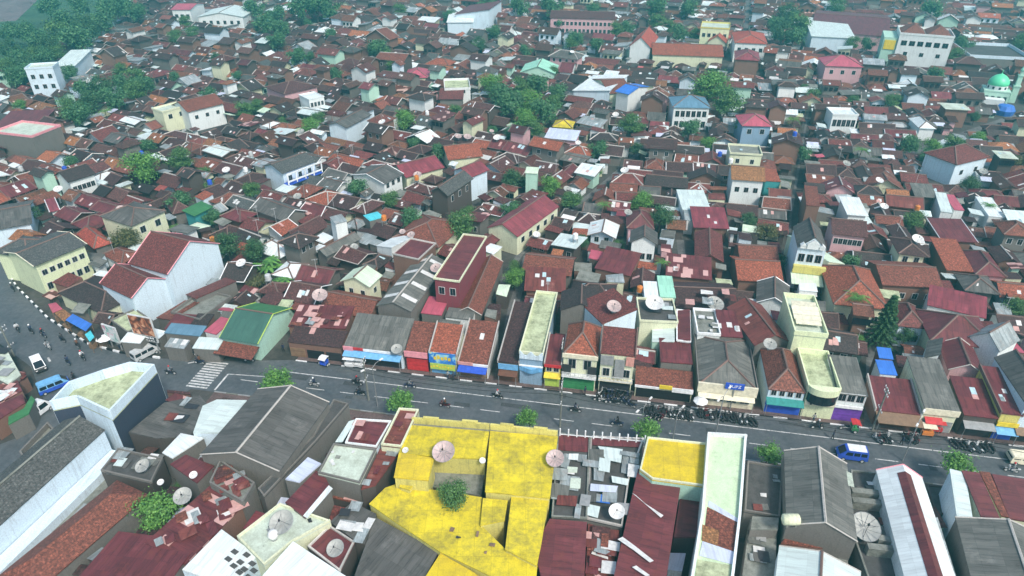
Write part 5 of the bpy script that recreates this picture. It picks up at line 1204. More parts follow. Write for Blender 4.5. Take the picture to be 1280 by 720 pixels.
def palm():
    o = thing('palm_tree', 'x', 'tree'); t = MB(); t.bar((0,0,0), (.2,0,6.2), .16, n=7, r2=.11); t.build('trunk', M['bark'], o, uv=False); cr = MB()
    for j in range(22):
        a = j*2.4; d = Vector((math.cos(a), math.sin(a), 0)); L = RND.uniform(2.2, 3.0); up = RND.uniform(.2, 1.3)
        pts = [Vector((.2,0,6.1))+d*(L*f)+Vector((0,0,up*f*1.6-1.9*f*f)) for f in (0,.25,.5,.75,1)]; s_ = Vector((-d.y, d.x, 0))
        for i in range(4):
            for sg in (-1, 1):
                for q in range(4):
                    p = pts[i].lerp(pts[i+1], q/4); e = s_*sg*.55*(1-(i+q/4)/5)+d*.22-Vector((0,0,.22)); cr.face([p, p+d*.07, p+e+d*.05, p+e*.95])
    cr.build('crown', M['leafB'], o, uv=False, recalc=False); return o
TREES['p'] = (palm(), 2.8, 6.0)
def banana():
    o = thing('banana_plant', 'x', 'plant'); t = MB(); cr = MB()
    for k in range(7):
        b0 = Vector((RND.gauss(0,1.3), RND.gauss(0,1.3), 0)); hh = RND.uniform(2.0,3.2); t.bar(b0, b0+Vector((0,0,hh)), .13, n=6, r2=.09)
        for j in range(9):
            a = j*.75+k; d = Vector((math.cos(a), math.sin(a), 0)); L = RND.uniform(1.4,2.1); s_ = Vector((-d.y, d.x, 0)); w_ = .26
            pts = [b0+Vector((0,0,hh))+d*(L*f)+Vector((0,0,1.2*f-1.5*f*f)) for f in (0,.33,.66,1)]
            for i, (wa, wb) in enumerate(((.5,1),(1,.9),(.9,.15))): cr.face([pts[i]-s_*w_*wa, pts[i]+s_*w_*wa, pts[i+1]+s_*w_*wb, pts[i+1]-s_*w_*wb])
    t.build('stem', M['leafO'], o, uv=False); cr.build('leaves', M['leafB'], o, uv=False, recalc=False); return o
TREES['n'] = (banana(), 2.6, 2.6)
TKIDS = {k: kidtree(v[0]) for k, v in TREES.items()}; TUSED = set(); TREEPOS = []
def tree(k, x, y, rpx, label, group=None, zbase=0.0, foot=.55, flatz=1.0):
    o, r0, zc = TREES[k]; s = 1.0; rpx *= 1.0
    for _ in range(4):
        p = un(x, y, zbase+zc*s*flatz); s = rpx/pr(p.x, p.y, zbase+zc*s)[2]/r0
    loc = Vector((p.x, p.y, zbase)); rz = RND.uniform(0, 6.28); sc3 = (s, s, s*flatz)
    if k not in TUSED:
        TUSED.add(k); o.location = loc; o.scale = sc3; o.rotation_euler.z = rz; o['label'] = label
        if group: o['group'] = group
        t = o
    else:
        t = copy_tree(o, TKIDS[k], loc, rz, sc3, label, group)
        if not group and 'group' in t: del t['group']
    r = r0*s*foot
    if foot: hull_add([loc+Vector((a*r, b*r, 0)) for a, b in ((-1,-.4),(-.4,-1),(.4,-1),(1,-.4),(1,.4),(.4,1),(-.4,1),(-1,.4))])
    TREEPOS.append((x, y, rpx)); return t
tree('b', 197, 636, 28, 'large bright green tree beside the long red brown tile roof', foot=.4)
tree('a', 222, 612, 10, 'darker green tree top touching the small pale canopy behind the bright tree', foot=.2)
tree('a', 565, 615, 20, 'round dark green tree growing in the courtyard of the yellow complex', zbase=4.6, foot=0)
tree('k', 1108, 402, 21, 'tall dark conifer behind the blue tarpaulin sheds')
tree('p', 1071, 371, 19, 'palm in front of the big orange hip roof')
SG = 'small street trees along the near pavement'
for (x, y, w), l in zip(((350,473,20),(504,499,17),(662,521,14),(806,535,17),(962,563,17),(1203,578,20)),
    ('street tree behind the top of the big dark grey gable', 'street tree at the lamp post left of the yellow complex', 'street tree half hidden by the yellow front parapet', 'street tree with a lamp in it above the junk terrace', 'street tree above the dark flat asphalt roof', 'street tree above the maroon ribbed roofs at the lower right')):
    tree('s', x, y, w*1.02, l, SG, foot=0)
tree('n', 338, 330, 17, 'banana clump by the white walled ruins left of the pale green gable house')
tree('n', 352, 352, 14, 'lower banana clump beside the pale green gable house')
tree('o', 322, 352, 13, 'brown green shrub mass left of the lower banana clump')
tree('c', 318, 312, 15, 'dark tree behind the banana clump')
tree('c', 283, 305, 17, 'dark green tree just right of the big white hall roof')
tree('o', 155, 298, 17, 'olive tree between the bright orange hip roof and the big white hall')
tree('b', 643, 346, 14, 'bright tree in the alley beside the rusty skylight roof')
tree('a', 642, 333, 9, 'small tree top behind the bright alley tree')
tree('a', 576, 278, 19, 'green tree left of the crimson roofed hall')
tree('n', 574, 297, 9, 'banana plant below the tree left of the crimson roofed hall')
tree('b', 177, 207, 22, 'bright round tree above the white windowed house')
tree('a', 227, 196, 16, 'round tree right of the bright round tree')
tree('a', 262, 232, 8, 'small shrub among brown roofs at the left')
tree('b', 688, 231, 14, 'bright round tree by the green roofed lookout')
tree('a', 715, 248, 15, 'spreading low tree right of the bright lookout tree', flatz=.7)
tree('a', 657, 227, 9, 'small tree left of the green roofed lookout')
tree('a', 744, 214, 8, 'lone small tree in brown roofs right of the lookout')
tree('b', 802, 250, 14, 'bright tree left of the pale blue sheet roof')
tree('c', 826, 270, 16, 'dark tree below the bright one left of the pale blue sheet roof')
tree('b', 887, 107, 24, 'biggest bright tree behind the blue roofed white house')
tree('a', 908, 125, 20, 'dark side of the tree pair right of the blue roofed white house')
tree('t', 862, 160, 13, 'bush tree under the blue roofed white house')
tree('a', 790, 153, 15, 'tree left of the blue roofed white house')
tree('a', 800, 160, 9, 'small tree below the tree left of the blue roofed house')
tree('o', 958, 289, 13, 'grassy olive shrub beside the alley near the cream dormer house')
tree('b', 1075, 425, 8, 'potted shrub left of the tall conifer')
tree('c', 1133, 418, 12, 'dark shrub right of the conifer')
tree('a', 1270, 382, 14, 'tree at the right edge beside the long red roof')
tree('b', 1165, 183, 12, 'bright tree left of the red hip roofed grey house')
tree('a', 1193, 180, 13, 'dark tree row beside the red hip roofed grey house')
tree('t', 1140, 180, 12, 'bluish tree below the small white hip roofed house')
tree('b', 1225, 172, 10, 'bright shrub by the pale yard at the right')
tree('o', 1266, 200, 10, 'yellow green shrubs at the right edge')
tree('a', 1016, 118, 10, 'lone round tree among right far roofs')
tree('b', 388, 157, 13, 'round tree right of the pink walled house')
tree('a', 306, 137, 12, 'round tree right of the long white upper storey')
tree('a', 322, 131, 10, 'second round tree right of the long white upper storey')
tree('b', 505, 148, 14, 'bush trees between dark roofs left of the upper centre')
tree('a', 570, 138, 9, 'tree below the roof garden house')
tree('a', 487, 248, 12, 'low tree behind the white tank house')
TG = 'trees of the groves between the far houses'
def grove(specs, kinds, phrase):
    words = ['nearest', 'second nearest', 'third nearest', 'fourth nearest', 'fifth nearest', 'sixth nearest', 'seventh nearest', 'eighth nearest', 'ninth nearest', 'tenth nearest', 'eleventh nearest', 'twelfth nearest']
    for i, (x, y, w) in enumerate(sorted(specs, key=lambda q: -q[1])):
        tree(kinds[i % len(kinds)], x, y, w, words[i]+' tree of '+phrase, TG)
grove([(615,105,16),(628,118,15),(650,108,14),(662,125,17),(640,130,17),(680,138,17),(655,148,16),(695,115,13),(672,105,14),(690,128,12),(640,165,11),(668,160,12)], 'tabt', 'the central grove left of the white sheet hall')
grove([(108,112,14),(125,108,15),(140,122,15),(155,105,14),(168,112,14),(180,105,12),(85,135,16),(98,142,15),(112,128,14),(170,95,13)], 'tact', 'the left grove right of the pink railed building')
grove([(75,40,17),(95,48,18),(110,35,16),(60,58,15),(122,28,14),(85,25,15),(48,50,13),(40,70,14),(30,90,14)], 'tact', 'the grove on the fields at the upper left')
grove([(135,12,15),(155,8,15),(170,15,12),(60,8,13),(100,6,13)], 't', 'the hazy tree line at the very top left')
grove([(375,8,16),(395,5,17),(410,10,14),(345,18,12),(330,30,14),(350,35,12),(318,10,12)], 't', 'the bluish trees at the top left of centre')
grove([(985,18,15),(1000,30,15),(978,40,14),(992,45,13),(970,30,11)], 'tca', 'the dark clump left of the wide maroon hall')
grove([(770,36,10),(785,34,9),(822,26,11),(835,32,10),(850,40,11),(870,42,9),(700,30,8),(720,48,10),(712,53,9),(745,55,9)], 'ta', 'the trees around the long orange roof')
grove([(1065,53,10),(1085,55,9),(1120,58,9),(1100,50,8),(1130,62,9)], 'ta', 'the hedge below the wide maroon hall')
grove([(1205,55,11),(1196,68,11),(1170,92,10),(1280,50,12),(1165,12,13),(1045,6,12)], 'ta', 'the trees around the white multi storey building')
grove([(820,8,14),(690,8,14),(650,8,12),(860,10,12),(610,6,12),(740,12,10)], 't', 'the hazy tree tops along the top edge')
grove([(470,60,13),(480,65,10),(370,70,12),(345,50,12),(590,60,8),(616,40,10),(218,45,10),(240,40,9),(560,20,9),(500,12,9)], 'ta', 'the scattered trees of the far upper left roofs')
grove([(20,95,13),(35,82,13),(52,72,13),(20,75,14),(5,85,13),(68,66,12),(12,60,13),(30,40,13),(10,40,12)], 'tact', 'the green mass at the upper left edge of the fields')
LMK = [(pr(fr.c.x, fr.c.y, h)[:2], s_) for _, fr, h, s_ in HAND if s_]
ORD = ['nearest', 'second', 'third', 'fourth', 'fifth', 'sixth', 'seventh', 'eighth', 'ninth', 'tenth', 'eleventh', 'twelfth', 'thirteenth', 'fourteenth', 'fifteenth', 'sixteenth', 'seventeenth', 'eighteenth', 'nineteenth', 'twentieth']
rt_ = random.Random(31); pts_ = []
while len(pts_) < 70:
    x, y = rt_.uniform(10, 1270), rt_.uniform(12, 330)
    if inpoly(x, y, FIELD) or any((x-a)**2+(y-b)**2 < 30**2 for a, b in pts_): continue
    if rt_.random() > (1.0 if y < 200 else .45): continue
    c_ = un(x, y, 0)
    if any(inpoly(c_.x, c_.y, [(q.x, q.y) for q in P]) for P in FOOT): continue
    pts_.append((x, y))
sl_ = {}
for x, y in pts_:
    L = min(LMK, key=lambda q: (q[0][0]-x)**2+((q[0][1]-y)*1.4)**2); dx, dy = x-L[0][0], y-L[0][1]
    rel = ('right of' if dx > 0 else 'left of') if abs(dx) > abs(dy)*1.3 else ('below' if dy > 0 else 'above')
    sl_.setdefault((L[1], rel), []).append((math.hypot(dx, dy), x, y))
for (ls, rel), lst in sl_.items():
    for i, (_, x, y) in enumerate(sorted(lst)): tree(rt_.choice('abtactp' if y > 120 else 'atct'), x, y, rt_.uniform(6, 11)*(.75+y/500), f'{ORD[i]} small tree {rel} {ls}', 'small trees between the houses', foot=.35)
for k, v in TREES.items():
    if k not in TUSED:
        for c in list(v[0].children): bpy.data.objects.remove(c)
        bpy.data.objects.remove(v[0])

# ------------------------------------------------------------------ fill: the rest of the town
CELL = 24.0; HASH = {}
def cells(P):
    x0, x1 = min(p.x for p in P), max(p.x for p in P); y0, y1 = min(p.y for p in P), max(p.y for p in P)
    for i in range(int(x0//CELL), int(x1//CELL)+1):
        for j in range(int(y0//CELL), int(y1//CELL)+1): yield (i, j)
def hput(P):
    for c in cells(P): HASH.setdefault(c, []).append(P)
def hull2(P):
    P = sorted(((p.x, p.y) for p in P)); 
    def half(Q_):
        o = []
        for p in Q_:
            while len(o) > 1 and (o[-1][0]-o[-2][0])*(p[1]-o[-2][1])-(o[-1][1]-o[-2][1])*(p[0]-o[-2][0]) <= 0: o.pop()
            o.append(p)
        return o
    a, b = half(P), half(P[::-1]); return [Vector(p) for p in a[:-1]+b[:-1]]
for P in FOOT: hput(hull2(P) if len(P) > 4 else P)
for P in LANES: hput(P)
def free(P):
    for c in cells(P):
        for q in HASH.get(c, ()):
            if sat(P, q): return False
    return True
def on_road(p):
    if inpoly(p.x, p.y, ROADP): return True
    s_, t_ = to_st(Vector((p.x, p.y, 0)))
    return -10.5 < t_ < 5.5 and s_ > -60
BROWN = ['brownD']*8+['brownM']*8+['brownK']*4+['redbrown']*5+['rust']*4+['greyT']+['greyA']+['greyD']+['maroon']*4+['orange']*3+['steel']+['light']+['maroonP']+['white']
BR2 = ['brownD']*9+['brownM']*8+['brownK']*6+['redbrown']*4+['greyD']+['greyA']+['maroon']*4+['rust']*4+['orange']*2+['light']+['white']+['steel']+['rustM']*2
SM = ['steel']*3+['light']*2+['white']*2+['brownM']*4+['brownD']*5+['redbrown']*3+['maroonP']*2+['greyA']*3+['rustM']*2+['palegreen','pinkred','lilac','red','orange','moss','conc','conc']
WL = ['w_white']*4+['w_cream']*3+['w_cool']*3+['w_grey']*4+['w_brick']*7+['w_dark']*6+['w_pink','w_mint']
FILL = []
def zone(angle, test, rows_seed, pal, dep=(4.3, 6.5), wid=(3.8, 7.8)):
    rn = random.Random(rows_seed); a = R(angle); u = Vector((math.cos(a), math.sin(a), 0)); v = Vector((-u.y, u.x, 0)); t = -60.0; k = 0
    while t < 560:
        d = rn.uniform(*dep); s_ = -480+rn.uniform(0, 6)
        while s_ < 480:
            w = rn.uniform(*wid)
            if rn.random() < .12: w *= 1.4
            c = u*(s_+w/2)+v*(t+d/2+rn.uniform(-.5,.5)); dd = d*rn.uniform(.92, 1.04); x, y, sca = pr(c.x, c.y, 3)
            if c.y > 40 and -70 < x < 1350 and -30 < y < 760 and test(x, y, c) and not on_road(c):
                aj = a+R(rn.gauss(0, 1.5)); uu = Vector((math.cos(aj), math.sin(aj), 0))
                for shr in (1.0, .8, .6):
                    fr = Fr(c, uu, (w-.1)*shr, dd*shr); P = [Vector((p.x, p.y)) for p in fr.corners(-.2)]
                    if free(P) and not any(on_road(p) for p in fr.corners(0)):
                        hput(P); FILL.append([fr, rn.choice(pal), rn, 'house']); break
            s_ += w+rn.choice((.06,.1,.15,.3,.6))
        t += d+(1.1 if k % 4 == 3 else .12); k += 1
FLD = lambda x, y: inpoly(x, y, FIELD)
def isleft(x, y): return x < 735+(250-y)*.25
zone(-12.5, lambda x, y, c: not isleft(x, y) and y > 100 and c.y > 84, 3, BR2)
zone(-14, lambda x, y, c: isleft(x, y) and y > 330 and c.y > 84 and not FLD(x, y), 4, BROWN)
zone(-30, lambda x, y, c: isleft(x, y) and 95 < y <= 330 and not FLD(x, y), 5, BROWN)
zone(-23, lambda x, y, c: y <= 100 and not FLD(x, y), 6, BROWN, (5.0, 7.4), (4.5, 10))
# infill of small roofs
rn = random.Random(21)
def darts(n, wr, dr, ymin, ymax, pal, kind, hr):
    for _ in range(n):
        x = rn.uniform(-40, 1320); y = ymin+(ymax-ymin)*rn.random()
        c = un(x, y, 0)
        if FLD(x, y) or on_road(c): continue
        angle = -11 if c.y < 84 else (-12.5 if not isleft(x, y) else (-14 if y > 330 else -30)) if y > 95 else -23
        a = R(angle+rn.choice((0,0,0,90))+rn.gauss(0, 4)); uu = Vector((math.cos(a), math.sin(a), 0))
        fr = Fr(c, uu, rn.uniform(*wr), rn.uniform(*dr)); P = [Vector((p.x, p.y)) for p in fr.corners(-.1)]
        if free(P) and not any(on_road(p) for p in fr.corners(0)):
            hput(P); FILL.append([fr, rn.choice(pal), rn, kind])
darts(5000, (5,8), (4.5,6.5), -5, 480, BROWN, 'house', 0)
darts(14000, (2.0,4.6), (1.8,3.6), 20, 480, SM, 'shed', 0)
darts(1500, (3,6), (3,5), 520, 740, SM, 'shed', 0)
darts(5000, (1.4,3.2), (1.4,3), 500, 740, SM, 'shed', 0)
COLW = dict(brownD='dark brown', brownM='mid brown', brownK='blackened', redbrown='red brown', rust='rusty brown', greyT='mossy grey', greyA='grey', greyD='charcoal', maroon='maroon', orange='orange', steel='steel grey', light='pale', maroonP='patched maroon', rustM='rusty metal', pale_slab='pale slab', white='white', palegreen='pale green', pinkred='pinkish red', lilac='lilac', red='red', moss='mossy cream', conc='concrete', bright_orange='bright orange', ochre='ochre')
FORM = dict(gu='gable', gv='end-on gable', hip='hip', sf='shed', sb='shed', sr='shed', sl='shed', flat='flat')
FILL.sort(key=lambda f: (f[0].c.x**2+f[0].c.y**2+CAMH**2)/(f[0].w*f[0].d))
def vis(fr):
    x, y, s_ = pr(fr.c.x, fr.c.y, 3); return -25 < x < 1305 and -5 < y < 745
nh = sum(1 for o, *_ in HAND if o['category'] == 'house'); MAXH = 300-nh; MAXS = 130
ORD_ = ['nearest', 'second', 'third', 'fourth', 'fifth', 'sixth', 'seventh', 'eighth', 'ninth', 'tenth', 'eleventh', 'twelfth', 'thirteenth', 'fourteenth', 'fifteenth', 'sixteenth', 'seventeenth', 'eighteenth', 'nineteenth', 'twentieth']
indiv = []; rest = []; cnt = {'house': 0, 'shed': 0}
for f in FILL:
    if not vis(f[0]): 
        if f[0].c.y < 430: rest.append(f)
        continue
    lim = MAXH if f[3] == 'house' else MAXS
    if cnt[f[3]] < lim: cnt[f[3]] += 1; indiv.append(f)
    else: rest.append(f)
slots = {}
for f in indiv:
    x, y, _ = pr(f[0].c.x, f[0].c.y, 4)
    L = min(LMK, key=lambda q: (q[0][0]-x)**2+((q[0][1]-y)*1.4)**2); dx, dy = x-L[0][0], y-L[0][1]
    rel = ('right of' if dx > 0 else 'left of') if abs(dx) > abs(dy)*1.3 else ('below' if dy > 0 else 'above')
    slots.setdefault((L[1], rel, f[3]), []).append((math.hypot(dx, dy), id(f), f))
for (ls, rel, kd), lst in slots.items():
    lst.sort(key=lambda q: q[:2])
    for i, (_, _, f) in enumerate(lst): f.append((ORD[min(i, 19)], rel, ls))
FROOTS = []
def shape(f):
    fr, m, rn, kind = f[:4]; r = rn.random()
    if kind == 'shed': return rn.uniform(2.2, 3.3), rn.choice(('sf','sf','sr','sl','flat')), rn.uniform(.2, .6), 'w'
    two = rn.random() < (.13 if fr.c.y > 230 else .05)
    if m in ('light', 'steel', 'white', 'lilac', 'maroonP', 'greyA') and r < .5: return (5.6 if two else 3.6), rn.choice(('sf', 'sr', 'gu')), rn.uniform(.5, 1.1), two
    ro = 'gu' if r < .56 else ('hip' if r < .80 else ('gv' if r < .95 else 'flat'))
    if ro == 'flat' and not two: ro = 'gu'
    if fr.d > fr.w*1.25 and ro == 'gu': ro = 'gv'
    span = fr.d if ro == 'gu' else (fr.w if ro == 'gv' else min(fr.w, fr.d))
    return (rn.uniform(5.6, 6.6) if two else rn.uniform(1.9, 3.0)), ro, (span/2*rn.uniform(.42, .62) if ro != 'flat' else 0), two
for n_, f in enumerate(indiv):
    fr, m, rn, kind = f[:4]; h, ro, rise, two = shape(f); o_, rel, ls = f[4]
    if ro == 'flat' and kind == 'house': m = rn.choice(('conc', 'pale_slab', 'moss'))
    wm = rn.choice(WL); barge = rn.choice((None, None, None, 'board', 'cap', 'p_white', 'cap', 'cap')) if kind == 'house' else None
    extra = ' and white edges' if barge == 'p_white' and ro in ('gu', 'gv') else ''
    lab = f"{o_} {'small shed' if kind == 'shed' else 'house'} {rel} {ls}, {COLW.get(m, m)} {FORM[ro]} roof"
    if len(lab.split()) < 14: lab += extra
    sky = rn.choice((0,0,1,1,2,3)) if kind == 'house' and n_ < 240 else 0
    win = None
    if kind == 'house' and n_ < 150 and (two or n_ % 3 == 0):
        cs = cam_sides(fr)
        win = [(cs[0], 3.9 if two else 1.1, max(2, int((fr.w if cs[0] % 2 == 0 else fr.d)/3)), .9, 1.15)]
    if kind == 'house': fr = Fr(fr.c, fr.u, fr.w+.35, fr.d+.6)
    root = house('shed' if kind == 'shed' else 'house', lab, kind, fr, h, ro, rise, m, wm, over=.12 if kind == 'shed' else rn.uniform(.55,.9), barge=barge, win=win, foot=False, sky=sky, cap=None if kind == 'shed' else rn.choice(('cap','cap','board')), th=.08 if kind == 'shed' else .14,
                 jit=.12, group='houses packed behind the shop row' if kind == 'house' else 'small sheds between the houses', par=.5 if ro == 'flat' and kind == 'house' else 0)
    FROOTS.append((root, fr, h, ro, rise))
def town_stuff(name, lst):
    mats = {}; wb = MB(); rnames = []
    def mi(x):
        if x not in mats: mats[x] = len(mats)
        return mats[x]
    for f in lst:
        fr, m, rn, kind = f[:4]; h, ro, rise, two = shape(f)
        if kind == 'house': fr = Fr(fr.c, fr.u, fr.w+.35, fr.d+.6)
        if ro == 'flat' and kind == 'house': m = rn.choice(('conc', 'pale_slab'))
        wall_geo(wb, fr, h, ro, rise, .6, .14, mi(rn.choice(WL)), fr.c)
        po, rl = ridge_parts(fr, h, ro, rise); wb.slab([[fr.c+p for p in q] for q in po], .14, mi(m))
        if rn.random() < .6:
            for a, b in rl: wb.bar(fr.c+a, fr.c+b, .15, mi('cap'), 4)
        if ro in ('gu', 'gv') and rn.random() < .45:
            bm_ = mi(rn.choice(('board', 'cap', 'cap', 'w_grey')))
            for q in po:
                for i in range(4):
                    a, b = q[i], q[(i+1) % 4]
                    if abs(a.z-b.z) > .2: wb.bar(fr.c+a, fr.c+b, .16, bm_, 4)
        if kind == 'house':
            for q in po[:2]:
                for _ in range(rn.choice((0,0,1,1,2))):
                    s_, t_ = rn.uniform(.1,.8), rn.uniform(.1,.7); lo = lambda a, b: q[0].lerp(q[-1], b).lerp(q[1].lerp(q[2], b), a)+fr.c+Vector((0,0,.05))
                    if len(q) == 4: wb.slab([[lo(s_,t_), lo(s_+.1,t_), lo(s_+.1,t_+.25), lo(s_,t_+.25)]], .03, mi(rn.choice(('sky_panel','sky_panel','sky_pink','sky_blue'))))
        if kind == 'house' and rn.random() < .22:
            cs = cam_sides(fr); nv = [-fr.v, fr.u, fr.v, -fr.u][cs[0]]; al = [fr.u, fr.v, -fr.u, -fr.v][cs[0]]; D = (fr.d if cs[0] % 2 == 0 else fr.w)/2-.3; k = (fr.w if cs[0] % 2 == 0 else fr.d)
            for i in (-1, 0, 1): wb.box(fr.c+nv*D+al*(i*k*.27)+Vector((0,0,h-2.0)), 1.1, .1, 1.2, al, mi('glass'))
        if kind == 'house' and rn.random() < .4:
            sd = fr.c+fr.u*(fr.w*rn.uniform(-.3,.3))+fr.v*(-fr.d*.5-1.0); wb.slab([[sd+fr.u*a+fr.v*b+Vector((0,0,2.7+.2*b)) for a, b in ((-1.6,-1),(1.6,-1),(1.6,1),(-1.6,1))]], .08, mi(rn.choice(('light', 'white', 'steel', 'sky_panel', 'lilac'))))
    o = wb.build(name, [M[x] for x in mats], recalc=False); o['kind'] = 'stuff'
    o['label'] = 'hazy mass of small brown tiled roofs filling the far town'; return o
town_stuff('distant_town', rest)
print('FILL', len(FILL), 'indiv', cnt, 'rest', len(rest), 'handhouses', nh)
# ------------------------------------------------------------------ vehicles
def wheel(parent, c, r, w, name='wheel'):
    b = MB(); Mx = Matrix.Rotation(R(90), 3, 'Y'); b.lathe([(r*.62,-w/2),(r*.95,-w/2),(r,-w*.3),(r,w*.3),(r*.95,w/2),(r*.62,w/2)], 14, M4=Mx)
    t = b.build(name, M['rubber'], parent, c, uv=False)
    b = MB(); b.lathe([(.01,-w*.52),(r*.6,-w*.52),(r*.6,w*.52),(.01,w*.52)], 10, M4=Mx); b.build('rim', M['p_silver'], t, uv=False)
def profile(prof, W, inset=.0):
    """side profile (y, z) extruded across x, upper points pulled in"""
    b = MB(); n = len(prof); vs = []
    for sg in (-1, 1):
        for y, z in prof: vs.append(Vector((sg*(W/2-inset*max(0, (z-.95))), y, z)))
    b.poly(vs, [tuple(range(n))[::-1], tuple(range(n, 2*n))]+[(i, (i+1) % n, n+(i+1) % n, n+i) for i in range(n)]); return b
def van(label, px, yaw, low, top, L=3.9, W=1.65, H=1.9, kind='van', hood=.45, cap=None):
    p = un(px[0], px[1], 0); o = thing('minivan', label, kind, (p.x, p.y, 0), yaw); a = L/2
    b = profile([(-a,.35),(-a+.02,.98),(a-.12,.98),(a,.80),(a,.35)], W); b.build('body', M[low], o, uv=False)
    b = profile([(-a+.02,.985),(-a+.12,H-.12),(-a+.3,H),(a-hood-.75,H),(a-hood-.5,H-.1),(a-.14,.985)], W, .12); c = b.build('cabin', M[top], o, uv=False)
    for sg in (-1, 1):
        b = MB()
        for k in range(3):
            y0 = -a+.25+k*(L-1.15)/3; y1 = y0+(L-1.15)/3-.14; xx = lambda z: sg*(W/2-.12*(z-.95)+.006)
            b.face([(xx(1.08),y0,1.08),(xx(1.08),y1+(.22 if k == 2 else 0),1.08),(xx(H-.28),y1,H-.28),(xx(H-.28),y0,H-.28)])
        b.build('side_window', M['glass'], c, uv=False)
    b = MB(); b.face([(-W/2+.14,a-.20,1.06),(W/2-.14,a-.20,1.06),(W/2-.22,a-hood-.47,H-.15),(-W/2+.22,a-hood-.47,H-.15)]); b.v = [v+Vector((0,.035,.02)) for v in b.v]; b.build('windscreen', M['glass'], c, uv=False)
    b = MB(); b.face([(-W/2+.16,-a+.02,1.1),(W/2-.16,-a+.02,1.1),(W/2-.22,-a+.09,H-.25),(-W/2+.22,-a+.09,H-.25)]); b.v = [v+Vector((0,-.03,0)) for v in b.v]; b.build('rear_window', M['glass'], c, uv=False)
    if cap: b = MB(); b.box((0,(-hood-.42)/2,H-.005), W-.28, L-hood-1.1, .03); b.build('roof_panel', M[cap], o, uv=False)
    for x in (-W/2+.08, W/2-.08):
        for y in (-a+.7, a-.75): wheel(o, (x,y,.31), .31, .2)
        b = MB(); b.box((x*.82, a-.01, .62), .26, .06, .16); b.build('headlight', M['p_white'], o, uv=False)
    b = MB(); b.box((0,a+.03,.38), W*.96, .1, .16); b.build('front_bumper', M['p_dark'], o, uv=False)
    b = MB(); b.box((0,-a-.03,.38), W*.96, .1, .16); b.build('rear_bumper', M['p_dark'], o, uv=False)
    return o
def heading(a, b):
    p, q = un(*a), un(*b); d = q-p; return math.atan2(d.y, d.x)-math.pi/2
AST = A0-math.pi/2
van('deep blue minivan with sky blue roof driving near the left market', (69,486), heading((55,490),(85,478)), 'p_blue', 'p_sky', 4.3)
van('blue minivan with white top on the lower right road', (1063,572), AST+math.pi, 'p_blue', 'p_blue', cap='p_white')
van('silver minivan parked under the food billboard', (183,445), heading((172,448),(195,436)), 'p_silver', 'p_silver', 4.3)
van('white minibus standing by the grey wall at the lower left', (46,520), heading((30,530),(60,508)), 'p_white', 'p_white', 5.0, 1.75, 2.1, 'minibus')
van('white topped dark jeep turning in the junction', (50,460), heading((45,450),(56,470)), 'p_dark', 'p_white', 3.6, 1.65, 1.85, 'jeep', .8)
van('cream car cut by the right picture edge', (1279,578), AST, 'p_cream', 'p_cream', 4.2, 1.7, 1.5, 'car', .9)
def becak(label, px, yaw, hood, body):
    p = un(px[0], px[1], 0); o = thing('pedicab', label, 'pedicab', (p.x, p.y, 0), yaw)
    b = MB(); b.box((0,.5,.45), 1.1, .9, .12); b.box((0,.1,.5), 1.1, .12, .75); b.box((-.52,.5,.5), .08, .9, .45); b.box((.52,.5,.5), .08, .9, .45); b.build('cabin', M[body], o, uv=False)
    b = MB(); b.slab([[(-.65,-.15,1.75),(.65,-.15,1.75),(.65,.5,1.85),(-.65,.5,1.85)],[(-.65,.5,1.85),(.65,.5,1.85),(.65,1.15,1.6),(-.65,1.15,1.6)]], .06); b.build('canopy', M[hood], o, uv=False)
    b = MB()
    for x in (-.58,.58):
        for y in (0,1.0): b.bar((x,y,.6), (x,y,1.72), .025)
    b.bar((0,.1,.5), (0,-1.3,.45), .04); b.bar((0,-.75,.45), (0,-.8,.95), .03); b.bar((-.3,-.15,1.0), (.3,-.15,1.0), .025); b.build('frame', M['metal'], o, uv=False)
    b = MB(); b.box((0,-.8,.93), .22, .32, .07); b.build('saddle', M['rubber'], o, uv=False)
    for x in (-.62,.62): wheel(o, (x,.55,.32), .32, .06)
    wheel(o, (0,-1.25,.32), .32, .06); return o
becak('blue pedicab with wide white canopy at the kerb below the dark brown shed roof', (408,455), R(160), 'p_white', 'p_blue')
becak('red canopied pedicab in front of the purple shutters', (1062,538), AST, 'p_red', 'p_green')
def cart(label, px, m1, m2, yaw=0):
    p = un(px[0], px[1], 0); o = thing('food_cart', label, 'cart', (p.x, p.y, 0), yaw)
    b = MB(); b.box((0,0,.45), 1.5, .8, .6); b.build('box', M[m1], o, uv=False); b = MB(); b.slab([[(-.95,-.6,1.95),(.95,-.6,1.95),(.95,.6,2.05),(-.95,.6,2.05)]], .06); b.build('canopy', M[m2], o, uv=False)
    b = MB()
    for x in (-.7,.7):
        for y in (-.35,.35): b.bar((x,y,1.0), (x,y,1.98), .025)
    b.build('post', M['metal'], o, uv=False)
    for x in (-.72,.72): wheel(o, (x,0,.3), .3, .06)
cart('white food cart by the pink sign left end of the dark grey shop', (438,459), 'p_white', 'p_white', A0)
cart('white cart in front of the dark grey shop shutters', (450,460), 'p_white', 'p_silver', A0)
cart('orange fronted cart below the maroon shop roofs at the right', (1157,545), 'p_orange', 'p_cream', A0)
cart('red cart under the grey weathered shop awning', (1168,540), 'p_red', 'p_red', A0)
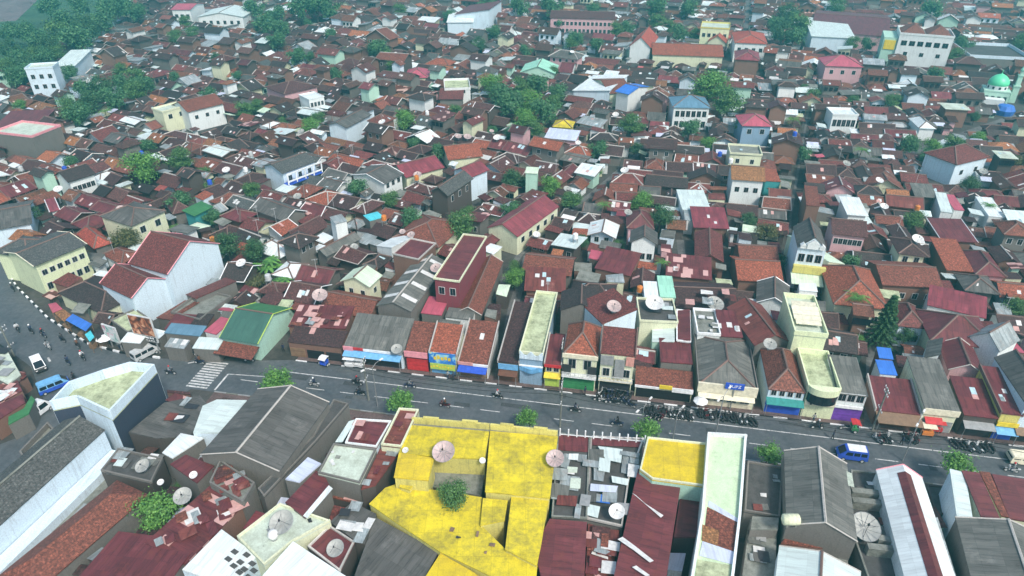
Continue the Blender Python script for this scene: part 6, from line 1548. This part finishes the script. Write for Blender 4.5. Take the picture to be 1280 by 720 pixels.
# umbrellas
def umbrella(label, px, m, r=1.3):
    p = un(px[0], px[1], 2.2); o = thing('parasol', label, 'parasol', (p.x, p.y, 0))
    b = MB(); b.lathe([(r,2.0),(r*.98,2.06),(r*.5,2.4),(.03,2.6)], 8); b.build('canopy', M[m], o, uv=False); b = MB(); b.lathe([(.025,0),(.025,2.7)], 6); b.build('pole', M['metal'], o, uv=False)
umbrella('pale lilac parasol between market stalls and the small billboard', (130,421), 'p_white', 1.4)
umbrella('white parasol in front of the grey hip roofed shop', (876,500), 'p_white', 1.1)
# motorbikes and people
def bike_proto(m):
    o = thing('motorbike', 'x', 'motorbike'); b = MB()
    b.box((0,-.05,.42), .24, .75, .25); b.box((0,-.42,.68), .26, .8, .14, taper=.8); b.box((0,.36,.45), .34, .12, .55, taper=.8); b.box((0,-.82,.72), .18, .3, .1); b.box((0,.62,.60), .14, .42, .06); b.box((0,.42,.98), .26, .18, .2); b.build('body', M[m], o, uv=False)
    b = MB(); b.box((0,-.28,.80), .26, .72, .09, taper=.85); b.build('saddle', M['rubber'], o, uv=False)
    b = MB(); b.bar((-.34,.34,1.06), (.34,.34,1.06), .025); b.bar((0,.36,1.0), (0,.64,.3), .04); b.bar((-.2,-.2,.3), (-.15,-.75,.4), .05, n=6); b.bar((-.34,.36,1.06), (-.36,.44,1.24), .012); b.build('handlebar', M['metal'], o, uv=False)
    wheel(o, (0,.64,.29), .29, .10); wheel(o, (0,-.62,.29), .29, .11); return o
BM = ['p_black', 'p_dark', 'p_maroon', 'p_silver', 'p_navy']
BIKES = [bike_proto(m) for m in BM]; BK = [kidtree(o) for o in BIKES]; BUSED = [False]*5
def bike(k, loc, yaw, label, group):
    if not BUSED[k]:
        BUSED[k] = True; o = BIKES[k]; o.location = loc; o.rotation_euler.z = yaw; o['label'] = label; o['group'] = group; return o
    return copy_tree(BIKES[k], BK[k], loc, yaw, None, label, group)
def person_mesh(joints, edges, shirt, trousers, split, armz=None):
    me = bpy.data.meshes.new('person'); me.from_pydata([j[0] for j in joints], edges, [])
    o = bpy.data.objects.new('person', me); col.objects.link(o)
    sk = o.modifiers.new('s', 'SKIN'); o.modifiers.new('u', 'SUBSURF').levels = 1
    for i, j in enumerate(joints):
        d = me.skin_vertices[0].data[i]; d.radius = (j[1], j[1] if len(j) < 3 else j[2]); d.use_root = i == 0
    dg = bpy.context.evaluated_depsgraph_get(); m2 = bpy.data.meshes.new_from_object(o.evaluated_get(dg)); bpy.data.objects.remove(o); m2.name = 'person'
    m2.materials.clear()
    for m in (shirt, trousers, 'p_skin'): m2.materials.append(M[m])
    for p in m2.polygons:
        p.use_smooth = True; c = p.center
        p.material_index = split(c)
    return m2
def seated(shirt, trousers):
    J = [((0,-.22,.92), .15, .12), ((0,-.16,1.15), .15, .11), ((0,-.08,1.38), .17, .11), ((0,-.05,1.50), .06), ((0,-.02,1.60), .095, .10), ((0,0,1.72), .10, .11)]
    E = [(0,1),(1,2),(2,3),(3,4),(4,5)]
    for sg in (-1, 1):
        n = len(J); J += [((sg*.20,-.07,1.42), .065), ((sg*.30,.10,1.20), .05), ((sg*.30,.32,1.09), .04), ((sg*.11,-.15,.88), .10), ((sg*.20,.22,.80), .075), ((sg*.18,.16,.40), .055), ((sg*.18,.30,.33), .05)]
        E += [(2,n),(n,n+1),(n+1,n+2),(0,n+3),(n+3,n+4),(n+4,n+5),(n+5,n+6)]
    def sp(c):
        if c.z > 1.53: return 2
        if abs(c.x) > .2 and c.y > .22 and c.z > 1.0: return 2
        return 0 if c.z > .96 else 1
    return person_mesh(J, E, shirt, trousers, sp)
def standing(shirt, trousers, stride=.14):
    J = [((0,0,.95), .14, .11), ((0,.01,1.2), .14, .10), ((0,.01,1.40), .17, .10), ((0,.02,1.52), .055), ((0,.03,1.61), .085, .10), ((0,.03,1.72), .09, .10)]
    E = [(0,1),(1,2),(2,3),(3,4),(4,5)]
    for sg in (-1, 1):
        n = len(J); q = sg*stride; J += [((sg*.20,.0,1.40), .06), ((sg*.25,-q*.5,1.14), .048), ((sg*.25,.06-q,.90), .04), ((sg*.10,0,.88), .09), ((sg*.10,q*.5+.03,.50), .065), ((sg*.10,q-.02,.10), .05), ((sg*.10,q+.12,.05), .045)]
        E += [(2,n),(n,n+1),(n+1,n+2),(0,n+3),(n+3,n+4),(n+4,n+5),(n+5,n+6)]
    def sp(c):
        if c.z > 1.52: return 2
        if abs(c.x) > .2 and c.z < 1.0: return 2
        return 0 if c.z > .93 else 1
    return person_mesh(J, E, shirt, trousers, sp)
SH = [('p_black','p_dark','black'), ('p_navy','p_dark','navy'), ('p_white','p_dark','white'), ('p_brown','p_black','brown'), ('p_grey','p_navy','grey'), ('p_dark','p_navy','charcoal')]
SEAT = [seated(a, b) for a, b, _ in SH]; STAND = [standing(a, b) for a, b, _ in SH]
hb = MB(); hb.lathe([(.10,1.60),(.135,1.66),(.14,1.74),(.10,1.83),(.02,1.86)], 10)
HEL = {}
for nm in ('p_black', 'p_white', 'p_red'):
    o = hb.build('helmet', M[nm], None, uv=False, smooth=True); HEL[nm] = o.data; bpy.data.objects.remove(o)
hr = MB(); hr.lathe([(.095,1.64),(.105,1.72),(.09,1.80),(.02,1.84)], 8, c=(0,.02,0)); o = hr.build('hair', M['p_black'], None, uv=False, smooth=True); HAIR = o.data; bpy.data.objects.remove(o)
def person(mesh, loc, yaw, label, group, cap):
    o = bpy.data.objects.new('person', mesh); col.objects.link(o); o.location = loc; o.rotation_euler.z = yaw; tag(o, label, 'person', group)
    c = bpy.data.objects.new('hair' if cap is HAIR else 'helmet', cap); col.objects.link(c); c.parent = o
def rider(px, yaw, where, i):
    p = un(px[0], px[1], 0); p.z = .014; hm = ('p_black','p_white','p_red','p_black')[i % 4]; s_ = SH[(i*5+2) % 6]
    k = (0,1,4,0,3,1,0,4,2)[i % 9]; bike(k, p, yaw, f'{("black","dark grey","dark red","silver","navy")[k]} motorbike ridden {where}', 'motorbikes being ridden')
    person(SEAT[(i*5+2) % 6], p, yaw, f'rider in {s_[2]} top and {hm[2:]} helmet {where}', 'motorbike riders', HEL[hm])
J1 = heading((22,410),(60,440)); J2 = J1+math.pi
for i, (px, yw, wh) in enumerate([((23,414),J1,'farthest left in the junction'), ((40,416),J2,'second from left in the junction'), ((55,421),J1,'third from left in the junction'), ((79,427),J2,'by the blue tarpaulin stalls'), ((61,436),J1,'above the white topped jeep'),
    ((98,434),J2,'nearest the light blue stall'), ((104,449),J1,'below the rider nearest the light blue stall'), ((86,455),J2,'right of the white topped jeep'), ((94,476),J2,'right of the blue minivan at the market'), ((17,363),J2,'at the far left street bend'),
    ((214,468),AST,'just right of the navy walled corner building'), ((250,455),AST+math.pi,'above the zebra crossing'), ((312,452),AST,'at the kerb right of the zebra crossing'), ((393,483),AST+math.pi,'beside the big dark grey gable top'), ((447,481),AST,'left of the leaning street lamp'), ((450,494),AST+math.pi,'just below the rider left of the lamp'),
    ((513,485),AST,'above the street tree left of the yellow complex'), ((556,509),AST+math.pi,'over the yellow front parapet'), ((622,498),AST,'on the edge line right of the parapet rider'), ((719,515),AST,'right of the utility pole'), ((771,532),AST+math.pi,'left of the street tree with the lamp'), ((1021,536),AST,'in front of the lime terrace building'), ((1263,590),AST+math.pi,'at the lower right road edge')]):
    rider(px, yw+R(RND.uniform(-8,8)), wh, i)
def parked(px0, px1, n, where, yaw, two=False):
    a, b = un(*px0), un(*px1)
    for i in range(n):
        p = a.lerp(b, (i+.5)/n)+E2*RND.uniform(-.25,.25)+E1*RND.uniform(-.12,.12); p.z = .016
        k = RND.choice((0,0,0,1,1,1,3,3,4,0,2)); bike(k, p, yaw+R(RND.gauss(0,9)), f'parked {("black","dark grey","dark red","silver","navy")[k]} motorbike in the row {where}', 'parked motorbikes')
parked((804,515), (852,520), 14, 'in front of the low rusty shop', A0+R(8))
parked((815,520), (832,523), 4, 'outside the row of the low rusty shop', A0+R(150))
parked((852,520), (866,522), 4, 'at the alley beside the low rusty shop', A0+R(5))
parked((871,518), (944,529), 20, 'before the grey hip roofed shop', A0+R(8))
parked((748,493), (790,498), 9, 'under the grey glass shop front', A0+R(-10))
parked((747,500), (770,504), 5, 'by the road at the grey glass front', A0+R(95))
parked((776,500), (790,510), 4, 'beside the low rusty shop corner', A0+R(60))
parked((1094,551), (1112,550), 5, 'beside the plank awning shop', A0+R(15))
parked((1130,550), (1146,551), 4, 'below the orange fronted cart', A0+R(15))
parked((1190,558), (1240,563), 9, 'below the right maroon shops', A0+R(12))
parked((232,440), (252,443), 5, 'at the white stall by the green roof', A0+R(20))
for i, (px, wh) in enumerate([((300,448),'on the striped kerb by the green metal roof'), ((560,474),'outside the orange roofed shop'), ((567,476),'right of the orange roofed shop walker'), ((690,482),'below the narrow yellow front'), ((731,494),'below the dark green shutter'), ((1016,528),'before the lime terrace building in the street'), ((1126,556),'by the bikes left of the lower lamp'), ((1136,556),'at the foot of the leaning right lamp'), ((355,440),'at the dark brown shed roof stalls'), ((375,444),'among the stalls under the dark brown shed'), ((1040,549),'on the edge line above the blue minivan'), ((150,436),'on the striped kerb by the small billboard')]):
    p = un(px[0], px[1], 0); p.z = .012; s_ = SH[(i*3+1) % 6]; person(STAND[(i*3+1) % 6], p, RND.uniform(0, 6.28), f'walker in {s_[2]} top {wh}', 'people on foot', HAIR)
for u_, o in zip(BUSED, BIKES):
    if not u_:
        for c in list(o.children): bpy.data.objects.remove(c)
        bpy.data.objects.remove(o)
# ------------------------------------------------------------------ poles and lamps
def street_lamp(label, px, yaw, H_=8.0, two=True):
    p = un(px[0], px[1], 0); o = thing('street_lamp', label, 'street lamp', (p.x, p.y, 0), yaw, 'street lamps')
    b = MB(); b.bar((0,0,0), (0,0,H_-.5), .09, n=8, r2=.06); b.build('pole', M['metal'], o, uv=False)
    for sg in (-1, 1) if two else (1,):
        b = MB(); b.bar((0,0,H_-.6), (sg*.7,0,H_-.1), .045, n=6); b.bar((sg*.7,0,H_-.1), (sg*1.5,0,H_), .04, n=6); b.build('arm', M['metal'], o, uv=False)
        b = MB(); b.box((sg*1.75,0,H_-.06), .7, .26, .14, taper=.8); b.build('lamp_head', M['dishW'], o, uv=False)
street_lamp('street lamp rising by the tree left of the yellow complex', (472,508), A0+R(60))
street_lamp('street lamp between the pale green roof and parked bikes', (894,545), A0+R(60))
street_lamp('street lamp above the white roof with maroon strip', (1128,576), A0+R(60))
street_lamp('street lamp in the tree above the junk terrace', (800,545), A0+R(60), 6)
street_lamp('thin pale pole lamp in the road edge right of the lamp tree', (841,549), A0+R(60), 5, False)
def util(label, px, H_=9):
    p = un(px[0], px[1], 0); o = thing('utility_pole', label, 'utility pole', (p.x, p.y, 0), A0, 'utility poles')
    b = MB(); b.bar((0,0,0), (0,0,H_), .15, n=8, r2=.10); b.build('pole', M['conc'], o)
    for z in (H_-.4, H_-1.1, H_-4):
        b = MB(); b.box((0,0,z), .12, 1.8, .12); b.build('crossarm', M['metal'], o, uv=False)
        b = MB()
        for y in (-.8,-.3,.3,.8): b.lathe([(.05,0),(.07,.1),(.04,.2)], 6, c=(0,y,z+.12))
        b.build('insulator', M['p_white'], o, uv=False)
util('grey utility pole at the road edge right of the yellow complex', (700,534))
util('utility pole left of the leaning lamp at the dark grey gable', (461,500), 8)
util('pole standing at the left junction kerb', (18,445), 6)
util('utility pole rising behind the narrow yellow front', (701,476), 8)
util('utility pole at the alley of the cream dormer house', (988,352), 9)
util('utility pole at the purple fronted shop gap', (1090,538), 8)
def cable(label, pts, z):
    b = MB()
    for (p, q) in zip(pts, pts[1:]):
        L = [p.lerp(q, i/6)+Vector((0,0,z-1.0*(1-(2*i/6-1)**2))) for i in range(7)]
        for a_, c_ in zip(L, L[1:]): b.bar(a_, c_, .035, n=3)
    tag(b.build('overhead_cable', M['p_black'], uv=False), label, 'cable', 'overhead cables along the street')
for dy, z, l in ((-.8,8.75,'lowest lying overhead cable toward the viewer along the street'),(.3,8.75,'middle overhead cable along the street'),(.8,8.05,'overhead cable nearest the shop row along the street')):
    cable(l, [SW(s_, -6.9+dy) for s_ in (-22, 7, 36, 62, 90)], z)
# ------------------------------------------------------------------ things standing on roofs (set down by a ray onto the roof below)
bpy.context.view_layer.update(); DG = bpy.context.evaluated_depsgraph_get()
def drop(X, Y):
    hit, p, n, i, o, m = sc.ray_cast(DG, Vector((X, Y, 60)), Vector((0,0,-1))); return p.z if hit else 0.0
def through(x, y):
    hit, p, n, i, o, m = sc.ray_cast(DG, Vector((0,0,CAMH)), ray(x, y).normalized()); return p if hit else un(x, y)
def dish_proto(m, ribs=True):
    o = thing('satellite_dish', 'x', 'satellite dish'); tilt = Matrix.Rotation(R(22), 3, 'X')
    b = MB(); n = 20; rings = (0,.25,.5,.75,1.0); vs = []; fs = []
    for r in rings[1:]:
        for i in range(n): t = 2*math.pi*i/n; vs.append(tilt @ Vector((r*math.cos(t), r*math.sin(t), .30*r*r))+Vector((0,0,.75)))
    vs.append(tilt @ Vector((0,0,0))+Vector((0,0,.75))); k = len(vs)-1
    for i in range(n): fs.append((k, i, (i+1) % n))
    for j in range(3):
        for i in range(n): fs.append((j*n+i, (j+1)*n+i, (j+1)*n+(i+1) % n, j*n+(i+1) % n))
    b.poly(vs, fs); b.v += []; d = b.build('dish', M[m], o, uv=False, recalc=False)
    if ribs:
        b = MB()
        for i in range(12):
            t = 2*math.pi*i/12
            q = [tilt @ Vector((r*math.cos(t), r*math.sin(t), .30*r*r+.02))+Vector((0,0,.75)) for r in (.1,.55,1.0)]
            b.bar(q[0], q[1], .018, n=3); b.bar(q[1], q[2], .018, n=3)
        for i in range(n):
            t0, t1 = 2*math.pi*i/n, 2*math.pi*(i+1)/n
            b.bar(tilt @ Vector((math.cos(t0), math.sin(t0), .30))+Vector((0,0,.75)), tilt @ Vector((math.cos(t1), math.sin(t1), .30))+Vector((0,0,.75)), .022, n=3)
        b.build('rib', M['metal'], d, uv=False)
    b = MB(); f = tilt @ Vector((0,0,.75))+Vector((0,0,.75))
    for i in range(3): t = 2.1*i; b.bar(tilt @ Vector((.75*math.cos(t), .75*math.sin(t), .17))+Vector((0,0,.75)), f, .014, n=3)
    b.lathe([(.07,-.1),(.09,0),(.05,.12)], 8, c=f); b.build('feed_horn', M['p_dark'], o, uv=False)
    b = MB(); b.bar((0,0,-.3), (0,0,.75), .05, n=6); b.box((0,0,-.05), .5, .5, .1); b.build('mast', M['metal'], o, uv=False); return o
DP = {'g': dish_proto('dish'), 'w': dish_proto('dishW', False), 'p': dish_proto('dishP')}; DK = {k: kidtree(v) for k, v in DP.items()}; DU = set()
def put_dish(k, p, r, yaw, label, group='satellite dishes on the roofs'):
    if k not in DU: DU.add(k); o = DP[k]; o.location = p; o.rotation_euler.z = yaw; o.scale = (r,r,r); o['label'] = label; o['group'] = group; return
    copy_tree(DP[k], DK[k], p, yaw, r, label, group)
for k, x, y, rp, lab in [('g',179,583,9,'grey mesh dish on the dark yard roofs'), ('g',229,621,11,'grey mesh dish at the foot of the bright green tree'), ('g',353,654,15,'large pale mesh dish on the pale dish terrace'), ('g',402,572,10,'pale mesh dish beside the lilac sheet roof'),
    ('g',420,686,11,'mesh dish on the small maroon roof by the bright white roof'), ('p',555,566,14,'large pinkish dish on the yellow complex'), ('p',694,574,11,'pinkish dish at the right edge of the yellow complex'), ('w',771,640,10,'white dish on the junk terrace'), ('g',1080,660,18,'largest grey mesh dish on the beamed courtyard building'),
    ('g',496,437,7,'grey dish above the pink sign of the dark grey shop'), ('p',400,370,9,'pink dish on the wide maroon roof'), ('p',767,384,9,'brownish dish on the tan gable roof'), ('w',818,380,11,'white dish on the dark terrace'), ('g',893,381,11,'wide grey dish above the white slatted terrace'), ('g',962,431,8,'grey dish between the red striped and brown hip roofs'),
    ('w',201,603,4,'small white dish near the bright tree'), ('w',242,594,5,'small white dish on the small maroon lean-to roofs'), ('w',507,563,4,'small round white dish by the stair canopy'), ('w',603,576,4,'small white dish on the courtyard edge of the yellow complex'), ('p',545,336,7,'pale dish on the roof of the red stepped wall building'),
    ('p',503,290,4,'pink dish left of the boxy brick house antenna'), ('p',514,294,5,'pink dish on the boxy brick house'), ('g',443,309,5,'grey dish on the grey sheet roof row'), ('g',372,246,5,'grey dish on the white edged dark roof'), ('w',283,213,5,'white dish in brown roofs left of the blue balcony house'), ('g',709,237,5,'grey dish right of the bright lookout tree'),
    ('g',785,266,5,'grey dish left of the maroon pyramid roof'), ('w',1099,226,5,'white oval dish in the right dark rows'), ('w',1149,303,6,'white dish by the pale shed wall on the right'), ('g',1058,205,5,'grey dish among dark roofs near the alley'), ('g',1229,215,5,'pale dish below the red hip roofed grey house'), ('p',522,219,5,'cream round dish on the dark red roof'), ('w',73,237,5,'grey white dish on the left roofs'), ('p',573,171,4,'pinkish dish on the orange roof in the upper middle')]:
    p = through(x, y); r = rp/pr(p.x, p.y, p.z)[2]; d = ray(x, y).normalized(); z = drop(p.x, p.y)
    q = un(x, y, z+.75*r); put_dish(k, Vector((q.x, q.y, z)), r, RND.uniform(-.5, .5), lab)
# tanks and aerials on the fill roofs
def tank_proto(m):
    o = thing('water_tank', 'x', 'water tank'); b = MB(); b.lathe([(.5,.9),(.55,.95),(.55,1.9),(.5,2.0),(.2,2.12),(.18,2.2),(.01,2.2)], 14); b.build('drum', M[m], o, uv=False, smooth=False)
    b = MB()
    for x in (-.4,.4):
        for y in (-.4,.4): b.bar((x,y,-.5), (x,y,.9), .05)
    b.box((0,0,.82), 1.1, 1.1, .08); b.build('stand', M['metal'], o, uv=False); return o
TP = [tank_proto(m) for m in ('p_orange', 'p_blue', 'p_silver', 'p_white')]; TK = [kidtree(o) for o in TP]; TU = set()
def aerial_proto():
    o = thing('tv_aerial', 'x', 'aerial'); b = MB(); b.bar((0,0,-.6), (0,0,3.6), .035, n=5); b.build('mast', M['p_silver'], o, uv=False)
    b = MB(); b.bar((-.6,0,3.5), (.6,0,3.5), .025)
    for i in range(6): b.bar((-.55+.22*i,-.4+.03*i,3.5), (-.55+.22*i,.4-.03*i,3.5), .016, n=3)
    b.build('array', M['p_silver'], o, uv=False); return o
AP = aerial_proto(); AK = kidtree(AP); AU = 0
rr_ = random.Random(5); pick_ = FROOTS[:]; pick_ = [f for f in pick_ if f[0]['category'] == 'house']; rr_.shuffle(pick_)
for i, (root, fr, h, ro, rise) in enumerate(pick_[:75]):
    s_, t_ = fr.w*rr_.uniform(-.3,.3), fr.d*rr_.uniform(-.25,.25); c = fr.c+fr.u*s_+fr.v*t_; z = drop(c.x, c.y)
    if z < 2 or z > 12: continue
    c.z = z; where = root['label'].split(',')[0]
    if i < 18:
        k = i % 4
        if k not in TU: TU.add(k); o = TP[k]; o.location = c; o['label'] = f'{("orange","blue","steel","white")[k]} water tank on the {where}'; o['group'] = 'water tanks on roofs'
        else: copy_tree(TP[k], TK[k], c, 0, None, f'{("orange","blue","steel","white")[k]} water tank on the {where}', 'water tanks on roofs')
    elif i < 40: put_dish(rr_.choice('gwwp'), c, rr_.uniform(.7,1.15), rr_.uniform(-.6,.6), f'dish on the {where}')
    else:
        if not AU: AU = 1; AP.location = c; AP['label'] = f'thin aerial on the {where}'; AP['group'] = 'aerials on the roofs'
        else: copy_tree(AP, AK, c, rr_.uniform(0,3), None, f'thin aerial on the {where}', 'aerials on the roofs')
# round tank on the pale terrace, bell tank bottom right
p = through(343, 674); o = thing('water_tank', 'small round pale ball tank below the large dish on the pale dish terrace', 'water tank', (p.x, p.y, drop(p.x, p.y)))
b = MB(); b.lathe([(.05,.2),(.4,.3),(.6,.65),(.6,.95),(.4,1.3),(.05,1.4)], 14); b.build('ball', M['dishW'], o, uv=False, smooth=True); b = MB(); b.lathe([(.35,0),(.35,.35)], 8); b.build('stand', M['metal'], o, uv=False)
p = through(984, 664); o = thing('water_tank', 'lying cream tank left of the ragged brick strip', 'water tank', (p.x, p.y, drop(p.x, p.y)))
b = MB(); b.lathe([(.3,-1.0),(.62,-.85),(.65,0),(.62,.85),(.3,1.0)], 14, c=(0,0,.75), M4=Matrix.Rotation(R(90), 3, 'Y')); b.build('drum', M['w_cream'], o, smooth=True); b = MB(); b.box((-.5,0,0), .2, 1.0, .3); b.box((.5,0,0), .2, 1.0, .3); b.build('stand', M['conc'], o)
# white picket rail along the roof edge right of the yellow complex
a0, a1 = un(700, 542, 6.0), un(806, 551, 6.0); c = (a0+a1)/2; o = thing('roof_railing', 'row of white posts with rail along the roof edges right of the yellow complex', 'railing', (c.x, c.y, 5.6))
for i in range(11):
    p = a0.lerp(a1, i/10)-c; b = MB(); b.box((p.x,p.y,.0), .16, .16, 1.3); b.build('post', M['p_white'], o, uv=False)
b = MB(); q = a1-a0; b.box((0,0,.25), q.length, .09, .1, Vector((q.x,q.y,0))); b.build('rail', M['p_white'], o, uv=False)

# ------------------------------------------------------------------ air, light, camera
b = MB(); b.box((0,400,-1.0), 2960, 1560, 79.0); hz = b.build('haze', [], uv=False)
N = bpy.data.materials.new('haze_air'); N.use_nodes = True; nt = N.node_tree
for n_ in list(nt.nodes): nt.nodes.remove(n_)
out = nt.nodes.new('ShaderNodeOutputMaterial'); pv = nt.nodes.new('ShaderNodeVolumePrincipled')
pv.inputs['Color'].default_value = (.16,.76,.84,1); pv.inputs['Density'].default_value = HAZE; pv.inputs['Anisotropy'].default_value = .2
nt.links.new(pv.outputs[0], out.inputs['Volume']); hz.data.materials.append(N); hz['kind'] = 'stuff'
w = bpy.data.worlds.new('World'); sc.world = w; w.use_nodes = True
bg = w.node_tree.nodes['Background']; sky = w.node_tree.nodes.new('ShaderNodeTexSky'); sky.sky_type = 'NISHITA'; sky.sun_disc = False
SEL, SAZ = 50, 150      # elevation, compass-like azimuth from +Y clockwise
sky.sun_elevation = R(SEL); sky.sun_rotation = R(SAZ); sky.dust_density = 3.0; sky.air_density = 1.2
w.node_tree.links.new(sky.outputs[0], bg.inputs[0]); bg.inputs[1].default_value = SKY
sl = bpy.data.lights.new('sun', 'SUN'); sl.energy = SUN; sl.angle = R(10); sl.color = (1,.95,.88); so = bpy.data.objects.new('sun', sl); col.objects.link(so)
d = Vector((math.sin(R(SAZ))*math.cos(R(SEL)), math.cos(R(SAZ))*math.cos(R(SEL)), math.sin(R(SEL)))); so.rotation_euler = (-d).to_track_quat('-Z', 'Y').to_euler(); so.location = (0,0,120)
cd = bpy.data.cameras.new('camera'); co = bpy.data.objects.new('camera', cd); col.objects.link(co); co.location = (0,0,CAMH); co.rotation_euler = (R(90)-PITCH, 0, 0)
cd.sensor_width = 36; cd.lens = 36*F/1280; cd.clip_end = 6000; cd.clip_start = .5; sc.camera = co
sc.view_settings.view_transform = 'Standard'; sc.view_settings.look = 'None'; sc.view_settings.exposure = EXPO; sc.view_settings.gamma = 1
sc.cycles.volume_bounces = 1; sc.cycles.max_bounces = 6; sc.cycles.diffuse_bounces = 3
try: sc.cycles.use_denoising = True
except Exception: pass
print('OBJECTS', len(bpy.data.objects), 'LEAVES', sum(1 for o in bpy.data.objects if o.type == 'MESH'))
